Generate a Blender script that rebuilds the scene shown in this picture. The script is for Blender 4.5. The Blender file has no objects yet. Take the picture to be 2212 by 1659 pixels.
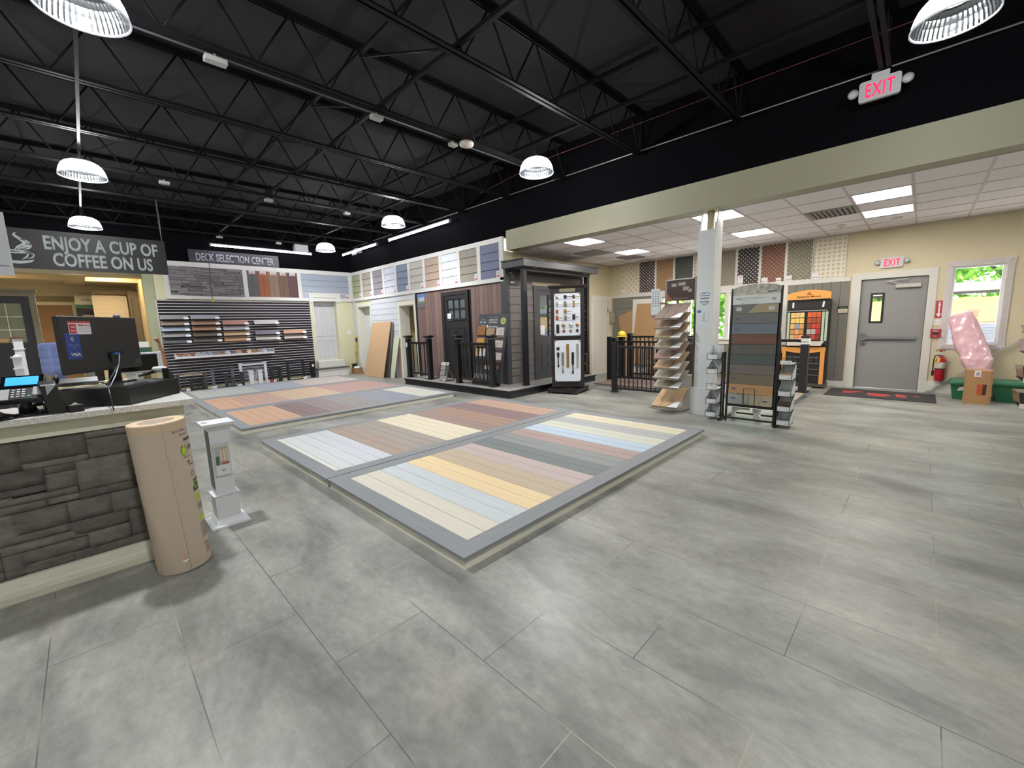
import bpy, math, random
from mathutils import Vector, Matrix
import numpy as np
random.seed(7)
PI = math.pi
scene = bpy.context.scene
COL = scene.collection

# ---------------------------------------------------------------- camera
RIGHT = Vector((0.698506, -0.714909, -0.031525))
DOWN = Vector((-0.123401, -0.076943, -0.989369))
FWD = Vector((0.704884, 0.694971, -0.141966))
cd = bpy.data.cameras.new('camera')
cam = bpy.data.objects.new('camera', cd)
COL.objects.link(cam)
up = -DOWN
back = -FWD
cam.matrix_world = Matrix(((RIGHT.x, up.x, back.x, 0), (RIGHT.y, up.y, back.y, 0), (RIGHT.z, up.z, back.z, 1.5), (0, 0, 0, 1)))
cd.sensor_fit = 'HORIZONTAL'
cd.sensor_width = 36.0
cd.lens = 898.31 / 2212 * 36.0
cd.clip_start = 0.02
cd.clip_end = 300
scene.camera = cam

# ---------------------------------------------------------------- view, sky, sun
scene.view_settings.view_transform = 'Standard'
scene.view_settings.look = 'None'
scene.view_settings.exposure = 0.12
scene.view_settings.gamma = 1.0
scene.view_settings.use_curve_mapping = False
w = bpy.data.worlds.new('sky')
scene.world = w
w.use_nodes = True
nt = w.node_tree
bg = nt.nodes['Background']
skyt = nt.nodes.new('ShaderNodeTexSky')
skyt.sky_type = 'NISHITA'
skyt.sun_disc = False
skyt.sun_elevation = math.radians(52)
skyt.sun_rotation = math.radians(150)
nt.links.new(skyt.outputs['Color'], bg.inputs['Color'])
bg.inputs['Strength'].default_value = 2.0
sd = bpy.data.lights.new('sun', 'SUN')
sd.energy = 28.0
sd.angle = 0.01
sd.color = (1.0, 0.95, 0.86)
sun = bpy.data.objects.new('sun', sd)
COL.objects.link(sun)
sun.rotation_euler = (math.radians(35), math.radians(-12), math.radians(20))
PEND_W = 330.0
PANEL_E = 36.0
TUBE_E = 11.0
cy = scene.cycles
cy.max_bounces = 8
cy.diffuse_bounces = 4
cy.glossy_bounces = 3
cy.transmission_bounces = 6
cy.transparent_max_bounces = 12
cy.sample_clamp_indirect = 6.0
cy.use_denoising = True
cy.caustics_reflective = False
cy.caustics_refractive = False

# ---------------------------------------------------------------- materials
def lin(h):
    if isinstance(h, str):
        h = h.lstrip('#')
        c = [int(h[i:i + 2], 16) / 255 for i in (0, 2, 4)]
    else:
        c = h
    return tuple(x / 12.92 if x <= .04045 else ((x + .055) / 1.055) ** 2.4 for x in c)

MATS = {}
def mat(name, col='#808080', rough=.5, metal=0.0, var=0.0, scale=(8, 8, 8), bump=0.0, emit=None, es=1.0, spec=.5, alpha=None, trans=0.0, detail=4.0, coat=0.0):
    if name in MATS:
        return MATS[name]
    m = bpy.data.materials.new(name)
    m.use_nodes = True
    n = m.node_tree
    b = n.nodes['Principled BSDF']
    c = lin(col)
    b.inputs['Base Color'].default_value = (*c, 1)
    b.inputs['Roughness'].default_value = rough
    b.inputs['Metallic'].default_value = metal
    b.inputs['Specular IOR Level'].default_value = spec
    b.inputs['Transmission Weight'].default_value = trans
    b.inputs['Coat Weight'].default_value = coat
    if alpha is not None:
        b.inputs['Alpha'].default_value = alpha
    if emit:
        b.inputs['Emission Color'].default_value = (*lin(emit), 1)
        b.inputs['Emission Strength'].default_value = es
    if var or bump:
        tc = n.nodes.new('ShaderNodeTexCoord')
        mp = n.nodes.new('ShaderNodeMapping')
        mp.inputs['Scale'].default_value = scale
        no = n.nodes.new('ShaderNodeTexNoise')
        no.inputs['Scale'].default_value = 1.0
        no.inputs['Detail'].default_value = detail
        no.inputs['Roughness'].default_value = .65
        n.links.new(tc.outputs['Object'], mp.inputs['Vector'])
        n.links.new(mp.outputs['Vector'], no.inputs['Vector'])
        if var:
            r = n.nodes.new('ShaderNodeValToRGB')
            r.color_ramp.elements[0].position = .3
            r.color_ramp.elements[1].position = .7
            r.color_ramp.elements[0].color = (*[x * (1 - var) for x in c], 1)
            r.color_ramp.elements[1].color = (*[min(1, x * (1 + var)) for x in c], 1)
            n.links.new(no.outputs['Fac'], r.inputs['Fac'])
            n.links.new(r.outputs['Color'], b.inputs['Base Color'])
        if bump:
            bp = n.nodes.new('ShaderNodeBump')
            bp.inputs['Strength'].default_value = bump
            bp.inputs['Distance'].default_value = .01
            n.links.new(no.outputs['Fac'], bp.inputs['Height'])
            n.links.new(bp.outputs['Normal'], b.inputs['Normal'])
    MATS[name] = m
    return m

def wood(name, col, axis='x', var=.12, rough=.55, bump=.15):
    s = {'x': (1.5, 60, 60), 'y': (60, 1.5, 60), 'z': (60, 60, 1.5)}[axis]
    return mat(name, col, rough, 0, var, s, bump, detail=5)

WHITE = mat('white_paint', '#d9dad6', .45, var=.02, scale=(2, 2, 2))
TRIM = mat('white_trim', '#d3d2cc', .4)
BLACK = mat('black_plastic', '#17171a', .38)
BLACKM = mat('black_painted_metal', '#1b1b1e', .42, metal=0.0)
MATTE = mat('flat_black', '#0e0e10', .8)
CHROME = mat('brushed_metal', '#b8b8b8', .3, metal=1.0)
DGREY = mat('dark_grey', '#3a3a3e', .5)

# ---------------------------------------------------------------- mesh builder
ROOT = {}
class MB:
    N = 0
    def __init__(s):
        s.v = []; s.f = []; s.m = []; s.sm = []
    def add(s, verts, faces, m=0, smooth=False):
        o = len(s.v)
        s.v += [tuple(p) for p in verts]
        for f in faces:
            s.f.append(tuple(i + o for i in f)); s.m.append(m); s.sm.append(smooth)
        return s
    def box(s, x0, x1, y0, y1, z0, z1, m=0):
        x0, x1 = sorted((x0, x1)); y0, y1 = sorted((y0, y1)); z0, z1 = sorted((z0, z1))
        MB.N += 1; e = ((MB.N * 37) % 11) * 4e-5
        if min(x1 - x0, y1 - y0, z1 - z0) > .004: x0 -= e; x1 += e; y0 -= e; y1 += e; z1 += e; z0 -= (0 if abs(z0) < 1e-6 else e)
        v = [(x0, y0, z0), (x1, y0, z0), (x1, y1, z0), (x0, y1, z0), (x0, y0, z1), (x1, y0, z1), (x1, y1, z1), (x0, y1, z1)]
        return s.add(v, [(0, 3, 2, 1), (4, 5, 6, 7), (0, 1, 5, 4), (1, 2, 6, 5), (2, 3, 7, 6), (3, 0, 4, 7)], m)
    def hexa(s, bot, top, m=0):
        """bot, top: four points each, counter-clockwise seen from above"""
        return s.add(list(bot) + list(top), [(3, 2, 1, 0), (4, 5, 6, 7), (0, 1, 5, 4), (1, 2, 6, 5), (2, 3, 7, 6), (3, 0, 4, 7)], m)
    def bar(s, a, b, w, h, m=0, upv=(0, 0, 1)):
        a = Vector(a); b = Vector(b); d = (b - a)
        if d.length < 1e-6: return s
        d.normalize(); u = Vector(upv)
        if abs(d.dot(u)) > .98: u = Vector((1, 0, 0))
        r = d.cross(u).normalized(); u = r.cross(d)
        c = [(-1, -1), (1, -1), (1, 1), (-1, 1)]
        v = [a + r * (i * w / 2) + u * (j * h / 2) for i, j in c] + [b + r * (i * w / 2) + u * (j * h / 2) for i, j in c]
        return s.add(v, [(0, 1, 2, 3), (7, 6, 5, 4), (0, 4, 5, 1), (1, 5, 6, 2), (2, 6, 7, 3), (3, 7, 4, 0)], m)
    def tube(s, pts, r, n=8, m=0, cap=True, smooth=True):
        pts = [Vector(p) for p in pts]
        R = r if isinstance(r, (list, tuple)) else [r] * len(pts)
        V = []; F = []; prev = None
        for i, p in enumerate(pts):
            d = (pts[min(i + 1, len(pts) - 1)] - pts[max(i - 1, 0)]).normalized()
            if prev is None:
                prev = Vector((0, 0, 1)) if abs(d.z) < .9 else Vector((1, 0, 0))
            a = d.cross(prev).normalized(); b = a.cross(d).normalized(); prev = b
            for k in range(n):
                t = 2 * PI * k / n
                V.append(p + a * (math.cos(t) * R[i]) + b * (math.sin(t) * R[i]))
        for i in range(len(pts) - 1):
            for k in range(n):
                F.append((i * n + k, i * n + (k + 1) % n, (i + 1) * n + (k + 1) % n, (i + 1) * n + k))
        if cap:
            F.append(tuple(range(n - 1, -1, -1))); F.append(tuple((len(pts) - 1) * n + k for k in range(n)))
        return s.add(V, F, m, smooth)
    def lathe(s, prof, c=(0, 0, 0), n=24, m=0, smooth=True, axis='z'):
        V = []; F = []
        for r, z in prof:
            for k in range(n):
                t = 2 * PI * k / n
                p = (r * math.cos(t), r * math.sin(t), z)
                if axis == 'y': p = (p[0], p[2], p[1])
                if axis == 'x': p = (p[2], p[0], p[1])
                V.append((c[0] + p[0], c[1] + p[1], c[2] + p[2]))
        for i in range(len(prof) - 1):
            for k in range(n):
                F.append((i * n + k, i * n + (k + 1) % n, (i + 1) * n + (k + 1) % n, (i + 1) * n + k))
        return s.add(V, F, m, smooth)
    def cyl(s, a, b, r, n=16, m=0):
        return s.tube([a, b], r, n, m)
    def prism(s, poly, y0, y1, m=0, plane='xz'):
        """poly: 2-D points; extruded along the third axis from y0 to y1"""
        def P(p, t):
            return {'xz': (p[0], t, p[1]), 'xy': (p[0], p[1], t), 'yz': (t, p[0], p[1])}[plane]
        n = len(poly)
        V = [P(p, y0) for p in poly] + [P(p, y1) for p in poly]
        F = [tuple(range(n)), tuple(range(2 * n - 1, n - 1, -1))] + [(i, i + n, (i + 1) % n + n, (i + 1) % n) for i in range(n)]
        return s.add(V, F, m)
    def build(s, name, mats, parent=None, world=False, bevel=0.0, label=None, loc=None):
        if not isinstance(mats, (list, tuple)): mats = [mats]
        me = bpy.data.meshes.new(name)
        off = ROOT.get(parent.name, (0, 0, 0)) if (parent is not None and world) else (0, 0, 0)
        base = Vector((0, 0, 0))
        if parent is None and loc is not None:
            base = Vector(loc)
        V = [(p[0] - off[0] - base.x, p[1] - off[1] - base.y, p[2] - off[2] - base.z) for p in s.v]
        me.from_pydata(V, [], s.f)
        for x in mats: me.materials.append(x)
        me.polygons.foreach_set('material_index', s.m)
        me.polygons.foreach_set('use_smooth', s.sm)
        me.update()
        import bmesh
        b = bmesh.new(); b.from_mesh(me); bmesh.ops.recalc_face_normals(b, faces=b.faces); b.to_mesh(me); b.free()
        o = bpy.data.objects.new(name, me)
        COL.objects.link(o)
        if parent is not None:
            o.parent = parent
            ROOT[o.name] = ROOT.get(parent.name, (0, 0, 0))
        else:
            o.location = base
            ROOT[o.name] = tuple(base)
        if bevel:
            md = o.modifiers.new('bevel', 'BEVEL'); md.width = bevel; md.segments = 2; md.limit_method = 'ANGLE'
        if label: o['label'] = label
        return o

def thing(name, label, cat, loc=(0, 0, 0), rz=0.0, group=None, rot=None):
    o = bpy.data.objects.new(name, None)
    o.empty_display_size = .1
    COL.objects.link(o)
    o.location = loc
    o.rotation_euler = rot if rot else (0, 0, rz)
    o['label'] = label; o['category'] = cat
    if group: o['group'] = group
    ROOT[o.name] = tuple(loc)
    return o
def tag(o, label, cat, group=None, kind=None):
    if label: o['label'] = label
    if cat: o['category'] = cat
    if group: o['group'] = group
    if kind: o['kind'] = kind
    return o
def struct(name, mb, mats, parent=None, bevel=0.0, world=True):
    o = mb.build(name, mats, parent, world=world, bevel=bevel)
    if parent is None: o['kind'] = 'structure'
    return o
def B(*a):
    return MB().box(*a)
def kids(o):
    return [c for c in bpy.data.objects if c.parent == o]
def dup(root, loc, rz=None, label=None, group=None, rot=None):
    r = root.copy(); COL.objects.link(r); r.location = loc
    if rz is not None: r.rotation_euler = (0, 0, rz)
    if rot is not None: r.rotation_euler = rot
    if label: r['label'] = label
    if group: r['group'] = group
    for ch in kids(root):
        c = ch.copy(); COL.objects.link(c); c.parent = r
        for g in kids(ch):
            d = g.copy(); COL.objects.link(d); d.parent = c
    return r

def text(s, size, pos, parent, m, name='lettering', width=None, rot=None, align='CENTER', bold=0.0, depth=.0012, world=False, facing='-y', space=1.0):
    """Writing as a thin mesh that stands upright and reads from the -y side (or -x side)."""
    cu = bpy.data.curves.new('t', 'FONT')
    cu.body = s; cu.size = 1.0; cu.align_x = align; cu.align_y = 'BOTTOM_BASELINE'
    cu.extrude = 0.0; cu.offset = bold; cu.resolution_u = 3; cu.space_character = space
    to = bpy.data.objects.new('t', cu)
    COL.objects.link(to)
    bpy.context.view_layer.update()
    me = bpy.data.meshes.new_from_object(to)
    bpy.data.objects.remove(to)
    bpy.data.curves.remove(cu)
    co = np.empty(len(me.vertices) * 3); me.vertices.foreach_get('co', co); co = co.reshape(-1, 3)
    h = size / .72
    sx = h
    if width:
        wd = co[:, 0].max() - co[:, 0].min()
        sx = width / wd
    X = co[:, 0] * sx; Z = co[:, 1] * h
    off = ROOT.get(parent.name, (0, 0, 0)) if world else (0, 0, 0)
    if facing == '-y':
        P = np.stack([X + pos[0] - off[0], np.zeros_like(X) + pos[1] - off[1], Z + pos[2] - off[2]], 1)
    elif facing == '-x':
        P = np.stack([np.zeros_like(X) + pos[0] - off[0], -X + pos[1] - off[1], Z + pos[2] - off[2]], 1)
    elif facing == 'z':
        P = np.stack([X + pos[0] - off[0], Z + pos[1] - off[1], np.zeros_like(X) + pos[2] - off[2]], 1)
    me.vertices.foreach_set('co', P.ravel()); me.update()
    me.materials.clear(); me.materials.append(m)
    o = bpy.data.objects.new(name, me); COL.objects.link(o); o.parent = parent
    ROOT[o.name] = ROOT.get(parent.name, (0, 0, 0))
    md = o.modifiers.new('solid', 'SOLIDIFY'); md.thickness = depth; md.offset = 0
    return o

# ================================================================ THE ROOM
XW, XE, YB, YF = 6.6, 10.88, 6.6, 14.1      # main right wall / east wall / back wall of the side bay / far wall
XL, YR = -6.0, -6.0
ZR, ZS = 4.74, 3.085                        # roof deck, suspended ceiling

# floor: rectangular vinyl tiles, long side along y, half-offset
def floor_material():
    m = bpy.data.materials.new('grey_stone_tile'); m.use_nodes = True
    n = m.node_tree; b = n.nodes['Principled BSDF']; L = n.links.new
    tc = n.nodes.new('ShaderNodeTexCoord')
    sep = n.nodes.new('ShaderNodeSeparateXYZ'); L(tc.outputs['Object'], sep.inputs[0])
    comb = n.nodes.new('ShaderNodeCombineXYZ')
    ax = n.nodes.new('ShaderNodeMath'); ax.operation = 'ADD'; ax.inputs[1].default_value = -0.155 + 0.4625 * 60
    ay = n.nodes.new('ShaderNodeMath'); ay.operation = 'ADD'; ay.inputs[1].default_value = -1.79 + 0.975 * 40
    L(sep.outputs['X'], ax.inputs[0]); L(sep.outputs['Y'], ay.inputs[0])
    L(ay.outputs[0], comb.inputs['X']); L(ax.outputs[0], comb.inputs['Y'])
    br = n.nodes.new('ShaderNodeTexBrick')
    br.offset = .5; br.offset_frequency = 2
    br.inputs['Scale'].default_value = 1.0
    br.inputs['Mortar Size'].default_value = .0026
    br.inputs['Mortar Smooth'].default_value = .3
    br.inputs['Brick Width'].default_value = .975
    br.inputs['Row Height'].default_value = .4625
    br.inputs['Bias'].default_value = 0
    br.inputs['Color1'].default_value = (.35, .35, .35, 1)
    br.inputs['Color2'].default_value = (.65, .65, .65, 1)
    br.inputs['Mortar'].default_value = (.5, .5, .5, 1)
    L(comb.outputs[0], br.inputs['Vector'])
    def noise(sc, det, rough=.6, dist=0.0):
        mp = n.nodes.new('ShaderNodeMapping'); mp.inputs['Scale'].default_value = sc
        L(tc.outputs['Object'], mp.inputs['Vector'])
        no = n.nodes.new('ShaderNodeTexNoise'); no.inputs['Scale'].default_value = 1; no.inputs['Detail'].default_value = det
        no.inputs['Roughness'].default_value = rough; no.inputs['Distortion'].default_value = dist
        L(mp.outputs[0], no.inputs['Vector']); return no
    big = noise((2.2, .8, 1), 5, .6, .4)
    fine = noise((26, 14, 1), 6, .75)
    patch = noise((1.3, .55, 1), 4, .62, .6)
    r1 = n.nodes.new('ShaderNodeValToRGB')
    e = r1.color_ramp.elements
    e[0].position = .32; e[0].color = (*lin('#61625f'), 1)
    e[1].position = .68; e[1].color = (*lin('#969790'), 1)
    L(big.outputs['Fac'], r1.inputs['Fac'])
    r2 = n.nodes.new('ShaderNodeValToRGB'); e = r2.color_ramp.elements
    e[0].position = .5; e[0].color = (0, 0, 0, 1); e[1].position = .72; e[1].color = (1, 1, 1, 1)
    L(patch.outputs['Fac'], r2.inputs['Fac'])
    mx = n.nodes.new('ShaderNodeMix'); mx.data_type = 'RGBA'
    ml = n.nodes.new('ShaderNodeMath'); ml.operation = 'MULTIPLY'; ml.inputs[1].default_value = .7
    L(r2.outputs['Color'], ml.inputs[0]); L(ml.outputs[0], mx.inputs['Factor'])
    L(r1.outputs['Color'], mx.inputs['A']); mx.inputs['B'].default_value = (*lin('#98958a'), 1)
    # fine grain and per-tile shift
    def mulmix(src, fac_src, lo, hi):
        rr = n.nodes.new('ShaderNodeMapRange'); rr.inputs['From Min'].default_value = .25; rr.inputs['From Max'].default_value = .75
        rr.inputs['To Min'].default_value = lo; rr.inputs['To Max'].default_value = hi
        L(fac_src, rr.inputs['Value'])
        q = n.nodes.new('ShaderNodeVectorMath'); q.operation = 'SCALE'
        L(src, q.inputs[0]); L(rr.outputs[0], q.inputs['Scale']); return q.outputs[0]
    c = mulmix(mx.outputs['Result'], fine.outputs['Fac'], .80, 1.20)
    mid = noise((7, 5, 1), 8, .7, .3)
    c = mulmix(c, mid.outputs['Fac'], .84, 1.16)
    c = mulmix(c, br.outputs['Color'], .93, 1.08)
    mo = n.nodes.new('ShaderNodeMix'); mo.data_type = 'RGBA'
    wn = noise((1.1, 1.1, 1), 2)
    wr = n.nodes.new('ShaderNodeValToRGB'); wr.color_ramp.elements[0].position = .48; wr.color_ramp.elements[1].position = .56
    wr.color_ramp.elements[0].color = (*lin('#4b4b4b'), 1); wr.color_ramp.elements[1].color = (*lin('#98937f'), 1)
    L(wn.outputs['Fac'], wr.inputs['Fac'])
    mf = n.nodes.new('ShaderNodeMath'); mf.operation = 'MULTIPLY'; mf.inputs[1].default_value = .9
    L(br.outputs['Fac'], mf.inputs[0]); L(mf.outputs[0], mo.inputs['Factor']); L(c, mo.inputs['A']); L(wr.outputs['Color'], mo.inputs['B'])
    L(mo.outputs['Result'], b.inputs['Base Color'])
    rg = n.nodes.new('ShaderNodeMapRange'); rg.inputs['From Min'].default_value = .3; rg.inputs['From Max'].default_value = .7
    rg.inputs['To Min'].default_value = .30; rg.inputs['To Max'].default_value = .5
    L(patch.outputs['Fac'], rg.inputs['Value']); L(rg.outputs[0], b.inputs['Roughness'])
    bp = n.nodes.new('ShaderNodeBump'); bp.inputs['Strength'].default_value = .12; bp.inputs['Distance'].default_value = .004
    L(fine.outputs['Fac'], bp.inputs['Height']); L(bp.outputs['Normal'], b.inputs['Normal'])
    b.inputs['Specular IOR Level'].default_value = .4
    return m
struct('floor', B(XL, XE + .2, YR, 20, -.1, 0), floor_material())

ROOF = mat('black_roof_deck', '#19171a', .9, var=.12, scale=(3, 3, 3))
BLKWALL = mat('black_wall_paint', '#0c0b0f', .9, var=.1, scale=(2, 2, 2), spec=.05)
TAN = mat('tan_wall_paint', '#cdc3a6', .6, var=.03, scale=(1.5, 1.5, 1.5), bump=.03)
CREAM = mat('cream_wall_paint', '#d6d2b0', .55)
SAGE = mat('sage_wall_paint', '#a2a58a', .6)
HDR = mat('olive_beige_header_paint', '#a3a18b', .55, var=.03, scale=(1, 1, 1))
ACOU = mat('acoustic_tile', '#f8f3f7', .85, var=.035, scale=(180, 180, 180), bump=.15)
SHIP = mat('white_shiplap', '#cbcfd8', .5)

deck = MB().box(XL, XW + .15, YR, YF + .2, ZR, ZR + .1)
struct('ceiling', deck, ROOF)
sb = MB().box(XW + .25, XE, YR, YB, ZS, ZS + .05)
struct('ceiling_side', sb, ACOU)
# T-bars of the suspended ceiling
g = MB()
gx = [6.86 + .668 * i for i in range(6)]
gy = [-.42 + .638 * i for i in range(-9, 11)]
for x in gx: g.box(x - .012, x + .012, YR, YB - .01, ZS - .006, ZS)
for y in gy: g.box(XW + .25, XE - .01, y - .012, y + .012, ZS - .007, ZS)
g.box(XE - .025, XE - .002, YR, YB, ZS - .012, ZS); g.box(XW + .25, XW + .275, YR, YB, ZS - .012, ZS)
g.box(XW + .25, XE, YB - .025, YB - .002, ZS - .012, ZS)
struct('trim_1', g, mat('t_bar', '#cfc9cc', .5))

# main right wall (x = XW): two door openings in its far stretch
T = .30
def wall_x(mb, x0, x1, y0, y1, z0, z1, holes, m=0):
    """wall slab with rectangular holes (y0,y1,z0,z1)"""
    ys = sorted({y0, y1, *[h[0] for h in holes], *[h[1] for h in holes]})
    zs = sorted({z0, z1, *[h[2] for h in holes], *[h[3] for h in holes]})
    for i in range(len(ys) - 1):
        for j in range(len(zs) - 1):
            cy_, cz_ = (ys[i] + ys[i + 1]) / 2, (zs[j] + zs[j + 1]) / 2
            if cy_ < y0 or cy_ > y1 or cz_ < z0 or cz_ > z1: continue
            if any(h[0] < cy_ < h[1] and h[2] < cz_ < h[3] for h in holes): continue
            mb.box(x0, x1, ys[i], ys[i + 1], zs[j], zs[j + 1], m)
    return mb
D1 = (12.86, 13.72, 0, 2.235); D2 = (10.28, 11.05, 0, 2.14)
wr_ = MB()
wall_x(wr_, XW, XW + T, YB + .12, YF, 0, 3.38, [D1, D2])
wr_.box(XW, XW + T, YB, YB + .12, 0, 3.085)
struct('wall_right', wr_, CREAM)
up_ = MB().box(XW, XW + .2, YR, YF, 3.49, ZR).box(XW, XW + .2, YB + .0, YF, 3.38, 3.49)
struct('wall_right_upper', up_, BLKWALL)
hd = MB().box(XW - .005, XW + .25, YR, 6.545, ZS - .005, 3.49)
struct('trim_2', hd, HDR)
# white shiplap cladding on the far stretch
sh = MB()
z = 0.0
while z < 2.44:
    z1 = min(z + .172, 2.44)
    segs = [(10.16, YF - .02)]
    for dy0, dy1, _, dz in (D1, D2):
        if z < dz + .1:
            new = []
            for a, b_ in segs:
                if dy0 - .1 > a: new.append((a, min(b_, dy0 - .1)))
                if dy1 + .1 < b_: new.append((max(a, dy1 + .1), b_))
                if dy1 + .1 <= a or dy0 - .1 >= b_: new.append((a, b_))
            segs = sorted(set(new))
    for a, b_ in segs:
        if b_ - a > .02: sh.box(XW - .016, XW, a, b_, z + .004, z1 - .003)
    z += .175
struct('trim_3', sh, SHIP)
# casings round both openings, white jambs
cs = MB()
for a, b_, _, zt in (D1, D2):
    for y in (a - .1, b_): cs.box(XW - .022, XW, y, y + .1, 0, zt + .1)
    cs.box(XW - .022, XW, a, b_, zt, zt + .1)
    cs.box(XW + .0, XW + T, a - .005, a + .02, 0, zt); cs.box(XW, XW + T, b_ - .02, b_ + .005, 0, zt); cs.box(XW, XW + T, a, b_, zt - .02, zt + .005)
struct('trim_4', cs, mat('jamb_white', '#dcdccf', .45))
# behind the openings: closed white door and a small cream closet
dr = MB().box(XW + .24, XW + .28, D1[0] + .02, D1[1] - .02, .01, D1[3] - .02)
for zz in ((.15, 1.0), (1.12, 2.05)):
    for yy in ((D1[0] + .12, D1[0] + .38), (D1[1] - .38, D1[1] - .12)):
        dr.box(XW + .232, XW + .24, yy[0], yy[1], zz[0], zz[1])
d1o = struct('door_1', dr, mat('white_door', '#d5d8da', .4))
MB().box(XW + .234, XW + .24, D1[0] + .1, D1[0] + .15, 1.35, 1.9).build('window_slot', mat('dark_glass', '#3c4046', .08), d1o, world=True)
MB().lathe([(.0, 0), (.02, .0), (.022, .03), (.014, .05), (0, .06)], (XW + .235, D1[1] - .08, 1.0), 12, axis='x').build('door_handle', CHROME, d1o, world=True)
cl = MB()
cl.box(XW + 1.5, XW + 1.55, 9.9, 11.5, 0, 2.44)
cl.box(XW + T, XW + 1.5, 9.9, 9.95, 0, 2.44); cl.box(XW + T, XW + 1.5, 11.45, 11.5, 0, 2.44); cl.box(XW + T, XW + 1.55, 9.9, 11.5, 2.44, 2.5)
for yy in (10.1, 10.35, 10.6, 10.85, 11.1): cl.box(XW + 1.49, XW + 1.5, yy, yy + .012, 0, 2.44, 1)
struct('wall_closet', cl, [mat('closet_cream', '#dccfa4', .6), mat('closet_groove', '#9c916c', .7)])
d2 = MB().box(XW + .32, XW + .95, 10.36, 10.40, .01, 2.1)
d2o = struct('door_2', d2, mat('closet_door_edge', '#ddd9cc', .4))
MB().box(XW + .31, XW + .33, 10.33, 10.35, 1.7, 1.85).box(XW + .31, XW + .33, 10.33, 10.35, .3, .45).build('hinge', mat('brass', '#b5903c', .3, metal=1), d2o, world=True)

# back wall of the side bay (y = YB) with a white two-panel door
DB = (9.97, 10.79, 0, 2.12)
wb = MB()
for x0, x1, z0, z1 in ((XW, DB[0], 0, ZS), (DB[1], XE, 0, ZS), (DB[0], DB[1], DB[3], ZS)): wb.box(x0, x1, YB, YB + .15, z0, z1)
struct('wall_back', wb, TAN)
dd = MB().box(DB[0] + .01, DB[1] - .01, YB + .02, YB + .06, .01, DB[3] - .01)
for z0, z1 in ((.15, 1.0), (1.12, 1.98)):
    x0, x1 = DB[0] + .11, DB[1] - .11
    dd.box(x0, x1, YB + .012, YB + .02, z0, z0 + .015); dd.box(x0, x1, YB + .012, YB + .02, z1 - .015, z1)
    dd.box(x0, x0 + .015, YB + .012, YB + .02, z0, z1); dd.box(x1 - .015, x1, YB + .012, YB + .02, z0, z1)
do3 = struct('door_3', dd, mat('white_panel_door', '#dedad2', .45))
MB().box(DB[1] - .015, DB[1] + .01, YB - .006, YB + .012, 1.75, 1.87).box(DB[1] - .015, DB[1] + .01, YB - .006, YB + .012, .3, .42).build('hinge', DGREY, do3, world=True)
ct = MB()
ct.box(DB[0] - .09, DB[0], YB - .02, YB, 0, DB[3] + .09); ct.box(DB[1], DB[1] + .085, YB - .02, YB, 0, DB[3] + .09)
ct.box(DB[0], DB[1], YB - .02, YB, DB[3], DB[3] + .09)
ct.box(DB[0] - .1, DB[1] + .088, YB - .032, YB, DB[3] + .075, DB[3] + .1)
struct('trim_5', ct, mat('door_casing_white', '#dcd8d0', .45))

# east wall (x = XE): windows, exit door
W1 = (4.42, 5.02, .99, 2.09); W2 = (3.42, 4.30, .99, 2.09); W3 = (2.42, 3.34, .99, 2.09)
W4 = (-.93, -.315, .90, 2.26); W5 = (-3.6, -2.4, .9, 2.26)  # W5: unseen window, kept to brighten the bay ceiling
DE = (-.02, .93, 0, 2.15)
we = MB()
wall_x(we, XE, XE + .16, YR, YB + .15, 0, ZS + .05, [W1, W2, W3, W4, W5, DE])
struct('wall_east', we, TAN)
GLASS = bpy.data.materials.new('window_glass'); GLASS.use_nodes = True
gn = GLASS.node_tree; gn.nodes.remove(gn.nodes['Principled BSDF'])
tr = gn.nodes.new('ShaderNodeBsdfTransparent'); gl = gn.nodes.new('ShaderNodeBsdfGlossy'); gl.inputs['Roughness'].default_value = .02
mxs = gn.nodes.new('ShaderNodeMixShader'); mxs.inputs[0].default_value = .06
gn.links.new(tr.outputs[0], mxs.inputs[1]); gn.links.new(gl.outputs[0], mxs.inputs[2])
gn.links.new(mxs.outputs[0], gn.nodes['Material Output'].inputs['Surface'])
VINYL = mat('white_vinyl', '#dfe3ea', .35)
def window(i, w_, fr=.035):
    a, b_, z0, z1 = w_
    f = MB()
    f.box(XE + .04, XE + .10, a, a + fr, z0, z1).box(XE + .04, XE + .10, b_ - fr, b_, z0, z1)
    f.box(XE + .04, XE + .10, a, b_, z0, z0 + fr).box(XE + .04, XE + .10, a, b_, z1 - fr, z1)
    o = f.build('window_%d' % i, VINYL, None, loc=(XE + .07, (a + b_) / 2, z0)); o['kind'] = 'structure'
    MB().box(XE + .068, XE + .072, a + fr, b_ - fr, z0 + fr, z1 - fr).build('pane', GLASS, o, world=True)
    return o
for i, w_ in enumerate((W1, W2, W3, W4, W5)): window(i + 1, w_)
# casings of the window bank
wc = MB()
yb = [5.10, 5.02, 4.42, 4.30, 3.42, 3.34, 2.42, 2.17]
for a, b_ in ((5.02, 5.12), (4.30, 4.42), (3.34, 3.42), (2.16, 2.42)): wc.box(XE - .022, XE, a, b_, .86, 2.16)
wc.box(XE - .024, XE, 2.16, 5.12, 2.09, 2.2); wc.box(XE - .03, XE, 2.1, 5.14, .86, .99); wc.box(XE - .06, XE, 2.1, 5.14, .965, .99)
wc.box(XE - .022, XE, 1.1, 6.5, 2.15, 2.225)
struct('trim_6', wc, TRIM)
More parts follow.
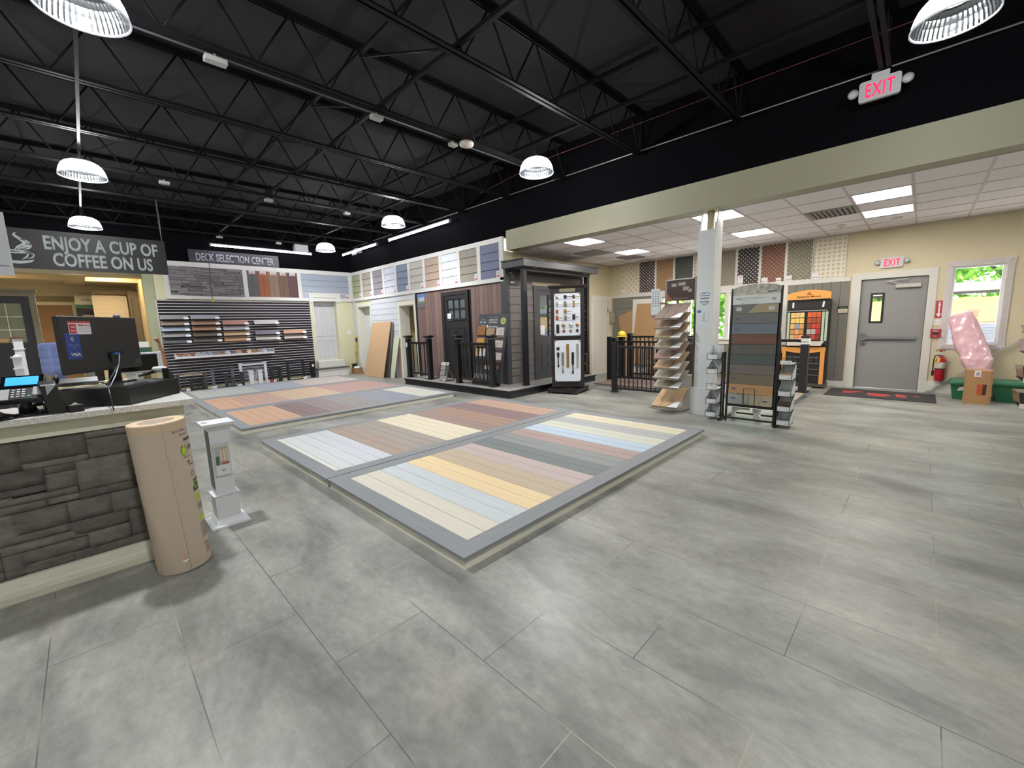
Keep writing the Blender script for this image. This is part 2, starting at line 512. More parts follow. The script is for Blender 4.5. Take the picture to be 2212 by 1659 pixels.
# grey horizontal siding left of the bank and below it, grey vertical siding by the paint display
GS = mat('grey_lap_siding', '#77766f', .6, var=.05, scale=(3, 3, 40))
gs = MB()
for k in range(13):
    z0 = .0 + k * .168
    for a, b_ in (((5.12, 6.5),) if z0 > .82 else ((2.16, 6.5),)):
        zt = min(z0 + .165, 2.15)
        gs.hexa([(XE - .022, a, z0), (XE, a, z0), (XE, b_, z0), (XE - .022, b_, z0)], [(XE - .012, a, zt), (XE, a, zt), (XE, b_, zt), (XE - .012, b_, zt)])
for k in range(7):
    a = 1.1 + k * .1515
    gs.box(XE - .016, XE, a + .004, a + .148, .12, 2.15)
gs.box(XE - .012, XE, 1.1, 2.16, .12, 2.15, 1)
struct('trim_7', gs, [GS, mat('siding_groove', '#3f3e3a', .8)])
vb = MB().box(XE - .02, XE, 1.08, 2.16, 0, .12)
struct('baseboard_east', vb, TRIM)
# fluted casing and slab of the exit door
ec = MB()
def fluted(mb, y0, y1, z0, z1, vertical=True, x=XE, fl=4, dep=.02):
    mb.box(x - dep, x, y0, y1, z0, z1)
    n_ = fl
    if vertical:
        wd = (y1 - y0)
        for k in range(n_):
            c = y0 + wd * (k + .7) / (n_ + .4)
            mb.box(x - dep - .006, x - dep, c - wd * .05, c + wd * .05, z0, z1)
    else:
        wd = (z1 - z0)
        for k in range(n_):
            c = z0 + wd * (k + .7) / (n_ + .4)
            mb.box(x - dep - .006, x - dep, y0, y1, c - wd * .05, c + wd * .05)
fluted(ec, DE[1], DE[1] + .14, 0, 2.15); fluted(ec, DE[0] - .115, DE[0], 0, 2.15); fluted(ec, DE[0] - .115, DE[1] + .14, 2.15, 2.275, False)
struct('trim_8', ec, TRIM)
ds = MB()
wall_x(ds, XE + .05, XE + .095, DE[0] + .01, DE[1] - .01, .012, DE[3] - .02, [(.585, .755, 1.32, 1.86)])
GD = mat('grey_door_paint', '#8b8b8b', .45, var=.03, scale=(40, 40, 40), bump=.05)
do = struct('door_4', ds, GD)
vf = MB()
wall_x(vf, XE + .04, XE + .05, .565, .775, 1.30, 1.88, [(.60, .74, 1.335, 1.845)])
vf.build('vision_frame', BLACK, do, world=True)
MB().box(XE + .07, XE + .074, .585, .755, 1.32, 1.86).build('vision_pane', GLASS, do, world=True)
pb = MB().box(XE - .005, XE + .02, .10, .80, .985, 1.035).box(XE - .01, XE + .045, .80, .86, .96, 1.05).box(XE - .005, XE + .045, .08, .12, .985, 1.035)
pb.box(XE - .012, XE - .005, .1, .42, .99, 1.03)
pb.build('push_bar', mat('satin_steel', '#8f9498', .35, metal=.8), do, world=True)
MB().box(XE - .01, XE + .045, .79, .875, 1.06, 1.10).box(XE - .01, XE + .045, .79, .875, .90, .94).build('latch_case', mat('satin_steel', '#8f9498', .35), do, world=True)
clm = MB().box(XE - .02, XE + .045, .08, .42, 1.955, 2.02).bar((XE - .03, .35, 2.03), (XE - .01, .56, 2.09), .02, .012).bar((XE - .01, .56, 2.09), (XE - .03, .25, 2.115), .02, .012)
clm.build('door_closer', mat('closer_alu', '#b9bab4', .4), do, world=True)
fj = MB().box(XE + .02, XE + .12, DE[0] - .0, DE[0] + .012, 0, 2.15).box(XE + .02, XE + .12, DE[1] - .012, DE[1], 0, 2.15).box(XE + .02, XE + .12, DE[0], DE[1], 2.135, 2.15)
struct('trim_9', fj, mat('grey_frame', '#5e6163', .5))
# rosette window casing (window 4)
rc = MB()
a, b_, z0, z1 = W4
fluted(rc, b_, b_ + .085, z0, z1); fluted(rc, a - .085, a, z0, z1); fluted(rc, a, b_, z1, z1 + .085, False); fluted(rc, a, b_, z0 - .085, z0, False)
for y in (b_ + .0425, a - .0425):
    for z in (z1 + .0425, z0 - .0425):
        rc.box(XE - .03, XE, y - .048, y + .048, z - .048, z + .048)
        rc.lathe([(.0, -.045), (.012, -.042), (.014, -.036), (.022, -.034), (.026, -.042), (.032, -.04), (.034, -.03)], (XE, y, z), 16, axis='x')
struct('trim_10', rc, mat('casing_white', '#cfc9c8', .45))
# ribbed white baseboard right of the door
bb = MB()
for z0, z1, d in ((0, .05, .03), (.05, .10, .022), (.10, .15, .028), (.15, .215, .016)): bb.box(XE - d, XE, YR, DE[0] - .115, z0, z1)
struct('baseboard_right', bb, TRIM)

# far wall (y = YF): opening to the showroom on the left, raised white door on the right
DF = (5.29, 6.03, .5, 2.56)
wf = MB()
for x0, x1, z0, z1 in ((1.22, DF[0], 0, 3.41), (DF[1], XW, 0, 3.41), (DF[0], DF[1], 0, DF[2]), (DF[0], DF[1], DF[3], 3.41)): wf.box(x0, x1, YF, YF + .3, z0, z1)
struct('wall_far', wf, CREAM)
struct('wall_far_upper', MB().box(XL, XW + .1, YF, YF + .3, 3.41, ZR).box(XL, 1.22, YF, YF + .3, 3.12, 3.41), BLKWALL)
struct('trim_11', MB().box(1.2, 1.4, YF - .02, YF + .32, 0, 3.3), SAGE)
fd = MB().box(DF[0], DF[1], YF + .2, YF + .24, DF[2], DF[3])
for z0, z1 in ((.66, .95), (1.05, 1.62), (1.74, 2.12), (2.2, 2.4)):
    pass
for (z0, z1) in ((.62, 1.18), (1.3, 1.78), (1.9, 2.42)):
    for (x0, x1) in ((DF[0] + .1, DF[0] + .33), (DF[0] + .42, DF[0] + .65)):
        fd.box(x0, x1, YF + .19, YF + .2, z0, z0 + .012); fd.box(x0, x1, YF + .19, YF + .2, z1 - .012, z1)
        fd.box(x0, x0 + .012, YF + .19, YF + .2, z0, z1); fd.box(x1 - .012, x1, YF + .19, YF + .2, z0, z1)
struct('door_5', fd, mat('raised_door', '#c9cace', .45))
fc = MB().box(DF[0] - .12, DF[0], YF - .03, YF, 2.4, 2.68).box(DF[1], DF[1] + .12, YF - .03, YF, 2.4, 2.68).box(DF[0] - .12, DF[1] + .14, YF - .03, YF, DF[3], 2.68)
fc.box(DF[0] - .03, DF[0], YF - .02, YF + .2, .5, DF[3]).box(DF[1], DF[1] + .02, YF - .02, YF + .2, .5, DF[3])
struct('trim_12', fc, WHITE)

# left and rear walls of the main hall (behind the camera)
PLAIN = mat('beige_wall_paint', '#c9c2ac', .65)
struct('wall_left', MB().box(XL - .15, XL, YR, 20, 0, ZR), PLAIN)
struct('wall_rear', MB().box(XL, XE + .2, YR - .15, YR, 0, ZR), PLAIN)
# showroom beyond the opening
SHOWB = mat('showroom_beige', '#c9b88e', .6)
sr = MB().box(XL, 1.4, 17.6, 17.7, 0, 3.3)
struct('wall_showroom', sr, SHOWB)
struct('wall_showroom_side', MB().box(1.25, 1.4, YF + .3, 17.7, 0, 3.3), SHOWB)
struct('ceiling_showroom', MB().box(XL, 1.4, YF + .3, 17.7, 3.25, 3.35), mat('showroom_ceiling', '#dcc8a2', .7))
bm = MB()
for x in (-5.2, -2.4, .0): bm.box(x - .2, x + .2, YF + .3, 17.6, 2.98, 3.25)
for y in (14.65, 16.1, 17.35): bm.box(XL, 1.25, y - .2, y + .2, 2.99, 3.25)
bm.box(XL, 1.25, 17.35, 17.6, 2.8, 3.0); bm.box(XL, 1.25, 17.45, 17.6, 2.68, 2.8)
struct('trim_13', bm, mat('coffer_beam', '#d2c4a0', .55))
gt = MB()
for x in np.arange(-5.6, 1.2, .61): gt.box(x - .008, x + .008, YF + .3, 17.6, 3.243, 3.25)
struct('trim_14', gt, mat('coffer_grid', '#6e5a48', .6))

# white framed strip of siding samples: its fixed frame
fr = MB()
z0, z1 = 2.44, 3.385
fr.box(XW - .02, XW, 6.62, 14.1, z0, z1)
PY = [(13.91, 13.32), (13.18, 12.59), (12.46, 11.87), (11.74, 11.15), (11.04, 10.44), (10.33, 9.70), (9.59, 8.96), (8.84, 8.22), (8.11, 7.48), (7.36, 6.74)]
prev = 14.1
for a, b_ in PY + [(6.62, 6.6)]:
    fr.box(XW - .045, XW - .02, a, prev, z0 + .09, z1 - .1); prev = b_
fr.box(XW - .045, XW - .02, 6.62, 14.1, z0, z0 + .095); fr.box(XW - .045, XW - .02, 6.62, 14.1, z1 - .105, z1); fr.box(XW - .055, XW - .02, 6.62, 14.1, z0 - .0, z0 + .03)
struct('trim_15', fr, mat('panel_frame_white', '#dcdcda', .45))
fr = MB()
FX = [(1.72, 3.39), (3.50, 4.87), (4.98, 6.50)]
fr.box(1.62, 6.6, YF - .015, YF, 2.44, 3.41)
prev = 1.62
for a, b_ in FX + [(6.59, 6.6)]:
    fr.box(prev, a, YF - .04, YF - .015, 2.53, 3.29); prev = b_
fr.box(1.62, 6.6, YF - .04, YF - .015, 3.285, 3.41); fr.box(1.62, 5.16, YF - .04, YF - .015, 2.44, 2.535); fr.box(6.2, 6.6, YF - .04, YF - .015, 2.44, 2.535)
struct('trim_16', fr, mat('panel_frame_white', '#dcdcda', .45))

# ================================================================ STEEL, LAMPS
STEEL = mat('black_painted_steel', '#141316', .6, var=.1, scale=(6, 6, 6), spec=.15)
JY = [.50, 1.98, 3.43, 4.90, 6.37, 7.85, 9.32, 10.80, 12.25, 13.65]
JLAB = ['black steel roof joist nearest the camera, ending above the hanging exit sign',
        'second black steel roof joist from the camera, running to the wall over the olive header',
        'black steel roof joist just in front of the pendant over the kiosk',
        'black steel roof joist that carries the white disc-shaped sensor',
        'fifth black steel roof joist, first one beyond the white disc-shaped sensor',
        'sixth black steel roof joist from the camera, ending near the start of the siding strip',
        'black steel roof joist carrying the middle row of small junction boxes',
        'black steel roof joist from which the coffee banner hangs',
        'second-to-last black steel roof joist before the slatted wall',
        'last black steel roof joist, closest to the slatted wall and its tube light']
x0j, x1j, PT = -5.95, 6.58, .7175
def joist(y, label):
    t = thing('roof_joist', label, 'ceiling joist', ((x0j + x1j) / 2, y, 4.10), group='steel roof joists')
    bc = MB()
    for s in (-1, 1):
        bc.box(x0j, x1j, y + s * .012, y + s * .052, 4.105, 4.113); bc.box(x0j, x1j, y + s * .012, y + s * .018, 4.105, 4.15)
    bc.build('bottom_chord', STEEL, t, world=True)
    tc = MB()
    for s in (-1, 1):
        tc.box(x0j, x1j, y + s * .012, y + s * .06, ZR - .008, ZR); tc.box(x0j, x1j, y + s * .012, y + s * .02, ZR - .06, ZR)
    tc.build('top_chord', STEEL, t, world=True)
    wb_ = MB()
    pts = []
    x = .08 - 8 * PT
    while x < x1j:
        pts.append((x, 4.125)); pts.append((x + .36, ZR - .03)); x += PT
    pts = [p for p in pts if x0j < p[0] < x1j]
    for p, q in zip(pts, pts[1:]): wb_.tube([(p[0], y, p[1]), (q[0], y, q[1])], .0115, 6)
    wb_.bar((pts[-1][0], y, pts[-1][1]), (x1j - .0, y, ZR - .05 if pts[-1][1] < 4.4 else 4.12), .02, .02)
    wb_.build('web_rods', STEEL, t, world=True)
for y, l in zip(JY, JLAB): joist(y, l)
def bridging(x, z, label, w_=.04):
    m = MB().box(x - .004, x + .004, YR, YF - .01, z, z + w_).box(x, x + w_, YR, YF - .01, z, z + .005)
    return tag(m.build('bridging_bar', STEEL, None, loc=(x, YR + 10, z)), label, 'bridging bar', 'bridging bars between joists')
bridging(2.83, 4.15, 'black bridging angle along the middle of the roof, under the joists')
bridging(2.60, 4.62, 'black bridging angle high against the middle of the roof deck')
bridging(5.045, 4.15, 'black bridging angle along the joist bottoms near the right wall')
bridging(5.05, 4.60, 'black bridging angle high on the joists near the right wall')
xb = MB()
for a, b_ in zip(JY, JY[1:]):
    xb.bar((2.83, a, 4.15), (2.63, b_, 4.62), .02, .02)
tag(xb.build('diagonal_brace', STEEL, None, loc=(2.7, 7, 4.15)), 'row of black diagonal braces between the two middle bridging angles', 'bracing')
tag(MB().box(.255, .285, YR, YF - .02, 4.078, 4.103).build('lamp_channel', STEEL, None, loc=(.27, 4, 4.062)), 'dark steel channel above the left row of pendant lamps', 'steel channel')
tag(MB().tube([(XW - .05, YR + .1, 4.17), (XW - .05, 5, 4.165), (XW - .05, YF - .05, 4.17)], .011, 8).build('conduit', mat('bright_conduit', '#9c9ea2', .35, metal=.6), None, loc=(XW - .05, 4, 4.17)), 'thin bright conduit along the top of the black right wall', 'conduit')
tag(MB().tube([(-5, 4.97, 4.095), (6.5, 4.97, 4.095)], .011, 8).build('conduit', mat('dull_conduit', '#55565a', .4, metal=.5), None, loc=(0, 4.97, 4.095)), 'grey conduit strapped under the joist with the disc-shaped sensor', 'conduit')
tag(MB().tube([(XW - .14, YR + .2, 4.42), (XW - .5, 2, 4.36), (XW - .6, 4.8, 4.33), (XW - .3, 7, 4.3)], .003, 6).build('cable', mat('red_wire', '#8c4a48', .6), None, loc=(XW - .3, 2, 4.3)), 'thin reddish cable running through the joists near the right wall', 'cable')
GAL = mat('galvanized_box', '#a3a3a0', .5)
for (x, y, l, s) in ((1.19, 4.97, 'metal junction box on the conduit, near the top left lamp', 1.3), (2.83, 4.97, 'metal junction box where the conduit crosses the middle bridging', 1.0), (4.0, 4.97, 'metal junction box just left of the white disc-shaped sensor', .8),
                     (1.27, 9.35, 'metal junction box left of the middle under the seventh joist', 1.0), (2.86, 9.35, 'metal junction box at the middle bridging under the seventh joist', 1.0), (4.42, 9.35, 'metal junction box right of the middle under the seventh joist', .9),
                     (2.86, 13.62, 'metal junction box above the left end of the far tube light', 1.0), (4.3, 13.62, 'metal junction box above the far tube light, near the speaker', 1.0)):
    m = MB().box(x - .07 * s, x + .07 * s, y - .045, y + .045, 4.03, 4.075)
    o = thing('junction_box', l, 'electrical box', (x, y, 4.03), group='junction boxes under the joists')
    m.build('box_body', GAL, o, world=True, bevel=.004)
    MB().cyl((x, y, 4.07), (x, y, 4.115), .012, 8).build('connector', GAL, o, world=True)
sn = thing('ceiling_sensor', 'white disc-shaped access point under the joists in mid hall', 'ceiling device', (4.16, 4.86, 4.03))
MB().lathe([(0, .0), (.055, .002), (.095, .018), (.105, .04), (.1, .06), (0, .062)], (4.16, 4.86, 4.03), 32).build('cover', mat('warm_white_plastic', '#d8d0cc', .4), sn, world=True)
MB().lathe([(.028, -.002), (.032, -.002), (.032, .002), (.028, .002)], (4.16, 4.86, 4.03), 24).build('ring_mark', GAL, sn, world=True)
MB().cyl((4.16, 4.88, 4.09), (4.16, 4.9, 4.12), .01, 8).build('mount', GAL, sn, world=True)

# pendant lamps -------------------------------------------------
PRISM = bpy.data.materials.new('ribbed_prismatic_acrylic'); PRISM.use_nodes = True
pn = PRISM.node_tree; pn.nodes.remove(pn.nodes['Principled BSDF'])
t1 = pn.nodes.new('ShaderNodeBsdfTransparent'); t2 = pn.nodes.new('ShaderNodeBsdfTranslucent'); t2.inputs['Color'].default_value = (.75, .84, .88, 1)
t3 = pn.nodes.new('ShaderNodeBsdfGlossy'); t3.inputs['Roughness'].default_value = .2; t3.inputs['Color'].default_value = (.8, .85, .9, 1)
a1 = pn.nodes.new('ShaderNodeMixShader'); a2 = pn.nodes.new('ShaderNodeMixShader'); a1.inputs[0].default_value = .16; a2.inputs[0].default_value = .15
pn.links.new(t1.outputs[0], a1.inputs[1]); pn.links.new(t2.outputs[0], a1.inputs[2]); pn.links.new(a1.outputs[0], a2.inputs[1]); pn.links.new(t3.outputs[0], a2.inputs[2])
pn.links.new(a2.outputs[0], pn.nodes['Material Output'].inputs['Surface'])
RIMM = bpy.data.materials.new('frosted_acrylic_rim'); RIMM.use_nodes = True
pn = RIMM.node_tree; pn.nodes.remove(pn.nodes['Principled BSDF'])
t2 = pn.nodes.new('ShaderNodeBsdfTranslucent'); t2.inputs['Color'].default_value = (.95, .97, 1, 1); t3 = pn.nodes.new('ShaderNodeBsdfDiffuse'); t3.inputs['Color'].default_value = (.9, .93, 1, 1)
a1 = pn.nodes.new('ShaderNodeMixShader'); pn.links.new(t2.outputs[0], a1.inputs[1]); pn.links.new(t3.outputs[0], a1.inputs[2]); pn.links.new(a1.outputs[0], pn.nodes['Material Output'].inputs['Surface'])
BULB = mat('lit_lamp', '#ffffff', .5, emit='#fbfdff', es=28.0)
def pendant(x, y, label, proto=None):
    z = 3.735
    if proto is not None:
        o = dup(proto, (x, y, z), label=label); return o
    t = thing('pendant_lamp', label, 'lamp', (x, y, z), group='high bay pendant lamps')
    prof = [(.25, 0), (.247, .04), (.235, .09), (.212, .14), (.18, .175), (.14, .195)]
    n = 96; V = []; F = []
    for r, zz in prof:
        for k in range(n):
            rr = r * (1 + .006 * (1 if k % 2 else -1)); a = 2 * PI * k / n
            V.append((rr * math.cos(a), rr * math.sin(a), zz))
    for i in range(len(prof) - 1):
        for k in range(n): F.append((i * n + k, i * n + (k + 1) % n, (i + 1) * n + (k + 1) % n, (i + 1) * n + k))
    MB().add(V, F, 0, False).build('dome_shade', PRISM, t)
    MB().lathe([(.248, 0), (.257, -.004), (.257, .009), (.248, .009), (.248, 0)], n=64).build('rim', RIMM, t)
    MB().lathe([(.14, .192), (.145, .2), (.11, .218), (.05, .226), (0, .228)], n=32).build('cap', mat('lamp_housing', '#8e9094', .4), t)
    MB().lathe([(0, .165), (.12, .165), (.132, .175), (.134, .192), (0, .192)], n=32).build('led_disc', BULB, t)
    hk = MB().tube([(0, 0, .225), (.015, 0, .26), (-.012, 0, .29), (.0, 0, .34), (0, 0, .42)], .006, 6)
    hk.build('hook', DGREY, t)
    ls = bpy.data.lights.new('down_light', 'SPOT'); ls.energy = PEND_W; ls.spot_size = math.radians(140); ls.spot_blend = 1.0; ls.shadow_soft_size = .1; ls.color = (.985, .99, 1.0)
    so_ = bpy.data.objects.new('down_light', ls); COL.objects.link(so_); so_.parent = t; so_.location = (0, 0, .12)
    l = bpy.data.lights.new('lamp_light', 'POINT'); l.energy = PEND_W * .25; l.shadow_soft_size = .06; l.color = (.985, .99, 1.0)
    lo = bpy.data.objects.new('lamp_light', l); COL.objects.link(lo); lo.parent = t; lo.location = (0, 0, .1)
    return t
PL = [(.27, 4.33, 'pendant lamp with ribbed dome in the top left corner of the photo'), (.27, 8.58, 'ribbed dome pendant lamp above the coffee banner, the nearer and larger of two'), (.30, 12.42, 'smaller ribbed dome pendant lamp just above the word ENJOY on the banner'),
      (5.06, .01, 'ribbed dome pendant lamp in the top right corner beside the hanging exit sign'), (5.06, 4.33, 'ribbed dome pendant lamp high above the door hardware kiosk'), (5.09, 8.55, 'ribbed dome pendant lamp left of the long tube light on the right wall'), (5.11, 12.31, 'ribbed dome pendant lamp in the far corner between the tube lights')]
pp = None
for x, y, l in PL:
    q = pendant(x, y, l, pp); pp = pp or q
    if abs(x - 5.06) < .01 and y < 1:
        for k_ in kids(q):
            if k_.type == 'LIGHT': k_.data = k_.data.copy(); k_.data.energy *= .33
for x, y in ((.27, .05), (.27, -4.2), (-4.5, -4.2), (-4.5, .05), (-4.5, 4.33), (-4.5, 8.6), (-4.5, 12.4)):  # unseen pendants added to light the hall from out of view
    pendant(x, y, 'unseen ribbed dome pendant lamp added for light, behind or left of the camera', pp)
# tube lights ----------------------------------------------------
TUBE = mat('lit_tube', '#ffffff', .5, emit='#fff6ff', es=TUBE_E)
def tube(a, b_, label):
    t = thing('tube_light', label, 'light', tuple((Vector(a) + Vector(b_)) / 2), group='long tube lights')
    up = Vector((0, 0, .035)); d = (Vector(b_) - Vector(a)).normalized()
    MB().bar(Vector(a) + up, Vector(b_) + up, .06, .025).build('housing', mat('tube_housing', '#c9c9cc', .4), t, world=True)
    MB().tube([Vector(a) + d * .03, Vector(b_) - d * .03], .021, 10).build('tube', TUBE, t, world=True)
    MB().bar(Vector(a), Vector(a) + d * .03, .055, .07).bar(Vector(b_) - d * .03, Vector(b_), .055, .07).build('end_cap', mat('tube_cap', '#9b9ba0', .4), t, world=True)
    h = MB()
    for f in (.15, .85):
        p = Vector(a).lerp(Vector(b_), f) + Vector((0, 0, .045)); q = Vector((XW, p.y, p.z)) if abs(a[0] - b_[0]) < .1 else Vector((p.x, YF, p.z)); h.bar(p, q, .03, .008)
    h.build('hanger', DGREY, t, world=True)
tube((6.36, 8.15, 3.955), (6.36, 10.98, 3.955), 'long bright tube light on the right wall, the nearer of the two there')
tube((6.36, 11.66, 3.955), (6.36, 14.0, 3.955), 'bright tube light on the right wall ending in the far corner')
tube((2.66, 13.85, 3.865), (5.30, 13.85, 3.865), 'long bright tube light above the deck selection sign')
# recessed panels in the suspended ceiling -------------------------
PANEL = mat('lit_diffuser', '#ffffff', .5, emit='#fff8ee', es=PANEL_E)
def panel(x, y, label, sx=.60, sy=.60):
    t = thing('ceiling_panel_light', label, 'light', (x, y, ZS - .012), group='square lights in the suspended ceiling')
    MB().box(x - sx / 2, x + sx / 2, y - sy / 2, y + sy / 2, ZS - .0105, ZS - .009).build('diffuser', PANEL, t, world=True)
    f = MB()
    for a in (-1, 1):
        f.box(x + a * sx / 2 - .01, x + a * sx / 2 + .01, y - sy / 2 - .01, y + sy / 2 + .01, ZS - .012, ZS - .001)
        f.box(x - sx / 2, x + sx / 2, y + a * sy / 2 - .01, y + a * sy / 2 + .01, ZS - .012, ZS - .001)
    f.build('frame', mat('t_bar', '#cfc9cc', .5), t, world=True)
for x, y, l in ((7.81, .53, 'square ceiling light, the nearer of the pair left of the exit door'), (9.10, .53, 'square ceiling light, the farther of the pair, closest to the exit door'), (7.22, 2.44, 'square ceiling light partly hidden by the top of the white column'),
                (9.14, 2.45, 'square ceiling light right of the column, above the lattice samples'), (7.20, 4.95, 'square ceiling light nearer to the header, left of the column'), (9.14, 4.96, 'square ceiling light nearest to the white diamond lattice'),
                (8.5, -2.7, 'unseen square ceiling light added for brightness on the right')):  # this last one is unseen, added to brighten the bay
    panel(x, y, l)
# vents, detectors
def vent(x, y, label, n=9, rot=False, sx=.6, sy=.6):
    t = thing('ceiling_vent', label, 'air vent', (x, y, ZS - .012), group='ceiling air vents')
    f = MB()
    for a in (-1, 1):
        f.box(x + a * sx / 2 - .03, x + a * sx / 2 + .01, y - sy / 2, y + sy / 2, ZS - .016, ZS - .001); f.box(x - sx / 2, x + sx / 2, y + a * sy / 2 - .03, y + a * sy / 2 + .01, ZS - .016, ZS - .001)
    f.build('frame', mat('vent_grey', '#8f8b8a', .5), t, world=True)
    s = MB()
    for k in range(n):
        yy = y - sy / 2 + .05 + (sy - .1) * k / (n - 1)
        s.bar((x - sx / 2 + .02, yy, ZS - .012), (x + sx / 2 - .02, yy, ZS - .012), .03, .003, upv=(0, .6, 1))
    s.build('louvre', mat('vent_grey', '#8f8b8a', .5), t, world=True)
    MB().box(x - sx / 2, x + sx / 2, y - sy / 2, y + sy / 2, ZS - .003, ZS - .001).build('duct_back', mat('duct_dark', '#3b3634', .8), t, world=True)
vent(8.5, 1.17, 'rectangular louvred air vent left of the pair of square lights')
vent(8.5, 5.62, 'louvred air vent above the dark porch roof')
vent(9.9, 5.4, 'darker worn air vent beside the diamond lattice corner', 5, sx=.5, sy=.5)
for x, y, l in ((9.79, 1.18, 'white smoke detector near the lattice corner'), (9.9, .45, 'white round ceiling sensor nearest the exit door')):
    t = thing('smoke_detector', l, 'smoke detector', (x, y, ZS - .05))
    MB().lathe([(0, -.05), (.035, -.048), (.05, -.03), (.07, -.012), (.075, -.001), (0, -.001)], (x, y, ZS), 24).build('body', mat('detector_white', '#d9d6d2', .4), t, world=True)
    MB().lathe([(0, -.058), (.012, -.056), (.014, -.05), (0, -.05)], (x, y, ZS), 12).build('sensor', GAL, t, world=True)

# ================================================================ DECK PLATFORMS
DKG = mat('charcoal_composite_board', '#5d6064', .6, var=.1, scale=(30, 30, 2), bump=.25, detail=6)
DKGX = wood('charcoal_composite_board_x', '#7d8083', 'x', .12, .6, .3); DKGY = wood('charcoal_composite_board_y', '#7b7f82', 'y', .12, .6, .3)
SKIRT = mat('white_skirt_board', '#cfcdbf', .5, var=.05, scale=(3, 3, 20))
def platform(x0, x1, y0, y1, groups, label, bw=.145, gap=.0053, brd=.155, h=.09, pitch=None, xs=None):
    t = thing('deck_platform', label, 'deck sample platform', ((x0 + x1) / 2, (y0 + y1) / 2, 0), group='low deck sample platforms')
    MB().box(x0 + .014, x1 - .09, y0 + .012, y1 - .02, 0, h - .026).build('skirt', SKIRT, t, world=True)
    e = MB()
    hb = h - .0255
    def trap(p, m): e.hexa([(a, b_, hb) for a, b_ in p], [(a, b_, h) for a, b_ in p], m)
    trap([(x0, y0), (x1, y0), (x1 - brd, y0 + brd), (x0 + brd, y0 + brd)], 0)
    trap([(x0 + brd, y1 - brd), (x1 - brd, y1 - brd), (x1, y1), (x0, y1)], 0)
    trap([(x0, y0), (x0 + brd, y0 + brd), (x0 + brd, y1 - brd), (x0, y1)], 1)
    trap([(x1 - brd, y0 + brd), (x1, y0), (x1, y1), (x1 - brd, y1 - brd)], 1)
    e.build('border_boards', [DKGX, DKGY], t, world=True)
    total = sum(g_[1] for g_ in groups)
    L = (x1 - x0 - 2 * brd); p = L / total; x = x0 + brd
    ng = 0
    bed = MB().box(x0 + brd, x1 - brd, y0 + brd, y1 - brd, hb, h - .018)
    bed.build('joist_bed', mat('dark_gap', '#3a3632', .9), t, world=True)
    for col, n, lb in groups:
        m = MB(); k = 0.0
        while k < n - 1e-6:
            wd = min(1.0, n - k) * p
            m.box(x + gap / 2, x + wd - gap / 2, y0 + brd + .003, y1 - brd - .003, hb, h - .0015)
            x += wd; k += 1
        m.build('deck_boards', wood('deck_' + col[1:], col, 'y', .07, .6, .2), t, world=True, label=lb)
    return t
platform(1.46, 5.42, 1.90, 3.965, [('#c4c0b1', 2, 'beige boards'), ('#b7bec0', 2, 'pale blue-grey boards'), ('#d9c298', 2, 'yellow boards'), ('#b3a38c', 2, 'light brown boards'), ('#b4a5a0', 2, 'mauve-grey boards'),
          ('#6d7474', 2, 'dark slate boards'), ('#838786', 2, 'grey boards'), ('#a08b85', 2, 'rosy boards'), ('#abbccb', 2, 'light blue boards'), ('#bfc1b3', 2, 'pale sage boards'), ('#a0a2a2', 2, 'mid grey boards'), ('#cac2a8', 2, 'cream boards')],
         'nearest deck sample platform, starting with beige boards and ending with cream')
platform(1.455, 5.42, 3.98, 6.13, [('#c9c6bf', .35, 'cut off-white board'), ('#bcc0c1', 2, 'pale grey boards'), ('#b9bdc2', 2, 'silver-grey boards'), ('#97877a', 2, 'brown boards'), ('#928a80', 3, 'taupe boards'), ('#cec5ac', 4, 'cream boards'),
          ('#8c7870', 2, 'rosy brown boards'), ('#957b6c', 3, 'walnut boards'), ('#7d686a', 3, 'plum boards'), ('#aa8e7c', 3, 'orange-brown boards')],
         'second deck sample platform from the camera, with pale grey, cream and plum boards')
platform(1.46, 5.49, 7.09, 9.06, [('#b29178', 5, 'orange boards'), ('#73605f', 3, 'dark plum boards'), ('#7f7170', 3, 'brown-grey boards'), ('#807d7c', 4, 'boards greyed by painted light'), ('#7e828c', 5, 'boards tinted blue-grey by painted light'), ('#bbb9ae', 4, 'off-white boards')],  # warm and blue greys put light on the boards into their colour
         'third deck sample platform, with orange boards at left and off-white at right')
platform(1.46, 5.49, 9.08, 11.13, [('#b08e76', 3, 'tan orange boards'), ('#a68a7e', 5, 'terracotta boards'), ('#b19a80', 7, 'golden boards'), ('#a0827a', 9, 'rosy brown boards')],
         'fourth deck sample platform, its boards all orange and terracotta')
platform(1.47, 5.49, 11.15, 13.05, [('#9da19e', 8, 'greenish grey boards'), ('#8e939c', 7, 'boards tinted blue-grey by painted light'), ('#aaa29a', 9, 'beige-grey boards')],
         'farthest deck sample platform in greys, just before the slatted wall')

# ================================================================ PORCH DISPLAY
PB = mat('porch_black', '#202126', .35); PCH = mat('canopy_charcoal', '#4b4c50', .35)
pd = thing('porch_platform', 'black-edged grey porch deck wrapping the corner of the display house', 'porch deck', (7.2, 6.2, 0))
x0, x1, y0, y1, hh = 5.87, 9.03, 5.87, 9.86, .157
MB().box(x0 + .02, 6.56, y0 + .02, y1 - .02, 0, hh - .025).box(x0 + .02, x1 - .02, y0 + .02, 6.56, 0, hh - .025).build('fascia', PB, pd, world=True)
pt = MB()
for k in range(5):
    a = x0 + k * .145
    pt.box(a + .002, min(a + .143, 6.575), y0 + k * .145, y1, hh - .025, hh)
for k in range(5):
    a = y0 + k * .145
    pt.box(x0 + k * .145, x1, a + .002, min(a + .143, 6.575), hh - .0252, hh - .0002)
pt.build('deck_boards', wood('porch_grey', '#8d8b87', 'y', .08), pd, world=True)
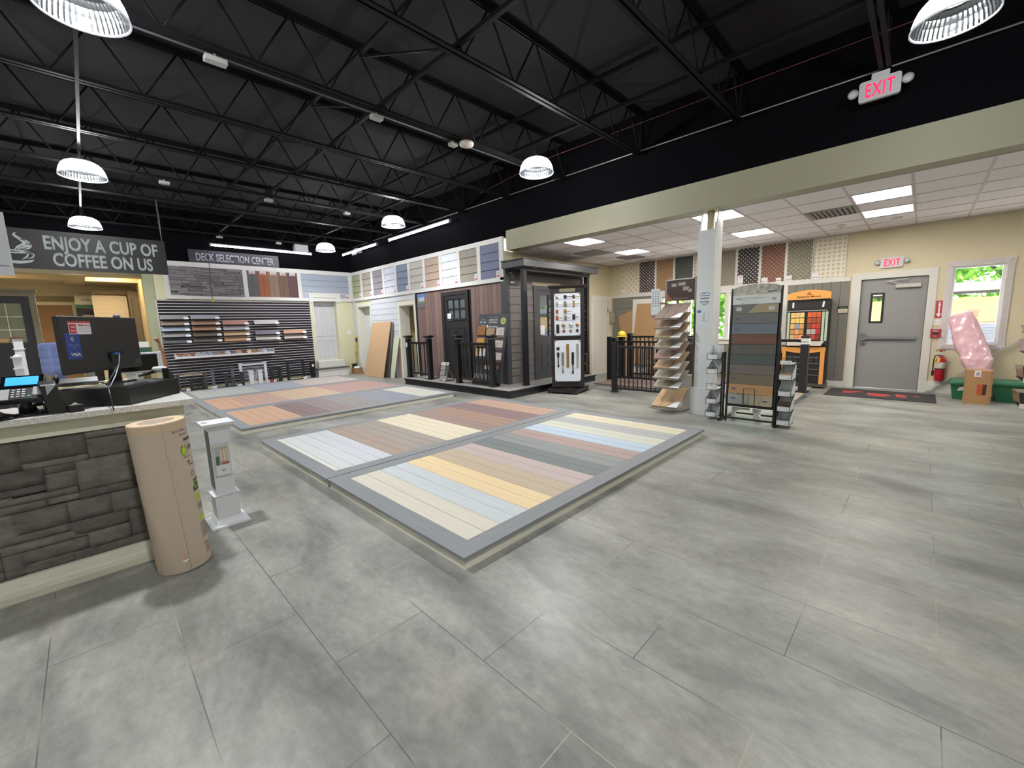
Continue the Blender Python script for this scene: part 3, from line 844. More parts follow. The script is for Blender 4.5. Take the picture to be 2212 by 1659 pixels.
MB().box(x0 - .003, x0 + .012, y0, y1, hh - .03, hh + .001).box(x0, x1, y0 - .003, y0 + .012, hh - .03, hh + .001).build('edge_strip', PB, pd, world=True)

bw = thing('wood_siding_wall', 'reddish brown vertical wood siding display around the black door', 'wall cladding', (6.58, 8.4, .157))
bs = MB(); y = 6.72; k = 0
DO = (7.86, 8.92)
while y < 10.09:
    yy = min(y + .148, 10.09)
    for (a, b_, z0, z1) in ((y, yy, .157, 2.435),):
        if yy <= DO[0] or y >= DO[1]: bs.box(6.575, 6.595, a + .003, b_ - .003, z0, z1, k % 3)
        else: bs.box(6.575, 6.595, a + .003, b_ - .003, 2.36, z1, k % 3)
    y += .15; k += 1
bs.build('boards', [wood('thermal_brown', '#7b655f', 'z', .14), wood('thermal_brown_b', '#846d66', 'z', .14), wood('thermal_brown_c', '#745f5a', 'z', .14)], bw, world=True)
MB().box(6.59, 6.6, 6.7, 10.12, .157, 2.44).build('backing', MATTE, bw, world=True)
MB().box(6.555, 6.6, 10.09, 10.14, .0, 2.44).box(6.56, 6.6, 6.7, 10.14, 2.415, 2.44).build('black_trim', PB, bw, world=True)
MB().box(6.55, 6.6, 10.14, 10.2, 0, 2.44).build('white_trim', TRIM, bw, world=True)
cp = MB().box(6.555, 6.6, 6.6, 6.72, .157, 2.69).box(6.555, 6.68, 6.565, 6.6, .157, 2.69)
tag(cp.build('corner_board', PCH, None, loc=(6.6, 6.6, .157)), 'tall charcoal corner board where brown and grey sidings meet', 'corner trim')
# photo card on the brown siding
pc = thing('photo_card', 'small house photo card at top left of the brown siding', 'sample card', (6.57, 9.85, 2.24))
MB().box(6.566, 6.574, 9.68, 10.04, 2.02, 2.4).build('card', mat('card_grey', '#6b6e76', .4), pc, world=True)
MB().box(6.5645, 6.566, 9.69, 10.03, 2.26, 2.39, 0).box(6.5645, 6.566, 9.69, 10.03, 2.14, 2.26, 1).box(6.5642, 6.5645, 9.7, 9.98, 2.2, 2.3, 2).build('photo', [mat('card_sky', '#5c86c9', .4), mat('card_lawn', '#6b7f68', .4), mat('card_house', '#b9bdc6', .4)], pc, world=True)
MB().box(6.564, 6.566, 9.72, 9.8, 2.05, 2.1).build('logo', mat('card_red', '#b6485a', .4), pc, world=True)

def entry_door(name, label, x, y0, y1, z0, z1, glass, mt, lites=(3, 2)):
    """door set in the plane x = const, facing -x"""
    t = thing(name, label, 'door', (x, (y0 + y1) / 2, z0))
    MB().box(x - .03, x, y0, y0 + .09, z0, z1).box(x - .03, x, y1 - .09, y1, z0, z1).box(x - .03, x, y0, y1, z1 - .09, z1).build('frame', mt, t, world=True)
    gy0, gy1, gz0, gz1 = glass
    sl = MB(); wall_x(sl, x - .012, x + .03, y0 + .09, y1 - .09, z0, z1 - .09, [(gy0, gy1, gz0, gz1)])
    w2 = (y1 - y0 - .18)
    for a, b_ in ((y0 + .2, y0 + .09 + w2 / 2 - .05), (y0 + .09 + w2 / 2 + .05, y1 - .2)):
        for u, v in ((z0 + .25, z0 + .262), (gz0 - .25, gz0 - .238)): sl.box(x - .018, x - .012, a, b_, u, v)
        for u in (a, b_): sl.box(x - .018, x - .012, u - .006, u + .006, z0 + .25, gz0 - .238)
    s = sl.build('slab', mt, t, world=True)
    mu = MB()
    for k in range(1, lites[0]):
        yy = gy0 + (gy1 - gy0) * k / lites[0]; mu.box(x - .022, x + .0, yy - .012, yy + .012, gz0, gz1)
    for k in range(1, lites[1]):
        zz = gz0 + (gz1 - gz0) * k / lites[1]; mu.box(x - .022, x + .0, gy0, gy1, zz - .012, zz + .012)
    mu.box(x - .025, x - .0, gy0 - .03, gy0, gz0 - .03, gz1 + .03).box(x - .025, x, gy1, gy1 + .03, gz0 - .03, gz1 + .03).box(x - .025, x, gy0, gy1, gz1, gz1 + .03).box(x - .03, x, gy0 - .03, gy1 + .03, gz0 - .045, gz0)
    mu.build('muntins', mt, t, world=True)
    MB().box(x + .005, x + .01, gy0, gy1, gz0, gz1).build('glass', mat('dark_door_glass', '#5e6468', .06, spec=.9), t, world=True)
    return t
ed = entry_door('entry_door', 'black craftsman door with six small panes in the brown siding', 6.58, 7.86, 8.92, .157, 2.36, (7.99, 8.68, 1.69, 2.17), mat('black_door', '#232325', .5))
MB().box(6.552, 6.556, 8.54, 8.70, 1.64, 1.82).build('notice', mat('paper_white', '#e2e2e2', .5), ed, world=True)
# grey lap siding on the porch's back wall
gw = thing('grey_siding_wall', 'dark grey lap siding display behind the porch posts', 'wall cladding', (8.0, 6.58, .157))
gsd = MB()
for k in range(14):
    z0 = .157 + k * .178; z1 = min(z0 + .175, 2.62)
    if z0 >= 2.6: break
    for a, b_ in (((6.68, 7.45), (8.55, 9.40)) if z0 < 2.3 else ((6.68, 9.40),)):
        gsd.hexa([(a, 6.562, z0), (b_, 6.562, z0), (b_, 6.595, z0), (a, 6.595, z0)], [(a, 6.575, z1), (b_, 6.575, z1), (b_, 6.595, z1), (a, 6.595, z1)])
gsd.build('boards', wood('grey_lap_board', '#6f6a68', 'x', .06, .55), gw, world=True)
MB().box(9.36, 9.44, 6.54, 6.6, .0, 2.72).box(6.6, 9.44, 6.545, 6.6, 2.62, 2.72).build('trim_boards', mat('porch_slate', '#3a3a40', .45), gw, world=True)
pdr = thing('porch_door', 'slate-coloured half-glass door under the porch roof, reflecting windows', 'door', (8.0, 6.58, .157))
SL = mat('slate_door', '#4a4a50', .4)
fr = MB().box(7.45, 7.56, 6.535, 6.6, .157, 2.38).box(8.45, 8.56, 6.535, 6.6, .157, 2.38).box(7.45, 8.56, 6.535, 6.6, 2.28, 2.38)
fr.build('frame', SL, pdr, world=True)
s_ = MB()
for a, b_, z0, z1 in ((7.56, 7.68, .16, 2.28), (8.33, 8.45, .16, 2.28), (7.68, 8.33, .16, 1.2), (7.68, 8.33, 2.17, 2.28)): s_.box(a, b_, 6.555, 6.595, z0, z1)
for a, b_ in ((7.72, 7.95), (8.05, 8.28)):
    for z0, z1 in ((.38, .395), (.985, 1.0)): s_.box(a, b_, 6.545, 6.555, z0, z1)
    s_.box(a, a + .015, 6.545, 6.555, .38, 1.0).box(b_ - .015, b_, 6.545, 6.555, .38, 1.0)
s_.build('slab', SL, pdr, world=True)
MB().box(7.99, 8.015, 6.55, 6.58, 1.2, 2.17).box(7.68, 8.33, 6.55, 6.58, 1.67, 1.69).build('muntins', mat('muntin_dark', '#35353a', .4), pdr, world=True)
MB().box(7.68, 8.33, 6.575, 6.58, 1.2, 2.17).build('glass', mat('mirror_glass', '#8a9096', .03, metal=.75), pdr, world=True)
MB().box(7.70, 7.86, 6.57, 6.574, 1.23, 1.45).build('notice', mat('paper_white', '#e2e2e2', .5), pdr, world=True)
# siding poster just right of the corner
po = thing('siding_poster', 'small dark poster with three white strips under the porch roof', 'poster', (6.8, 6.55, 2.5))
MB().box(6.69, 6.95, 6.536, 6.543, 2.36, 2.675).build('board', mat('poster_grey', '#3c3a3e', .4), po, world=True)
MB().box(6.73, 6.737, 6.533, 6.536, 2.5, 2.62).box(6.79, 6.796, 6.533, 6.536, 2.5, 2.58).box(6.67, 6.8, 6.533, 6.536, 2.41, 2.43).build('strips', mat('paper_white', '#e2e2e2', .5), po, world=True)
MB().box(6.67, 6.70, 6.533, 6.536, 2.6, 2.63).build('logo', mat('paper_white', '#e2e2e2', .5), po, world=True)
# canopy and its two posts
ca = thing('porch_canopy', 'flat charcoal porch roof with two square posts', 'porch roof', (7.9, 6.3, .157))
MB().box(6.48, 9.26, 5.95, 6.6, 2.69, 2.83).box(6.44, 9.30, 5.93, 6.6, 2.83, 2.845).build('roof', PCH, ca, world=True, bevel=.004)
MB().box(6.7, 9.1, 6.10, 6.2, 2.62, 2.70).build('beam', mat('porch_slate', '#3a3a40', .45), ca, world=True)
for x in (6.69, 9.03):
    p = MB().box(x - .05, x + .05, 6.10, 6.20, .157, 2.69).box(x - .062, x + .062, 6.088, 6.212, .157, .19)
    p.build('post', PB, ca, world=True, bevel=.003)
for x in (6.95, 8.8):
    MB().box(x - .07, x + .07, 6.02, 6.06, 2.678, 2.69).build('soffit_vent', mat('soffit_white', '#b8b8b4', .4), ca, world=True)
# porch rails
RB = mat('rail_black', '#1c1c1f', .28)
def rail_unit(t, y0, y1, x=6.12, nb=3, zt=1.11, zb=.29):
    for y in (y0, y1):
        m = MB().box(x - .055, x + .055, y - .055, y + .055, .157, 1.225).box(x - .068, x + .068, y - .068, y + .068, .157, .185)
        q = m.build('post', RB, t, world=True, bevel=.003)
        c = MB().hexa([(x - .06, y - .06, 1.225), (x + .06, y - .06, 1.225), (x + .06, y + .06, 1.225), (x - .06, y + .06, 1.225)], [(x - .105, y - .105, 1.262), (x + .105, y - .105, 1.262), (x + .105, y + .105, 1.262), (x - .105, y + .105, 1.262)])
        c.box(x - .105, x + .105, y - .105, y + .105, 1.262, 1.275); c.hexa([(x - .07, y - .07, 1.275), (x + .07, y - .07, 1.275), (x + .07, y + .07, 1.275), (x - .07, y + .07, 1.275)], [(x - .05, y - .05, 1.295), (x + .05, y - .05, 1.295), (x + .05, y + .05, 1.295), (x - .05, y + .05, 1.295)])
        c.build('post_cap', RB, q, world=True)
        MB().box(x - .058, x + .058, y - .058, y + .058, 1.205, 1.212).build('light_strip', mat('strip_pearl', '#b9b5b0', .3), q, world=True)
    lo, hi = min(y0, y1), max(y0, y1)
    MB().box(x - .03, x + .03, lo + .055, hi - .055, zt - .02, zt + .01).box(x - .02, x + .02, lo + .055, hi - .055, zt - .05, zt - .02).build('top_rail', RB, t, world=True, bevel=.004)
    MB().box(x - .02, x + .02, lo + .055, hi - .055, zb - .03, zb + .02).build('bottom_rail', RB, t, world=True)
    for k in range(nb):
        y = lo + .055 + (hi - lo - .11) * (k + 1) / (nb + 1)
        MB().box(x - .01, x + .01, y - .01, y + .01, zb, zt - .04).build('baluster', RB, t, world=True)
r1 = thing('porch_railing', 'short black railing at the left end of the porch deck', 'railing', (6.12, 9.4, .157))
rail_unit(r1, 9.93, 8.96, nb=4)
MB().box(6.058, 6.064, 9.90, 9.95, .98, 1.1).build('price_tag', mat('paper_white', '#e2e2e2', .5), kids(r1)[0], world=True)
r2 = thing('porch_railing', 'black railing in front of the black door and poster board', 'railing', (6.12, 7.2, .157))
rail_unit(r2, 7.79, 6.61, nb=7)

# ================================================================ FAR WALL DISPLAYS
# ten lap-siding sample panels on the right wall strip
PCOL = [('sage green', '#a3ab84'), ('stone grey', '#aaa497'), ('mauve grey', '#8d878d'), ('icy white', '#cdd2e2'), ('steel blue', '#6f7f9a'), ('pale greige', '#b9b9b0'), ('tan', '#b09d8a'), ('bright white', '#dbe3ee'), ('taupe', '#908a7f'), ('slate blue', '#636a8a')]
TAGM = mat('price_tag_paper', '#e4dfe2', .5); TAGR = mat('price_tag_red', '#c96d7e', .5)
def price_tag(parent, x, y, z, w_=.13, h_=.13, face='-x', world=True, name='price_tag'):
    m = MB()
    if face == '-x':
        m.box(x - .003, x, y - w_ / 2, y + w_ / 2, z - h_ / 2, z + h_ / 2, 0).box(x - .0045, x - .003, y - w_ * .38, y + w_ * .38, z - h_ * .35, z - h_ * .08, 1).box(x - .0045, x - .003, y - w_ * .3, y + w_ * .3, z + h_ * .15, z + h_ * .25, 2)
    else:
        m.box(x - w_ / 2, x + w_ / 2, y - .003, y, z - h_ / 2, z + h_ / 2, 0).box(x - w_ * .38, x + w_ * .38, y - .0045, y - .003, z - h_ * .35, z - h_ * .08, 1).box(x - w_ * .3, x + w_ * .3, y - .0045, y - .003, z + h_ * .15, z + h_ * .25, 2)
    return m.build(name, [TAGM, TAGR, mat('tag_print', '#8f8a94', .5)], parent, world=world)
for i, ((a, b_), (nm, c)) in enumerate(zip(PY, PCOL)):
    t = thing('siding_sample', '%s lap siding sample, %s of ten on the framed strip' % (nm, ['first from the corner', 'second', 'third', 'fourth', 'fifth', 'sixth', 'seventh', 'eighth', 'ninth', 'last, nearest the porch'][i]), 'siding sample', (XW - .03, (a + b_) / 2, 2.54), group='lap siding samples on the right wall')
    m = MB(); h_ = (3.28 - 2.54) / 4
    for k in range(4):
        z0 = 2.54 + k * h_; z1 = z0 + h_ - .006
        m.hexa([(XW - .045, b_, z0), (XW - .021, b_, z0), (XW - .021, a, z0), (XW - .045, a, z0)], [(XW - .028, b_, z1), (XW - .021, b_, z1), (XW - .021, a, z1), (XW - .028, a, z1)])
    m.box(XW - .0225, XW - .0205, b_, a, 2.54, 3.28, 1)
    m.build('siding_boards', [mat('siding_%d' % i, c, .55, var=.03, scale=(3, 3, 60), bump=.05), MATTE], t, world=True)
    if i != 99: price_tag(t, XW - .05, b_ + .035, 2.60, .12, .15)
# stone panel, decking planks, blue siding on the far strip
st = thing('stone_sample', 'grey ledge stone veneer panel under the deck selection sign', 'stone sample', (2.55, YF - .03, 2.53))
m = MB(); rnd = random.Random(3)
z0 = 2.535
while z0 < 3.28:
    hz = rnd.choice([.045, .06, .08]); z1 = min(z0 + hz, 3.283); x = 1.72
    while x < 3.39:
        L_ = rnd.uniform(.12, .4); x1 = min(x + L_, 3.39); d = rnd.uniform(.0, .05); d2 = d + rnd.uniform(-.01, .01)
        yb_ = YF - .016; y_ = YF - .035 - d; y2 = YF - .035 - max(0, d2)
        m.hexa([(x + .004, y_, z0 + .003), (x1 - .002, y2, z0 + .002), (x1 - .002, yb_, z0 + .002), (x + .003, yb_, z0 + .002)], [(x + .003, y_ + rnd.uniform(0, .015), z1 - .002), (x1 - .002, y2 + rnd.uniform(0, .015), z1 - .002), (x1 - .002, yb_, z1 - .002), (x + .003, yb_, z1 - .002)], rnd.randrange(2))
        x = x1
    z0 = z1
m.build('stones', [mat('ledge_stone_a', '#8a868a', .8, var=.2, scale=(25, 25, 40), bump=.5), mat('ledge_stone_b', '#767277', .8, var=.2, scale=(25, 25, 40), bump=.5)], st, world=True)
pk = [('dark grey', '#5b5c63'), ('rust orange', '#9a5636'), ('weathered brown', '#8b7060'), ('walnut brown', '#6e5340'), ('dark cherry', '#5a3b3c')]
xs = [3.50, 3.78, 4.06, 4.33, 4.60, 4.87]
for i, (nm, c) in enumerate(pk):
    t = thing('decking_sample', '%s pair of vertical decking boards in the far wall frame' % nm, 'decking sample', ((xs[i] + xs[i + 1]) / 2, YF - .03, 2.54), group='vertical decking samples')
    m = MB(); mid = (xs[i] + xs[i + 1]) / 2
    m.box(xs[i] + .002, mid - .002, YF - .035, YF - .016, 2.54, 3.283).box(mid + .002, xs[i + 1] - .002, YF - .035, YF - .016, 2.54, 3.283)
    m.build('boards', wood('deckpair_%d' % i, c, 'z', .15), t, world=True)
    price_tag(t, mid, YF - .038, 3.235, .16, .09, '-y')
t = thing('siding_sample', 'wide pale blue lap siding sample above the raised white door', 'siding sample', (5.75, YF - .03, 2.54))
m = MB()
for k in range(4):
    z0 = 2.54 + k * .186; z1 = z0 + .18
    for a, b_ in (((4.98, 5.16), (6.2, 6.5)) if k == 0 else ((4.98, 6.5),)):
        if k == 0: z1 = z0 + .14
        m.hexa([(a, YF - .04, z0), (b_, YF - .04, z0), (b_, YF - .016, z0), (a, YF - .016, z0)], [(a, YF - .026, z1), (b_, YF - .026, z1), (b_, YF - .016, z1), (a, YF - .016, z1)])
m.build('siding_boards', mat('siding_paleblue', '#a2acbd', .55), t, world=True)
price_tag(t, 6.42, YF - .045, 2.6, .12, .12, '-y')

# slatted wall panel
sw = thing('slatwall', 'large black slatwall with bright metal grooves on the far wall', 'slatwall', (3.3, YF, .1))
m = MB(); z = .10; sl = MB()
while z < 2.405:
    z1 = min(z + .0605, 2.41)
    m.box(1.41, 5.16, YF - .03, YF - .002, z, z1); z += .0768
m.box(1.41, 5.16, YF - .012, YF - .001, .1, 2.41)
z = .10 + .06
while z < 2.4:
    sl.box(1.41, 5.16, YF - .029, YF - .012, z + .001, z + .0165); z += .0768
m.build('panel', mat('slat_black', '#17141a', .35), sw, world=True)
sl.build('metal_inserts', mat('slat_insert', '#dedae2', .35, metal=.2), sw, world=True)
MB().box(5.16, 5.19, YF - .04, YF, .0, 2.44).build('edge_trim', mat('slat_edge', '#c9c7b8', .5), sw, world=True)
MB().box(1.385, 1.41, YF - .035, YF, .1, 2.41).build('edge_trim', mat('slat_edge', '#c9c7b8', .5), sw, world=True)

SBX = [(1.42, 2.0), (2.05, 2.69), (2.75, 3.38), (3.53, 4.18), (4.30, 4.95)]
ROWZ = [1.955, 1.80, 1.65, 1.495, 1.335]
SB = {(0, 0): ('grey', '#8a8889'), (0, 1): ('umber', '#8c7a70'), (0, 2): ('pale blue', '#9aa8b8'), (0, 3): ('streaky grey', '#8f8d90'), (0, 4): ('charcoal', '#50555a'),
      (1, 0): ('lavender grey', '#9a98a4'), (1, 1): ('rosy brown', '#947468'), (1, 2): ('chestnut', '#94725a'), (1, 3): ('dark olive brown', '#66594e'), (1, 4): ('dark moss', '#5a564c'),
      (2, 1): ('salmon brown', '#a9796a'), (2, 2): ('silver grey', '#9a999c'), (2, 3): ('sand', '#b39676'), (2, 4): ('honey', '#ab8660'),
      (3, 1): ('light silver', '#b5b0b2'), (3, 3): ('dark plum grey', '#635e66'), (3, 4): ('warm silver', '#aca7a2'),
      (4, 3): ('light walnut', '#a67c62'), (4, 4): ('pinkish grey', '#a69a94')}
CN = ['leftmost', 'second', 'middle', 'fourth', 'rightmost']; RN = ['top', 'second', 'third', 'fourth', 'bottom']
for (c, r), (nm, col) in SB.items():
    a, b_ = SBX[c]; z = ROWZ[r] - (.0 if c < 2 else .01); lab = '%s deck board sample on the slatwall, %s row, %s column' % (nm, RN[r], CN[c])
    t = thing('board_sample', lab, 'board sample', ((a + b_) / 2, YF - .1, z - .055), group='deck board samples on the slatwall')
    y0_, y1_ = YF - .125, YF - .05
    MB().hexa([(a, y0_, z - .055), (b_, y0_, z - .055), (b_, y1_, z + .06), (a, y1_, z + .06)], [(a, y0_ - .012, z - .048), (b_, y0_ - .012, z - .048), (b_, y1_ - .012, z + .067), (a, y1_ - .012, z + .067)]).build('board', wood('sb_' + col[1:], col, 'x', .08), t, world=True)
    MB().bar((a + .02, y0_ - .006, z - .052), (b_ + .02, y0_ - .006, z - .052), .02, .016).box(a + .03, a + .05, y0_, YF - .03, z - .06, z - .03).box(b_ - .05, b_ - .03, y0_, YF - .03, z - .06, z - .03).build('bracket', BLACK, t, world=True)
    MB().hexa([(b_ - .1, y0_ - .014, z - .05), (b_ + .005, y0_ - .014, z - .05), (b_ + .005, y0_ + .022, z + .006), (b_ - .1, y0_ + .022, z + .006)], [(b_ - .1, y0_ - .018, z - .048), (b_ + .005, y0_ - .018, z - .048), (b_ + .005, y0_ + .018, z + .008), (b_ - .1, y0_ + .018, z + .008)]).build('label_card', mat('card_bright', '#e6e6ee', .5), t, world=True)
# tray of chips
tr_ = thing('sample_tray', 'long white angled tray of small board chips on the slatwall', 'sample tray', (2.75, YF - .15, .88))
MB().hexa([(1.60, YF - .2, .88), (3.95, YF - .2, .88), (3.95, YF - .03, .96), (1.60, YF - .03, .96)], [(1.60, YF - .205, .895), (3.95, YF - .205, .895), (3.95, YF - .035, .975), (1.60, YF - .035, .975)]).box(1.60, 3.95, YF - .215, YF - .2, .875, .925).box(1.60, 1.615, YF - .21, YF - .03, .88, 1.0).box(3.935, 3.95, YF - .21, YF - .03, .88, 1.0).build('tray', mat('tray_white', '#dcdce2', .4), tr_, world=True)
chips = ['#7a5238', '#8a6250', '#74503a', '#8f8f92', '#85858c', '#7f8590', '#6f6b68', '#6d554e', '#a5a3ab', '#4d525e', '#a87654', '#3b2c28', '#c79c72', '#6f5549', '#7b6a55', '#9695a8', '#6a675f']
cnm = ['brown', 'reddish brown', 'dark brown', 'light grey', 'mid grey', 'bluish grey', 'olive grey', 'plum brown', 'pale lavender', 'navy grey', 'copper', 'near-black', 'sand', 'cocoa', 'mottled tan', 'lilac grey', 'moss grey']
for i, c in enumerate(chips):
    x = 1.66 + i * .1335
    o = MB().hexa([(x, YF - .19, .905), (x + .1, YF - .19, .905), (x + .1, YF - .10, .985), (x, YF - .10, .985)], [(x, YF - .195, .925), (x + .1, YF - .195, .925), (x + .1, YF - .115, 1.015), (x, YF - .115, 1.015)]).build('board_chip', mat('chip_' + c[1:], c, .6), None, loc=(x + .05, YF - .12, .93))
    tag(o, '%s board chip in the white tray, number %s from its left end' % (cnm[i], ['one', 'two', 'three', 'four', 'five', 'six', 'seven', 'eight', 'nine', 'ten', 'eleven', 'twelve', 'thirteen', 'fourteen', 'fifteen', 'sixteen', 'seventeen'][i]), 'sample chip', 'board chips in the white tray')
# deck selection sign
sg = thing('wall_sign', 'dark grey sign reading DECK SELECTION CENTER above the slatwall', 'sign', (3.3, YF - .02, 3.4))
SGN = mat('sign_grey', '#4a4850', .45)
MB().box(2.2, 4.39, YF - .03, YF - .005, 3.415, 3.75).build('panel', mat('sign_charcoal', '#3f3d44', .45), sg, world=True)
for k in range(14): pass
SLET = mat('sign_silver_letters', '#a9abba', .4)
text('DECK SELECTION CENTER', .2, (3.30, YF - .034, 3.475), sg, SLET, width=1.9, world=True, bold=.025)
# speaker, emergency light, hanging cord, switch
sp = thing('wall_speaker', 'small white speaker box hung beside the far tube light', 'speaker', (4.94, 13.75, 3.88))
MB().box(4.74, 5.13, 13.62, 13.8, 3.885, 4.09).build('case', mat('speaker_grey', '#9c9a9e', .5), sp, world=True, bevel=.01)
MB().tube([(4.76, 13.7, 4.09), (4.76, 13.7, 4.13), (5.08, 13.7, 4.13), (5.08, 13.7, 4.09)], .01, 6).box(4.9, 4.94, 13.7, 14.1, 4.11, 4.13).build('bracket', CHROME, sp, world=True)
em = thing('emergency_light', 'white twin-head emergency light in front of the short right tube light', 'emergency light', (6.5, 13.2, 3.9))
MB().box(6.42, XW, 13.1, 13.32, 3.93, 4.07).build('case', mat('emergency_white', '#a9a8ac', .4), em, world=True, bevel=.008)
for y in (13.13, 13.29):
    MB().lathe([(0, -.06), (.045, -.06), (.05, -.05), (.035, 0), (0, 0)], (6.42, y, 3.9), 16, axis='x').build('lamp_head', mat('emergency_head', '#c4c4ca', .3), em, world=True)
cr = thing('hanging_plug', 'yellow plug on a black cord hanging before the stone panel', 'power plug', (2.5, 13.5, 2.33))
MB().tube([(2.53, 13.64, 4.11), (2.53, 13.5, 3.2), (2.49, 13.5, 2.8), (2.5, 13.5, 2.42)], .007, 6).build('cord', BLACK, cr, world=True)
MB().lathe([(0, 2.33), (.02, 2.33), (.026, 2.36), (.018, 2.43), (0, 2.43)], (2.5, 13.5, 0), 12).build('plug', mat('yellow_plug', '#d6b544', .5), cr, world=True)
sw_ = thing('light_switch', 'white double switch plate beside the raised white door', 'light switch', (6.385, YF, 1.33))
MB().box(6.31, 6.46, YF - .008, YF, 1.33, 1.46).build('plate', mat('plate_white', '#e2e2dc', .4), sw_, world=True)
MB().box(6.345, 6.36, YF - .013, YF - .008, 1.38, 1.41).build('toggle', WHITE, sw_, world=True)
MB().box(6.41, 6.425, YF - .013, YF - .008, 1.38, 1.41).build('toggle', WHITE, sw_, world=True)
# steps under the raised door
sp_ = thing('entry_steps', 'two white wooden steps up to the raised white door', 'steps', (5.8, 13.85, 0))
MB().box(5.07, 6.05, 13.6, YF - .045, 0, .265).build('lower_riser', WHITE, sp_, world=True)
MB().box(5.04, 6.08, 13.57, YF - .045, .265, .295).build('tread', mat('step_grey', '#55524f', .5), sp_, world=True)
MB().box(5.2, 6.05, 13.86, YF - .045, .295, .5).build('upper_riser', WHITE, sp_, world=True)
# level, carton and bin
lv = thing('spirit_level', 'yellow spirit level leaning in the far corner', 'spirit level', (6.5, 14.0, 0))
MB().bar((6.47, 14.02, .0), (6.555, 13.93, 1.27), .055, .025).build('beam', mat('level_yellow', '#d8bf3a', .4), lv, world=True)
MB().bar((6.515, 13.965, .62), (6.520, 13.96, .72), .03, .034).build('vial', BLACK, lv, world=True)
MB().bar((6.543, 13.935, 1.08), (6.55, 13.93, 1.2), .057, .03).build('end_vial', BLACK, lv, world=True)
cb = thing('carton', 'open brown carton holding white rolls by the yellow level', 'box', (6.4, 13.72, 0))
MB().box(6.26, 6.54, 13.6, 13.86, 0, .012).box(6.26, 6.275, 13.6, 13.86, 0, .2).box(6.525, 6.54, 13.6, 13.86, 0, .2).box(6.26, 6.54, 13.6, 13.615, 0, .2).box(6.26, 6.54, 13.845, 13.86, 0, .2).build('box_body', mat('carton_brown', '#a17c58', .7), cb, world=True)
for (dx, dy, l) in ((.07, .08, 'white roll at the front of the open carton'), (.19, .16, 'white roll at the back of the open carton')):
    tag(MB().cyl((6.26 + dx, 13.6 + dy, .013), (6.26 + dx, 13.6 + dy, .25), .05, 16).build('paper_roll', mat('roll_white', '#e4e4e2', .6), None, loc=(6.26 + dx, 13.6 + dy, .013)), l, 'paper roll', 'rolls in the open carton')
bn = thing('dark_bin', 'small black bin on the floor behind the open carton', 'bin', (6.42, 13.93, 0))
MB().hexa([(6.34, 13.88, 0), (6.47, 13.88, 0), (6.47, 13.93, 0), (6.34, 13.93, 0)], [(6.32, 13.87, .32), (6.48, 13.87, .32), (6.48, 13.94, .32), (6.32, 13.94, .32)]).build('bin_body', BLACK, bn, world=True)
MB().box(6.31, 6.49, 13.865, 13.945, .32, .335).build('rim', BLACK, bn, world=True)
# leaning sheets
def lean(name, label, cat, bl, br, tr2, tl, th, m_, grp=None):
    n = (Vector(br) - Vector(bl)).cross(Vector(tl) - Vector(bl)).normalized() * th
    V = [Vector(p) for p in (bl, br, tr2, tl)]
    o = MB().add([*V, *[v + n for v in V]], [(0, 1, 2, 3), (7, 6, 5, 4), (0, 4, 5, 1), (1, 5, 6, 2), (2, 6, 7, 3), (3, 7, 4, 0)]).build(name, m_, None, loc=((bl[0] + br[0]) / 2, (bl[1] + br[1]) / 2, 0))
    return tag(o, label, cat, grp)
lean('board_sheet', 'large tan hardboard sheet leaning on the white shiplap wall', 'board', (6.25, 12.90, 0), (6.25, 11.66, 0), (6.55, 11.50, 1.70), (6.55, 12.66, 1.69), .014, mat('hardboard_tan', '#c3a27e', .6, var=.04, scale=(20, 20, 20)))
lean('board_sheet', 'narrow pale green board leaning right of the large tan sheet', 'board', (6.44, 11.58, 0), (6.44, 11.34, 0), (6.56, 11.10, 1.23), (6.56, 11.40, 1.23), .014, mat('board_palegreen', '#c9cdb2', .6))
lean('board_sheet', 'greyish board standing behind the large tan sheet', 'board', (6.42, 11.85, 0), (6.42, 11.6, 0), (6.57, 11.42, 1.68), (6.57, 11.9, 1.68), .012, mat('board_grey', '#77736f', .6))
cw = tag(MB().box(6.575, 6.584, 11.12, 11.32, .0, .95).build('brick_sample', mat('pinkish_brick', '#a58f87', .7, var=.15, scale=(10, 10, 30)), None, loc=(6.58, 11.2, 0)), 'pinkish-brown sample strip behind the pale green board', 'board')

# railing displays at the foot of the slatwall
def mini_rail(label, x0, x1, y, h_, col, post=.045, n=5, rails=(.12, .9), infill='v', cap=None, tagx=None, feet=True):
    t = thing('railing_sample', label, 'railing sample', ((x0 + x1) / 2, y, 0), group='small railing samples by the slatwall')
    M = mat('railm_' + col[1:], col, .4)
    for x in (x0, x1):
        q = MB().box(x - post, x + post, y - post, y + post, 0, h_); q.build('post', M, t, world=True)
        MB().box(x - post - .012, x + post + .012, y - post - .012, y + post + .012, h_, h_ + .02).build('post_cap', M, t, world=True)
    for r in rails:
        MB().box(x0 + post, x1 - post, y - .02, y + .02, h_ * r - .018, h_ * r + .018).build('rail', mat('railm_' + (cap or col)[1:], cap or col, .4) if r > .5 else M, t, world=True)
    g_ = MB()
    for k in range(n):
        if infill == 'v':
            x = x0 + post + (x1 - x0 - 2 * post) * (k + 1) / (n + 1); g_.box(x - .008, x + .008, y - .008, y + .008, h_ * rails[0], h_ * rails[1])
        else:
            z = h_ * (rails[0] + (rails[1] - rails[0]) * (k + 1) / (n + 1)); g_.tube([(x0, y, z), (x1, y, z)], .004, 6)
    g_.build('infill', M, t, world=True)
    if tagx is not None: MB().box(tagx - .055, tagx + .055, y - .09, y - .086, .02, .11).box(tagx - .055, tagx + .055, y - .088, y - .07, .0, .02).build('info_card', mat('card_bright', '#e6e6ee', .5), t, world=True)
    return t
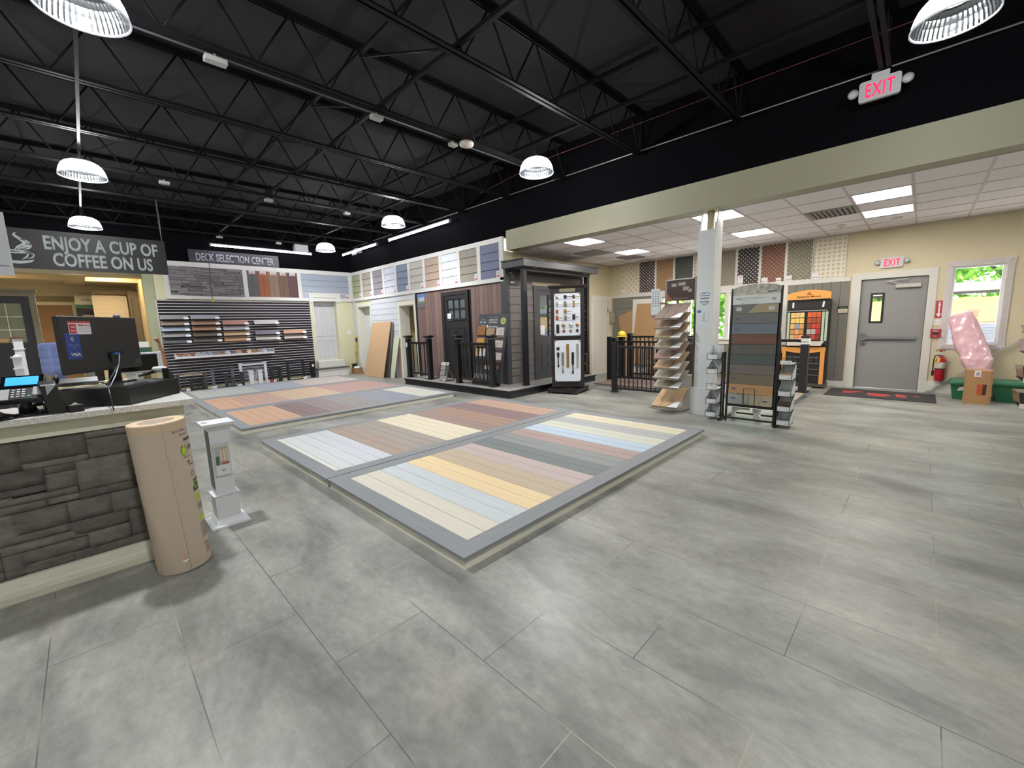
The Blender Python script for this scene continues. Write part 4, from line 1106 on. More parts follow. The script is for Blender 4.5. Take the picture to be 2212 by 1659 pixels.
mini_rail('dark railing sample with a light wooden top rail, leftmost by the slatwall', 1.55, 2.12, 13.62, .47, '#4a4644', .04, 4, (.12, .98), 'v', '#a08a70', 1.74)
mini_rail('black post railing sample with bars, just right of the wooden-topped one', 1.78, 2.02, 13.35, .36, '#232327', .03, 3, (.3, .85), 'v')
mini_rail('blue-grey railing sample with horizontal cables', 2.30, 2.76, 13.62, .53, '#5d676c', .03, 5, (.1, .97), 'h', None, 2.3)
mini_rail('dark slate railing sample before the blue-grey one', 2.55, 2.92, 13.36, .42, '#30343a', .04, 4, (.15, .7), 'v', None, 2.83)
mini_rail('large white frame railing sample with horizontal cables', 2.96, 3.58, 13.60, .63, '#dcdde4', .03, 7, (.06, .97), 'h')
mini_rail('small white post sample with a tan cap plate', 3.14, 3.36, 13.35, .42, '#e1e1e6', .05, 2, (.25, .92), 'v', '#b89b7c')
mini_rail('black short railing sample between the white and the tall black ones', 3.72, 3.95, 13.58, .46, '#26262b', .04, 2, (.1, .92), 'v', None, 3.75)
mini_rail('tall black railing sample with horizontal cables, right of middle', 4.18, 4.62, 13.60, .62, '#222228', .03, 8, (.06, .97), 'h', None, 4.62)
cc = thing('card_stand', 'red and white card standing before the black short railing sample', 'card', (3.62, 13.42, 0))
MB().box(3.54, 3.61, 13.42, 13.424, 0, .12).box(3.54, 3.72, 13.42, 13.43, 0, .01).build('white_card', TAGM, cc, world=True)
MB().box(3.61, 3.72, 13.42, 13.424, 0, .12).build('red_card', mat('card_red2', '#b5404c', .5), cc, world=True)
t = thing('post_sample', 'black post sample with a leather-like base at the right end of the slatwall', 'post sample', (4.93, 13.66, 0))
MB().box(4.86, 4.98, 13.62, 13.74, .012, .5).box(4.845, 4.995, 13.605, 13.755, .5, .53).build('post', RB, t, world=True)
MB().box(4.80, 5.03, 13.56, 13.80, 0, .012).build('base_plate', DGREY, t, world=True)
MB().box(4.89, 4.95, 13.615, 13.62, .38, .46).build('price_tag', TAGM, t, world=True)

# ================================================================ HANGING SIGNS, LEFT
bn = thing('hanging_banner', 'black hanging banner reading ENJOY A CUP OF COFFEE ON US', 'banner', (.1, 10.75, 2.68))
MB().box(-1.12, 1.325, 10.748, 10.756, 2.68, 3.325).build('banner_board', mat('banner_black', '#232226', .45), bn, world=True)
for x in (-1.08, 1.29):
    MB().tube([(x, 10.752, 3.30), (x - .008, 10.752, 3.7), (x, 10.79, 4.11)], .004, 6).tube([(x, 10.752, 3.30), (x + .01, 10.752, 3.7), (x + .01, 10.79, 4.11)], .004, 6).build('hanging_wire', mat('wire_grey', '#8f8f92', .5), bn, world=True)
LET = mat('banner_letters', '#b9c4c6', .5)
text('ENJOY A CUP OF', .225, (.455, 10.745, 3.02), bn, LET, width=1.49, world=True, bold=.028)
text('COFFEE ON US', .225, (.445, 10.745, 2.745), bn, LET, width=1.31, world=True, bold=.028)
def ribbon(pts, ws, x0, z0, s, y):
    m = MB(); n = len(pts); V = []
    for i, (px, pz) in enumerate(pts):
        a = Vector(pts[max(i - 1, 0)]); b_ = Vector(pts[min(i + 1, n - 1)]); d = (b_ - a).normalized(); nn = Vector((-d.y, d.x)) * ws[i] / 2
        V.append((x0 + s * (px + nn.x), y, z0 + s * (pz + nn.y))); V.append((x0 + s * (px - nn.x), y, z0 + s * (pz - nn.y)))
    V += [(a, y + .001, c) for a, b_, c in V]
    k = 2 * n
    F = []
    for i in range(n - 1): F += [(2 * i, 2 * i + 2, 2 * i + 3, 2 * i + 1), (k + 2 * i, k + 2 * i + 1, k + 2 * i + 3, k + 2 * i + 2)]
    return m.add(V, F)
def smooth_path(c, n=24):
    out = []
    for i in range(n + 1):
        t_ = i / n * (len(c) - 1); k = min(int(t_), len(c) - 2); f = t_ - k
        p0 = c[max(k - 1, 0)]; p1 = c[k]; p2 = c[k + 1]; p3 = c[min(k + 2, len(c) - 1)]
        out.append(tuple(.5 * ((2 * p1[j]) + (-p0[j] + p2[j]) * f + (2 * p0[j] - 5 * p1[j] + 4 * p2[j] - p3[j]) * f * f + (-p0[j] + 3 * p1[j] - 3 * p2[j] + p3[j]) * f ** 3) for j in range(2)))
    return out
yb2 = 10.746
cup = MB()
def addrib(mb, pts, wf_):
    p = smooth_path(pts, 30); ws = [wf_(i / 30) for i in range(31)]
    r = ribbon(p, ws, 0, 0, 1, yb2); mb.add(r.v, r.f)
tap = lambda a: (lambda t_: a * math.sin(PI * min(max(t_, .04), .96)) + .003)
addrib(cup, [(-.57, 3.25), (-.60, 3.21), (-.53, 3.14), (-.50, 3.08), (-.58, 3.02), (-.62, 2.97)], tap(.045))
addrib(cup, [(-.55, 3.16), (-.46, 3.11), (-.46, 3.05), (-.55, 3.01), (-.59, 2.97)], tap(.035))
addrib(cup, [(-.49, 3.1), (-.43, 3.06), (-.47, 3.0), (-.55, 2.99)], tap(.018))
addrib(cup, [(-.80, 2.955), (-.65, 2.965), (-.47, 2.945), (-.62, 2.925), (-.80, 2.94)], tap(.025))
addrib(cup, [(-.47, 2.945), (-.50, 2.87), (-.56, 2.82)], tap(.018))
addrib(cup, [(-.47, 2.935), (-.42, 2.91), (-.44, 2.86), (-.50, 2.845)], tap(.014))
addrib(cup, [(-.86, 2.83), (-.70, 2.79), (-.55, 2.79), (-.42, 2.825)], tap(.022))
addrib(cup, [(-.78, 2.775), (-.62, 2.76), (-.48, 2.785), (-.43, 2.815)], tap(.02))
addrib(cup, [(-.79, 2.945), (-.76, 2.87), (-.70, 2.82)], tap(.018))
cup.build('coffee_cup_drawing', LET, bn, world=True)
ws_ = thing('hanging_sign', 'white hanging sign at the left edge of the photo', 'sign', (-.9, 7.8, 2.27))
MB().box(-1.35, -.485, 7.797, 7.805, 2.265, 2.985).build('sign_board', mat('sign_white', '#cfd3da', .5), ws_, world=True)
MB().tube([(-.52, 7.8, 2.96), (-.52, 7.83, 4.1)], .003, 6).build('hanging_wire', GAL, ws_, world=True)
MB().tube([(-1.3, 7.8, 2.96), (-1.3, 7.83, 4.1)], .003, 6).build('hanging_wire', GAL, ws_, world=True)
text('purchases.', .024, (-.585, 7.795, 2.365), ws_, mat('sign_ink', '#3a3f55', .5), width=.155, world=True)
MB().box(-.7, -.555, 7.7945, 7.797, 2.88, 2.893).build('rule', mat('sign_ink', '#3a3f55', .5), ws_, world=True)
# ceiling exit sign
def exit_sign(label, x, y, z, s=1.0, mount=True, glow=1.6):
    t = thing('exit_sign', label, 'exit sign', (x, y, z), rz=-PI / 2, group='red exit signs')
    GP = mat('exit_housing', '#c4c4c8', .5)
    r_ = .028; w_, h_ = .175 * s, .105 * s; pts = []
    for cx_, cz_, a0 in ((w_ - r_, h_ - r_, 0), (-w_ + r_, h_ - r_, 90), (-w_ + r_, -h_ + r_, 180), (w_ - r_, -h_ + r_, 270)):
        for k in range(5):
            a = math.radians(a0 + k * 22.5); pts.append((cx_ + r_ * math.cos(a), cz_ + r_ * math.sin(a)))
    MB().prism(pts, -.025, .02).build('housing', GP, t)
    EM = mat('exit_red_lit', '#ff2a5a', .5, emit='#ff1748', es=glow)
    text('EXIT', .14 * s, (0, -.0265, -.068 * s), t, EM, name='exit_letters', width=.24 * s, bold=.012, space=1.12)
    for a in (-1, 1):
        q = MB().lathe([(0, -.03), (.044 * s, -.03), (.05 * s, -.02), (.045 * s, .0), (.02, .02), (0, .02)], (a * .225 * s, -.005, .01), 20, axis='y')
        o = q.build('lamp_head', mat('exit_head', '#9d9f9e', .35), t)
        MB().lathe([(0, -.0315), (.036 * s, -.0315), (.036 * s, -.030), (0, -.030)], (a * .225 * s, -.005, .01), 20, axis='y').build('lens', mat('exit_lens', '#c6ccd0', .15), o)
        MB().bar((a * .165 * s, .0, .01), (a * .20 * s, .0, .01), .02, .02).build('arm', GP, t)
    if mount: MB().box(-.075, .075, -.02, .02, h_, h_ + .06).build('canopy_mount', GP, t)
    return t
exit_sign('lit red exit sign hanging under the joist end at upper right', 6.42, .535, 3.93)
exit_sign('lit red exit sign on the tan wall above the grey door', XE - .022, .505, 2.435, .92, False)

# ================================================================ CHECKOUT COUNTER
ct_ = thing('checkout_counter', 'long checkout counter faced with dark stone veneer, white trim and speckled top', 'counter', (-.9, 3.85, 0))
WT = mat('counter_white', '#cfcdbd', .5, var=.02, scale=(3, 3, 3))
MB().box(-2.3, .40, 3.63, 4.08, .0, 1.03).build('body', WT, ct_, world=True)
MB().box(-2.3, .42, 3.605, 3.63, .935, 1.032).box(.40, .42, 3.605, 4.1, .0, 1.03).build('apron', WT, ct_, world=True)
MB().box(-2.3, .43, 3.597, 3.63, .09, .142).build('base_board', WT, ct_, world=True)
pts = [(3.63, 0), (3.585, .0), (3.578, .012), (3.578, .05), (3.586, .075), (3.597, .09), (3.63, .09)]
V = [(-2.3, a, b_) for a, b_ in pts] + [(.44, a, b_) for a, b_ in pts]; n = len(pts)
MB().add(V, [tuple(range(n)), tuple(range(2 * n - 1, n - 1, -1))] + [(i, i + n, (i + 1) % n + n, (i + 1) % n) for i in range(n)]).build('base_molding', mat('scuffed_base', '#bdbbab', .55, var=.1, scale=(5, 30, 30)), ct_, world=True)
TOPM = mat('speckled_quartz', '#c6c4c0', .3, var=.35, scale=(160, 160, 160), detail=2)
MB().box(-2.35, .47, 3.515, 4.14, 1.032, 1.068).build('countertop', TOPM, ct_, world=True, bevel=.002)
STN = [(-.400,-.339,.759,.936),(-.337,-.072,.794,.933),(-.337,-.073,.757,.790),(-.070,.124,.888,.933),(-.068,.124,.759,.885),(.127,.178,.845,.933),(.127,.178,.657,.842),(.127,.178,.519,.654),(-.132,.124,.569,.755),(-.135,.124,.519,.566),(-.263,-.135,.710,.754),(-.263,-.135,.607,.707),(-.424,-.266,.660,.755),(-.436,-.266,.618,.657),(-.398,-.138,.567,.604),(-.443,-.401,.567,.615),(-.270,-.138,.526,.564),(-.449,-.273,.519,.563),(-.400,-.201,.387,.515),(-.454,-.403,.342,.516),(-.198,-.007,.386,.515),(-.004,.178,.376,.515),(-.198,.058,.298,.383),(-.400,-.201,.339,.384),(.061,.178,.198,.373),(-.198,-.135,.290,.295),(-.132,.058,.198,.294),(-.466,-.135,.283,.336),(-.478,-.405,.145,.280),(-.402,-.135,.202,.280),(-.402,-.210,.145,.199),(-.207,.178,.142,.195)]
vis = [(a - .003 if a > -.39 else -.482, b_ + .002, c - .003, d + .003) for a, b_, c, d in STN]
rnd = random.Random(5)
def stone_block(m, x0, x1, z0, z1, y, mi):
    g_ = .0012; d = rnd.uniform(.006, .018); nx = max(3, int((x1 - x0) / .03)); nz = max(3, int((z1 - z0) / .03))
    V = []; F = []
    for j in range(nz + 1):
        for i in range(nx + 1):
            u, v = i / nx, j / nz
            e = min(min(u, 1 - u) * (x1 - x0), min(v, 1 - v) * (z1 - z0)); k = min(1, e / .008)
            dep = d * (.55 + .45 * k) + (rnd.uniform(-.0035, .0035) if k > .5 else 0)
            V.append((x0 + g_ + u * (x1 - x0 - 2 * g_), y - dep, z0 + g_ + v * (z1 - z0 - 2 * g_)))
    for j in range(nz):
        for i in range(nx):
            a = j * (nx + 1) + i; F.append((a, a + 1, a + nx + 2, a + nx + 1))
    o = len(V); ring = [i for i in range(nx + 1)] + [j * (nx + 1) + nx for j in range(1, nz + 1)] + [nz * (nx + 1) + i for i in range(nx - 1, -1, -1)] + [j * (nx + 1) for j in range(nz - 1, 0, -1)]
    for r_ in ring: V.append((V[r_][0], y, V[r_][2]))
    L_ = len(ring)
    for i in range(L_): F.append((ring[i], o + i, o + (i + 1) % L_, ring[(i + 1) % L_]))
    m.add(V, F, mi, True)
m = MB()
allst = list(vis)
for sft in (-.662, -1.324, -1.986):
    allst += [(a + sft, b_ + sft, c, d) for a, b_, c, d in vis]
allst += [(.178, .40, .72, .933), (.178, .40, .6, .717), (.178, .33, .4, .597), (.178, .40, .27, .397), (.178, .40, .142, .267), (.333, .40, .4, .597)]
for a, b_, c, d in allst:
    a = max(a, -2.29)
    if b_ - a > .02 and d - c > .01: stone_block(m, a, b_, c, d, 3.63, rnd.randrange(3))
SM = [mat('dark_stone_%d' % i, c, .85, var=.42, scale=(9, 9, 14), bump=1.0, detail=10) for i, c in enumerate(('#63605b', '#6d6963', '#595651'))]
m.build('stone_veneer', SM, ct_, world=True)
MB().box(-2.3, .40, 3.6285, 3.632, .14, .935).build('mortar', MATTE, ct_, world=True)

# black monitor riser and monitor, both turned away from the front edge
CT = 1.069
th = math.atan2(.795, .606)        # local x runs from the near corner to the far right corner
rs = thing('monitor_riser', 'black box riser on the counter, carrying the monitor', 'monitor riser', (.155, 3.575, CT), rz=th)
MB().box(0, .50, .0, .52, 0, .115).build('box_shell', mat('riser_black', '#121314', .35), rs, bevel=.004)
MB().box(.02, .48, .018, .50, .116, .118).build('top_inlay', mat('riser_top', '#1d2220', .3), rs)
R2 = Matrix.Rotation(th, 3, 'Z')
def onr(x, y, z=0.0):
    v = R2 @ Vector((x, y, 0)); return (.155 + v.x, 3.575 + v.y, CT + .119 + z)
mo = thing('monitor', 'black desktop monitor seen from behind, with card and blue sticker', 'monitor', onr(.20, .235), rz=th)
MBK = mat('monitor_back', '#17171b', .4)
MB().box(-.325, .295, -.012, .018, .095, .445).build('screen_case', MBK, mo, bevel=.006)
MB().box(-.320, .290, .018, .0195, .10, .44).build('screen', mat('screen_face', '#0c0d10', .1), mo)
MB().box(.0, .13, -.016, -.012, .185, .215).build('port_recess', MATTE, mo)
MB().hexa([(.05, .02, .012), (.13, .02, .012), (.13, .05, .012), (.05, .05, .012)], [(.0, -.03, .2), (.05, -.03, .2), (.05, -.01, .2), (.0, -.01, .2)]).build('stand_neck', MBK, mo)
MB().prism([(-.06 + .0, -.03), (.16, -.05), (.19, .07), (-.04, .09)], .0, .012, plane='xy').build('stand_base', MBK, mo)
cdm = MB().box(-.262, -.105, -.0135, -.0125, .335, .415, 0).box(-.262, -.105, -.0142, -.0135, .403, .415, 1).box(-.258, -.21, -.0142, -.0135, .342, .398, 2)
cdo = cdm.build('offer_card', [mat('card_bright', '#e6e6ee', .5), mat('card_red3', '#b3343f', .5), mat('card_red4', '#c22f3c', .5)], mo)
text('FREE $10', .012, (-.155, -.0145, .385), cdo, mat('card_red3', '#b3343f', .5), width=.085, bold=.02, depth=.0004)
text('ACE', .011, (-.234, -.0145, .376), cdo, TAGM, width=.03, bold=.02, depth=.0004)
text('ACE', .011, (-.234, -.0145, .353), cdo, TAGM, width=.03, bold=.02, depth=.0004)
for k in range(4): MB().box(-.195, -.115, -.0142, -.0135, .350 + k * .008, .352 + k * .008).build('print_line', mat('tag_print', '#8f8a94', .5), cdo)
vs = MB().box(-.298, -.2, -.0135, -.0122, .185, .345, 0).build('payment_sticker', mat('visa_blue', '#1f3f8c', .4), mo)
text('VISA', .019, (-.243, -.0145, .205), vs, TAGM, width=.068, bold=.025, depth=.0004)
text('Tap to pay', .009, (-.246, -.0145, .268), vs, mat('sticker_pale', '#8fa0cc', .5), width=.07, depth=.0004)
text('with', .007, (-.246, -.0145, .252), vs, mat('sticker_pale', '#8fa0cc', .5), width=.022, depth=.0004)
wv = MB()
for k in range(4):
    r_ = .006 + k * .006; c_ = [(-.268 + r_ * math.cos(a), -.0142, .308 + r_ * math.sin(a)) for a in np.linspace(-.7, .7, 7)]
    wv.tube(c_, .0011, 4)
wv.build('contactless_waves', TAGM, vs)
for (x, z) in ((.01, .37), (.06, .372), (.015, .30), (.065, .303)):
    MB().lathe([(0, -.0135), (.004, -.0135), (.004, -.012)], (x, 0, z), 8, axis='y').build('mount_screw', MATTE, mo)
MB().box(.225, .275, -.0135, -.0125, .12, .155).build('rating_label', mat('label_faint', '#3a3a40', .4), mo)
MB().tube([(.065, -.014, .205), (.05, -.03, .19), (.045, -.03, .14), (-.03, -.05, .08), (-.17, -.10, .02), (-.3, -.2, .0), (-.4, -.28, -.117)], .0035, 6).build('power_cable', BLACK, mo)
MB().tube([(.09, -.014, .205), (.06, -.035, .185), (.05, -.03, .13), (-.05, -.07, .06), (-.2, -.14, .01)], .003, 6).build('video_cable', mat('pale_cable', '#b7bcc6', .5), mo)
MB().box(.03, .07, -.03, -.014, .195, .208).build('blue_plug', mat('plug_blue', '#3c6ad0', .4), mo)
MB().lathe([(0, .445), (.02, .445), (.02, .457), (.012, .466), (0, .467)], (.14, 0, 0), 16).build('webcam', mat('webcam_grey', '#6a7078', .3), mo)
# things lying on the riser
def item(name, label, cat, loc, rz=0, grp=None): return thing(name, label, cat, loc, rz=rz, group=grp)
ph = item('desk_phone', 'black desk phone lying on papers left of the monitor stand', 'phone', onr(.10, .36))
MB().hexa([(-.1, -.07, .013), (.1, -.07, .013), (.1, .07, .013), (-.1, .07, .013)], [(-.1, -.065, .035), (.1, -.065, .035), (.1, .07, .055), (-.1, .07, .055)]).build('base', BLACK, ph)
MB().tube([(-.085, -.05, .06), (-.085, .0, .072), (-.085, .06, .07)], [.016, .011, .016], 10).build('handset', BLACK, ph)
pn_ = item('paper_stack', 'loose white papers under the desk phone', 'papers', onr(.10, .36))
MB().box(-.13, .13, -.1, .1, 0, .006).build('papers', mat('paper_white', '#e2e2e2', .5), pn_)
MB().hexa([(-.12, -.09, .006), (.11, -.1, .006), (.13, .08, .006), (-.1, .09, .006)], [(-.12, -.09, .012), (.11, -.1, .012), (.13, .08, .012), (-.1, .09, .012)]).build('top_sheet', mat('paper_cream', '#d9cf9f', .6), pn_)
yp = tag(MB().box(-.06, .06, -.04, .04, 0, .01).build('note_pad', mat('pad_yellow', '#d9cf62', .6), None), 'yellow note pad right of the monitor stand', 'note pad'); yp.location = onr(.38, .33)
pc_ = item('paper_box', 'small white carton standing behind the monitor stand', 'box', onr(.33, .45))
MB().hexa([(-.025, -.02, 0), (.025, -.02, 0), (.025, .02, 0), (-.025, .02, 0)], [(-.025, -.02, .085), (.025, -.02, .085), (.025, .02, .1), (-.025, .02, .1)]).build('carton_body', WHITE, pc_)
MB().box(-.026, .026, -.021, .021, .0, .02).build('green_band', mat('band_green', '#8fae4a', .5), pc_)
sc = item('barcode_scanner', 'black and white handheld scanner at the right end of the riser', 'scanner', onr(.46, .12))
MB().tube([(-.09, .12, .02), (-.03, .1, .035), (.02, .07, .06)], [.008, .012, .02], 10).build('handle', BLACK, sc)
MB().tube([(.0, .09, .062), (.05, .02, .06)], [.02, .026], 12).build('scan_head', mat('scanner_white', '#c9ccd2', .4), sc)
wd = item('display_wedge', 'black triangular stand at the far right end of the riser', 'stand', onr(.46, .04), rz=th)
MB().prism([(-.03, 0), (.035, 0), (-.03, .075)], -.02, .02).build('wedge', BLACK, wd)
# payment terminal
pt_ = thing('payment_terminal', 'card payment terminal with glowing blue screen on a black pole stand', 'payment terminal', (-.285, 3.66, CT), rz=-.12)
MB().lathe([(0, 0), (.075, 0), (.08, .008), (.04, .014), (0, .016)], n=32).build('base', BLACK, pt_)
MB().tube([(0, 0, .014), (0, .0, .12)], [.03, .026], 20).build('pole', BLACK, pt_)
def tilt(pts, z0=.115, a=math.radians(38), y0=.0):
    return [(x, y0 + y * math.cos(a) - z * math.sin(a), z0 + y * math.sin(a) + z * math.cos(a)) for x, y, z in pts]
def tbox(mb, x0, x1, y0, y1, z0, z1, m=0):
    b_ = MB().box(x0, x1, y0, y1, z0, z1); mb.add(tilt(b_.v), b_.f, m); return mb
tbox(MB(), -.085, .085, -.07, .13, 0, .035).build('case', mat('terminal_case', '#26272b', .35), pt_, bevel=.006)
tbox(MB(), -.082, .082, .03, .127, .035, .04).build('screen_bezel', mat('bezel_black', '#0b0c12', .12), pt_)
tbox(MB(), -.066, .062, .045, .115, .04, .0415).build('screen', mat('screen_blue', '#2f8fd6', .3, emit='#2f8fd6', es=.9), pt_)
tbox(MB(), -.083, -.045, -.065, .02, .035, .038).build('side_plate', mat('terminal_silver', '#9a9c9e', .35), pt_)
tbox(MB(), .045, .083, -.04, .03, .035, .038).build('side_plate', mat('terminal_silver', '#9a9c9e', .35), pt_)
kp = tbox(MB(), -.042, .042, -.065, .022, .035, .0375).build('keypad', mat('keypad_black', '#15161a', .4), pt_)
for i in range(3):
    for j in range(4):
        tbox(MB(), -.036 + i * .02, -.024 + i * .02, .006 - j * .018, .013 - j * .018, .0375, .0395).build('key', mat('key_pale', '#c7c9cc', .4), kp)
tbox(MB(), .026, .038, -.05, -.04, .0375, .0395).build('green_key', mat('key_green', '#4f9c63', .4), kp)
MB().box(-.03, .06, .09, .1, .208, .216).build('pink_note', mat('note_pink', '#f0707a', .6), pt_)
MB().tube([(-.04, -.02, .10), (-.05, -.03, .06), (-.02, -.045, .05), (.0, -.03, .09)], .002, 6).build('cord', mat('pale_cable', '#b7bcc6', .5), pt_)
# second terminal base at the frame edge, chrome item, black holder
tb = thing('terminal_base', 'glossy black round base at the left end of the counter', 'stand', (-.41, 3.60, CT))
MB().lathe([(0, 0), (.1, 0), (.105, .012), (.05, .03), (.03, .05), (0, .052)], n=32).build('base', mat('gloss_black', '#0f0f12', .15), tb)
MB().tube([(0, 0, .045), (-.02, .0, .12)], .012, 10).build('stem', BLACK, tb)
hd_ = thing('pen_holder', 'tall black angled pin pad holder on the counter', 'holder', (-.165, 3.62, CT), rz=.1)
MB().hexa([(-.035, -.04, 0), (.045, -.04, 0), (.045, .04, 0), (-.035, .04, 0)], [(-.055, -.03, .17), (.015, -.03, .17), (.015, .05, .19), (-.055, .05, .19)]).build('shell', mat('holder_black', '#131316', .3), hd_, bevel=.006)
MB().add([(-.03, -.036, .165), (.012, -.036, .165), (-.03, -.038, .11)], [(0, 1, 2)]).build('paper_corner', mat('paper_grey', '#9aa0a4', .5), hd_)
cl_ = thing('tape_dispenser', 'shiny silver bowl-like object beside the terminal pole', 'desk item', (-.225, 3.70, CT))
MB().lathe([(0, 0), (.035, 0), (.045, .02), (.045, .05), (.03, .07), (0, .075)], n=20).build('body', mat('shiny_chrome', '#c9cdd0', .12, metal=1), cl_)
bb_ = thing('cable_block', 'small black block with a white paper tip by the riser corner', 'desk item', (-.085, 3.555, CT), rz=.2)
MB().box(-.03, .03, -.02, .03, 0, .04).build('block', BLACK, bb_)
MB().prism([(-.02, .04), (.02, .04), (.0, .055)], -.0, .01).build('paper_tip', WHITE, bb_)
cbl = MB().tube([(-.30, 3.60, CT + .005), (-.24, 3.575, CT + .005), (-.18, 3.555, CT + .005), (-.1, 3.60, CT + .006), (-.03, 3.64, CT + .006), (.05, 3.67, CT + .006)], .0035, 6)
tag(cbl.build('cable', BLACK, None, loc=(-.15, 3.58, CT)), 'black cable lying along the front of the countertop', 'cable')

# things behind the counter
jg = thing('water_cooler', 'blue water jug on a cooler behind the monitor', 'water cooler', (-.25, 7.2, 0))
MB().box(-.41, -.09, 7.04, 7.36, 0, 1.0).build('cabinet', mat('cooler_white', '#c5c8cc', .4), jg, world=True, bevel=.01)
JM = bpy.data.materials.new('blue_polycarbonate'); JM.use_nodes = True
jb = JM.node_tree.nodes['Principled BSDF']; jb.inputs['Base Color'].default_value = (*lin('#9fb6ff'), 1); jb.inputs['Transmission Weight'].default_value = .55; jb.inputs['Roughness'].default_value = .12; jb.inputs['IOR'].default_value = 1.2
MB().lathe([(.03, 1.0), (.04, 1.05), (.11, 1.10), (.137, 1.13), (.137, 1.19), (.13, 1.2), (.137, 1.21), (.137, 1.27), (.13, 1.28), (.137, 1.29), (.137, 1.35), (.13, 1.36), (.137, 1.37), (.137, 1.43), (.12, 1.455), (0, 1.46)], (-.25, 7.2, 0), 32).build('water_jug', JM, jg, world=True)
bdk = thing('back_counter', 'white back counter behind the checkout, mostly hidden', 'counter', (-.9, 4.75, 0))
MB().box(-2.3, .28, 4.45, 5.0, 0, .88).build('body', WT, bdk, world=True)
MB().box(-2.33, .31, 4.42, 5.03, .88, .915).build('countertop', TOPM, bdk, world=True)
m2 = thing('desk_screen', 'white-edged black screen right of the monitor, on the back counter', 'monitor', (.22, 4.6, .915), rz=.1)
MB().box(-.1, .22, -.012, .012, .29, .45).build('screen_case', mat('screen_white', '#c9cdd6', .4), m2, bevel=.004)
MB().box(-.09, .19, -.014, -.012, .30, .435).build('screen', mat('screen_face', '#0c0d10', .1), m2)
MB().box(-.02, .04, -.01, .01, .01, .3).build('stand', WHITE, m2)
MB().box(-.1, .085, -.06, .06, 0, .012).build('stand_base', WHITE, m2)
ng = thing('sign_stand', 'dark green sign ending in the letters NG, right of the monitor', 'sign', (.42, 6.5, 0))
MB().box(.28, .54, 6.49, 6.51, 1.27, 1.37).build('sign_board', mat('sign_green', '#2f5540', .5), ng, world=True)
MB().box(.28, .52, 6.49, 6.53, 1.37, 1.435).build('white_carton', WHITE, ng, world=True)
MB().box(.38, .43, 6.5, 6.53, 0, 1.28).build('stand_post', mat('stand_grey', '#8e9094', .5), ng, world=True)
text('NG', .03, (.493, 6.487, 1.285), ng, mat('sign_gold', '#d9cf8a', .5), width=.05, world=True, bold=.01)
# showroom pieces beyond the counter
def post(name, label, x, y, z1, w_, m_, capm=None, cap='flat', cat='newel post', h0=0):
    t = thing(name, label, cat, (x, y, 0))
    MB().box(x - w_ / 2, x + w_ / 2, y - w_ / 2, y + w_ / 2, h0, z1).build('shaft', m_, t, world=True)
    c = MB().box(x - w_ / 2 - .015, x + w_ / 2 + .015, y - w_ / 2 - .015, y + w_ / 2 + .015, z1, z1 + .02)
    c.hexa([(x - w_ / 2, y - w_ / 2, z1 + .02), (x + w_ / 2, y - w_ / 2, z1 + .02), (x + w_ / 2, y + w_ / 2, z1 + .02), (x - w_ / 2, y + w_ / 2, z1 + .02)], [(x - .01, y - .01, z1 + .045), (x + .01, y - .01, z1 + .045), (x + .01, y + .01, z1 + .045), (x - .01, y + .01, z1 + .045)])
    c.build('cap', capm or m_, t, world=True)
    MB().box(x - w_ / 2 - .012, x + w_ / 2 + .012, y - w_ / 2 - .012, y + w_ / 2 + .012, z1 - .16, z1 - .145).build('collar', m_, t, world=True)
    return t
NW = mat('newel_white', '#dadadc', .4)
post('newel_post', 'short white newel post with a pointed cap behind the payment terminal', -.69, 9.0, 1.255, .08, NW)
post('newel_post', 'taller white newel post with a dark brown cap, by the dark entry door', -.69, 9.5, 1.52, .09, NW, mat('newel_brown', '#5a4032', .45))
post('newel_post', 'white newel post right of the black monitor, in the distance', .45, 7.6, 1.5, .06, NW)
hr = thing('stair_handrail', 'wooden stair rail with turned end, left of the slatwall', 'handrail', (.9, 9.5, 0))
MB().tube([(.95, 9.5, 0), (.95, 9.5, 1.0), (.935, 9.5, 1.18), (.915, 9.5, 1.28), (.90, 9.5, 1.38), (.875, 9.5, 1.43)], [.03, .03, .022, .03, .018, .03], 12).build('turned_post', mat('stained_oak', '#8a5f42', .35), hr, world=True)
MB().lathe([(0, 1.42), (.04, 1.425), (.045, 1.445), (.03, 1.46), (0, 1.465)], (.87, 9.5, 0), 16).build('volute', mat('stained_oak', '#8a5f42', .35), hr, world=True)
hr2 = thing('stair_handrail', 'light wooden handrail running to the brown-capped newel at far left', 'handrail', (-1.1, 9.5, 0))
MB().bar((-1.8, 9.5, 1.52), (-.745, 9.5, 1.495), .05, .05).build('rail', mat('oak_light', '#9c7a55', .4), hr2, world=True)
MB().box(-1.8, -1.76, 9.48, 9.52, 0, 1.5).build('post', NW, hr2, world=True)
ddr = thing('display_door', 'dark navy display door with divided glass in a taupe frame, far left', 'display door', (-1.0, 12.5, 0))
NV = mat('door_navy', '#2c2b33', .4); TP = mat('taupe_trim', '#857c66', .5)
MB().box(-.66, -.575, 12.42, 12.56, 0, 2.33).box(-1.62, -1.54, 12.42, 12.56, 0, 2.33).box(-1.62, -.575, 12.42, 12.56, 2.33, 2.42).box(-1.66, -.545, 12.38, 12.56, 2.42, 2.46).build('frame', TP, ddr, world=True)
dm = MB()
for x0, x1, z0, z1 in ((-1.54, -1.36, 0, 2.33), (-.78, -.66, 0, 2.33), (-1.36, -.78, 0, 1.45), (-1.36, -.78, 2.2, 2.33)): dm.box(x0, x1, 12.5, 12.54, z0, z1)
for z in (.3, 1.28): dm.box(-1.3, -.84, 12.49, 12.5, z, z + .015)
dm.box(-1.3, -1.285, 12.49, 12.5, .3, 1.29).box(-.855, -.84, 12.49, 12.5, .3, 1.29)
dm.build('slab', NV, ddr, world=True)
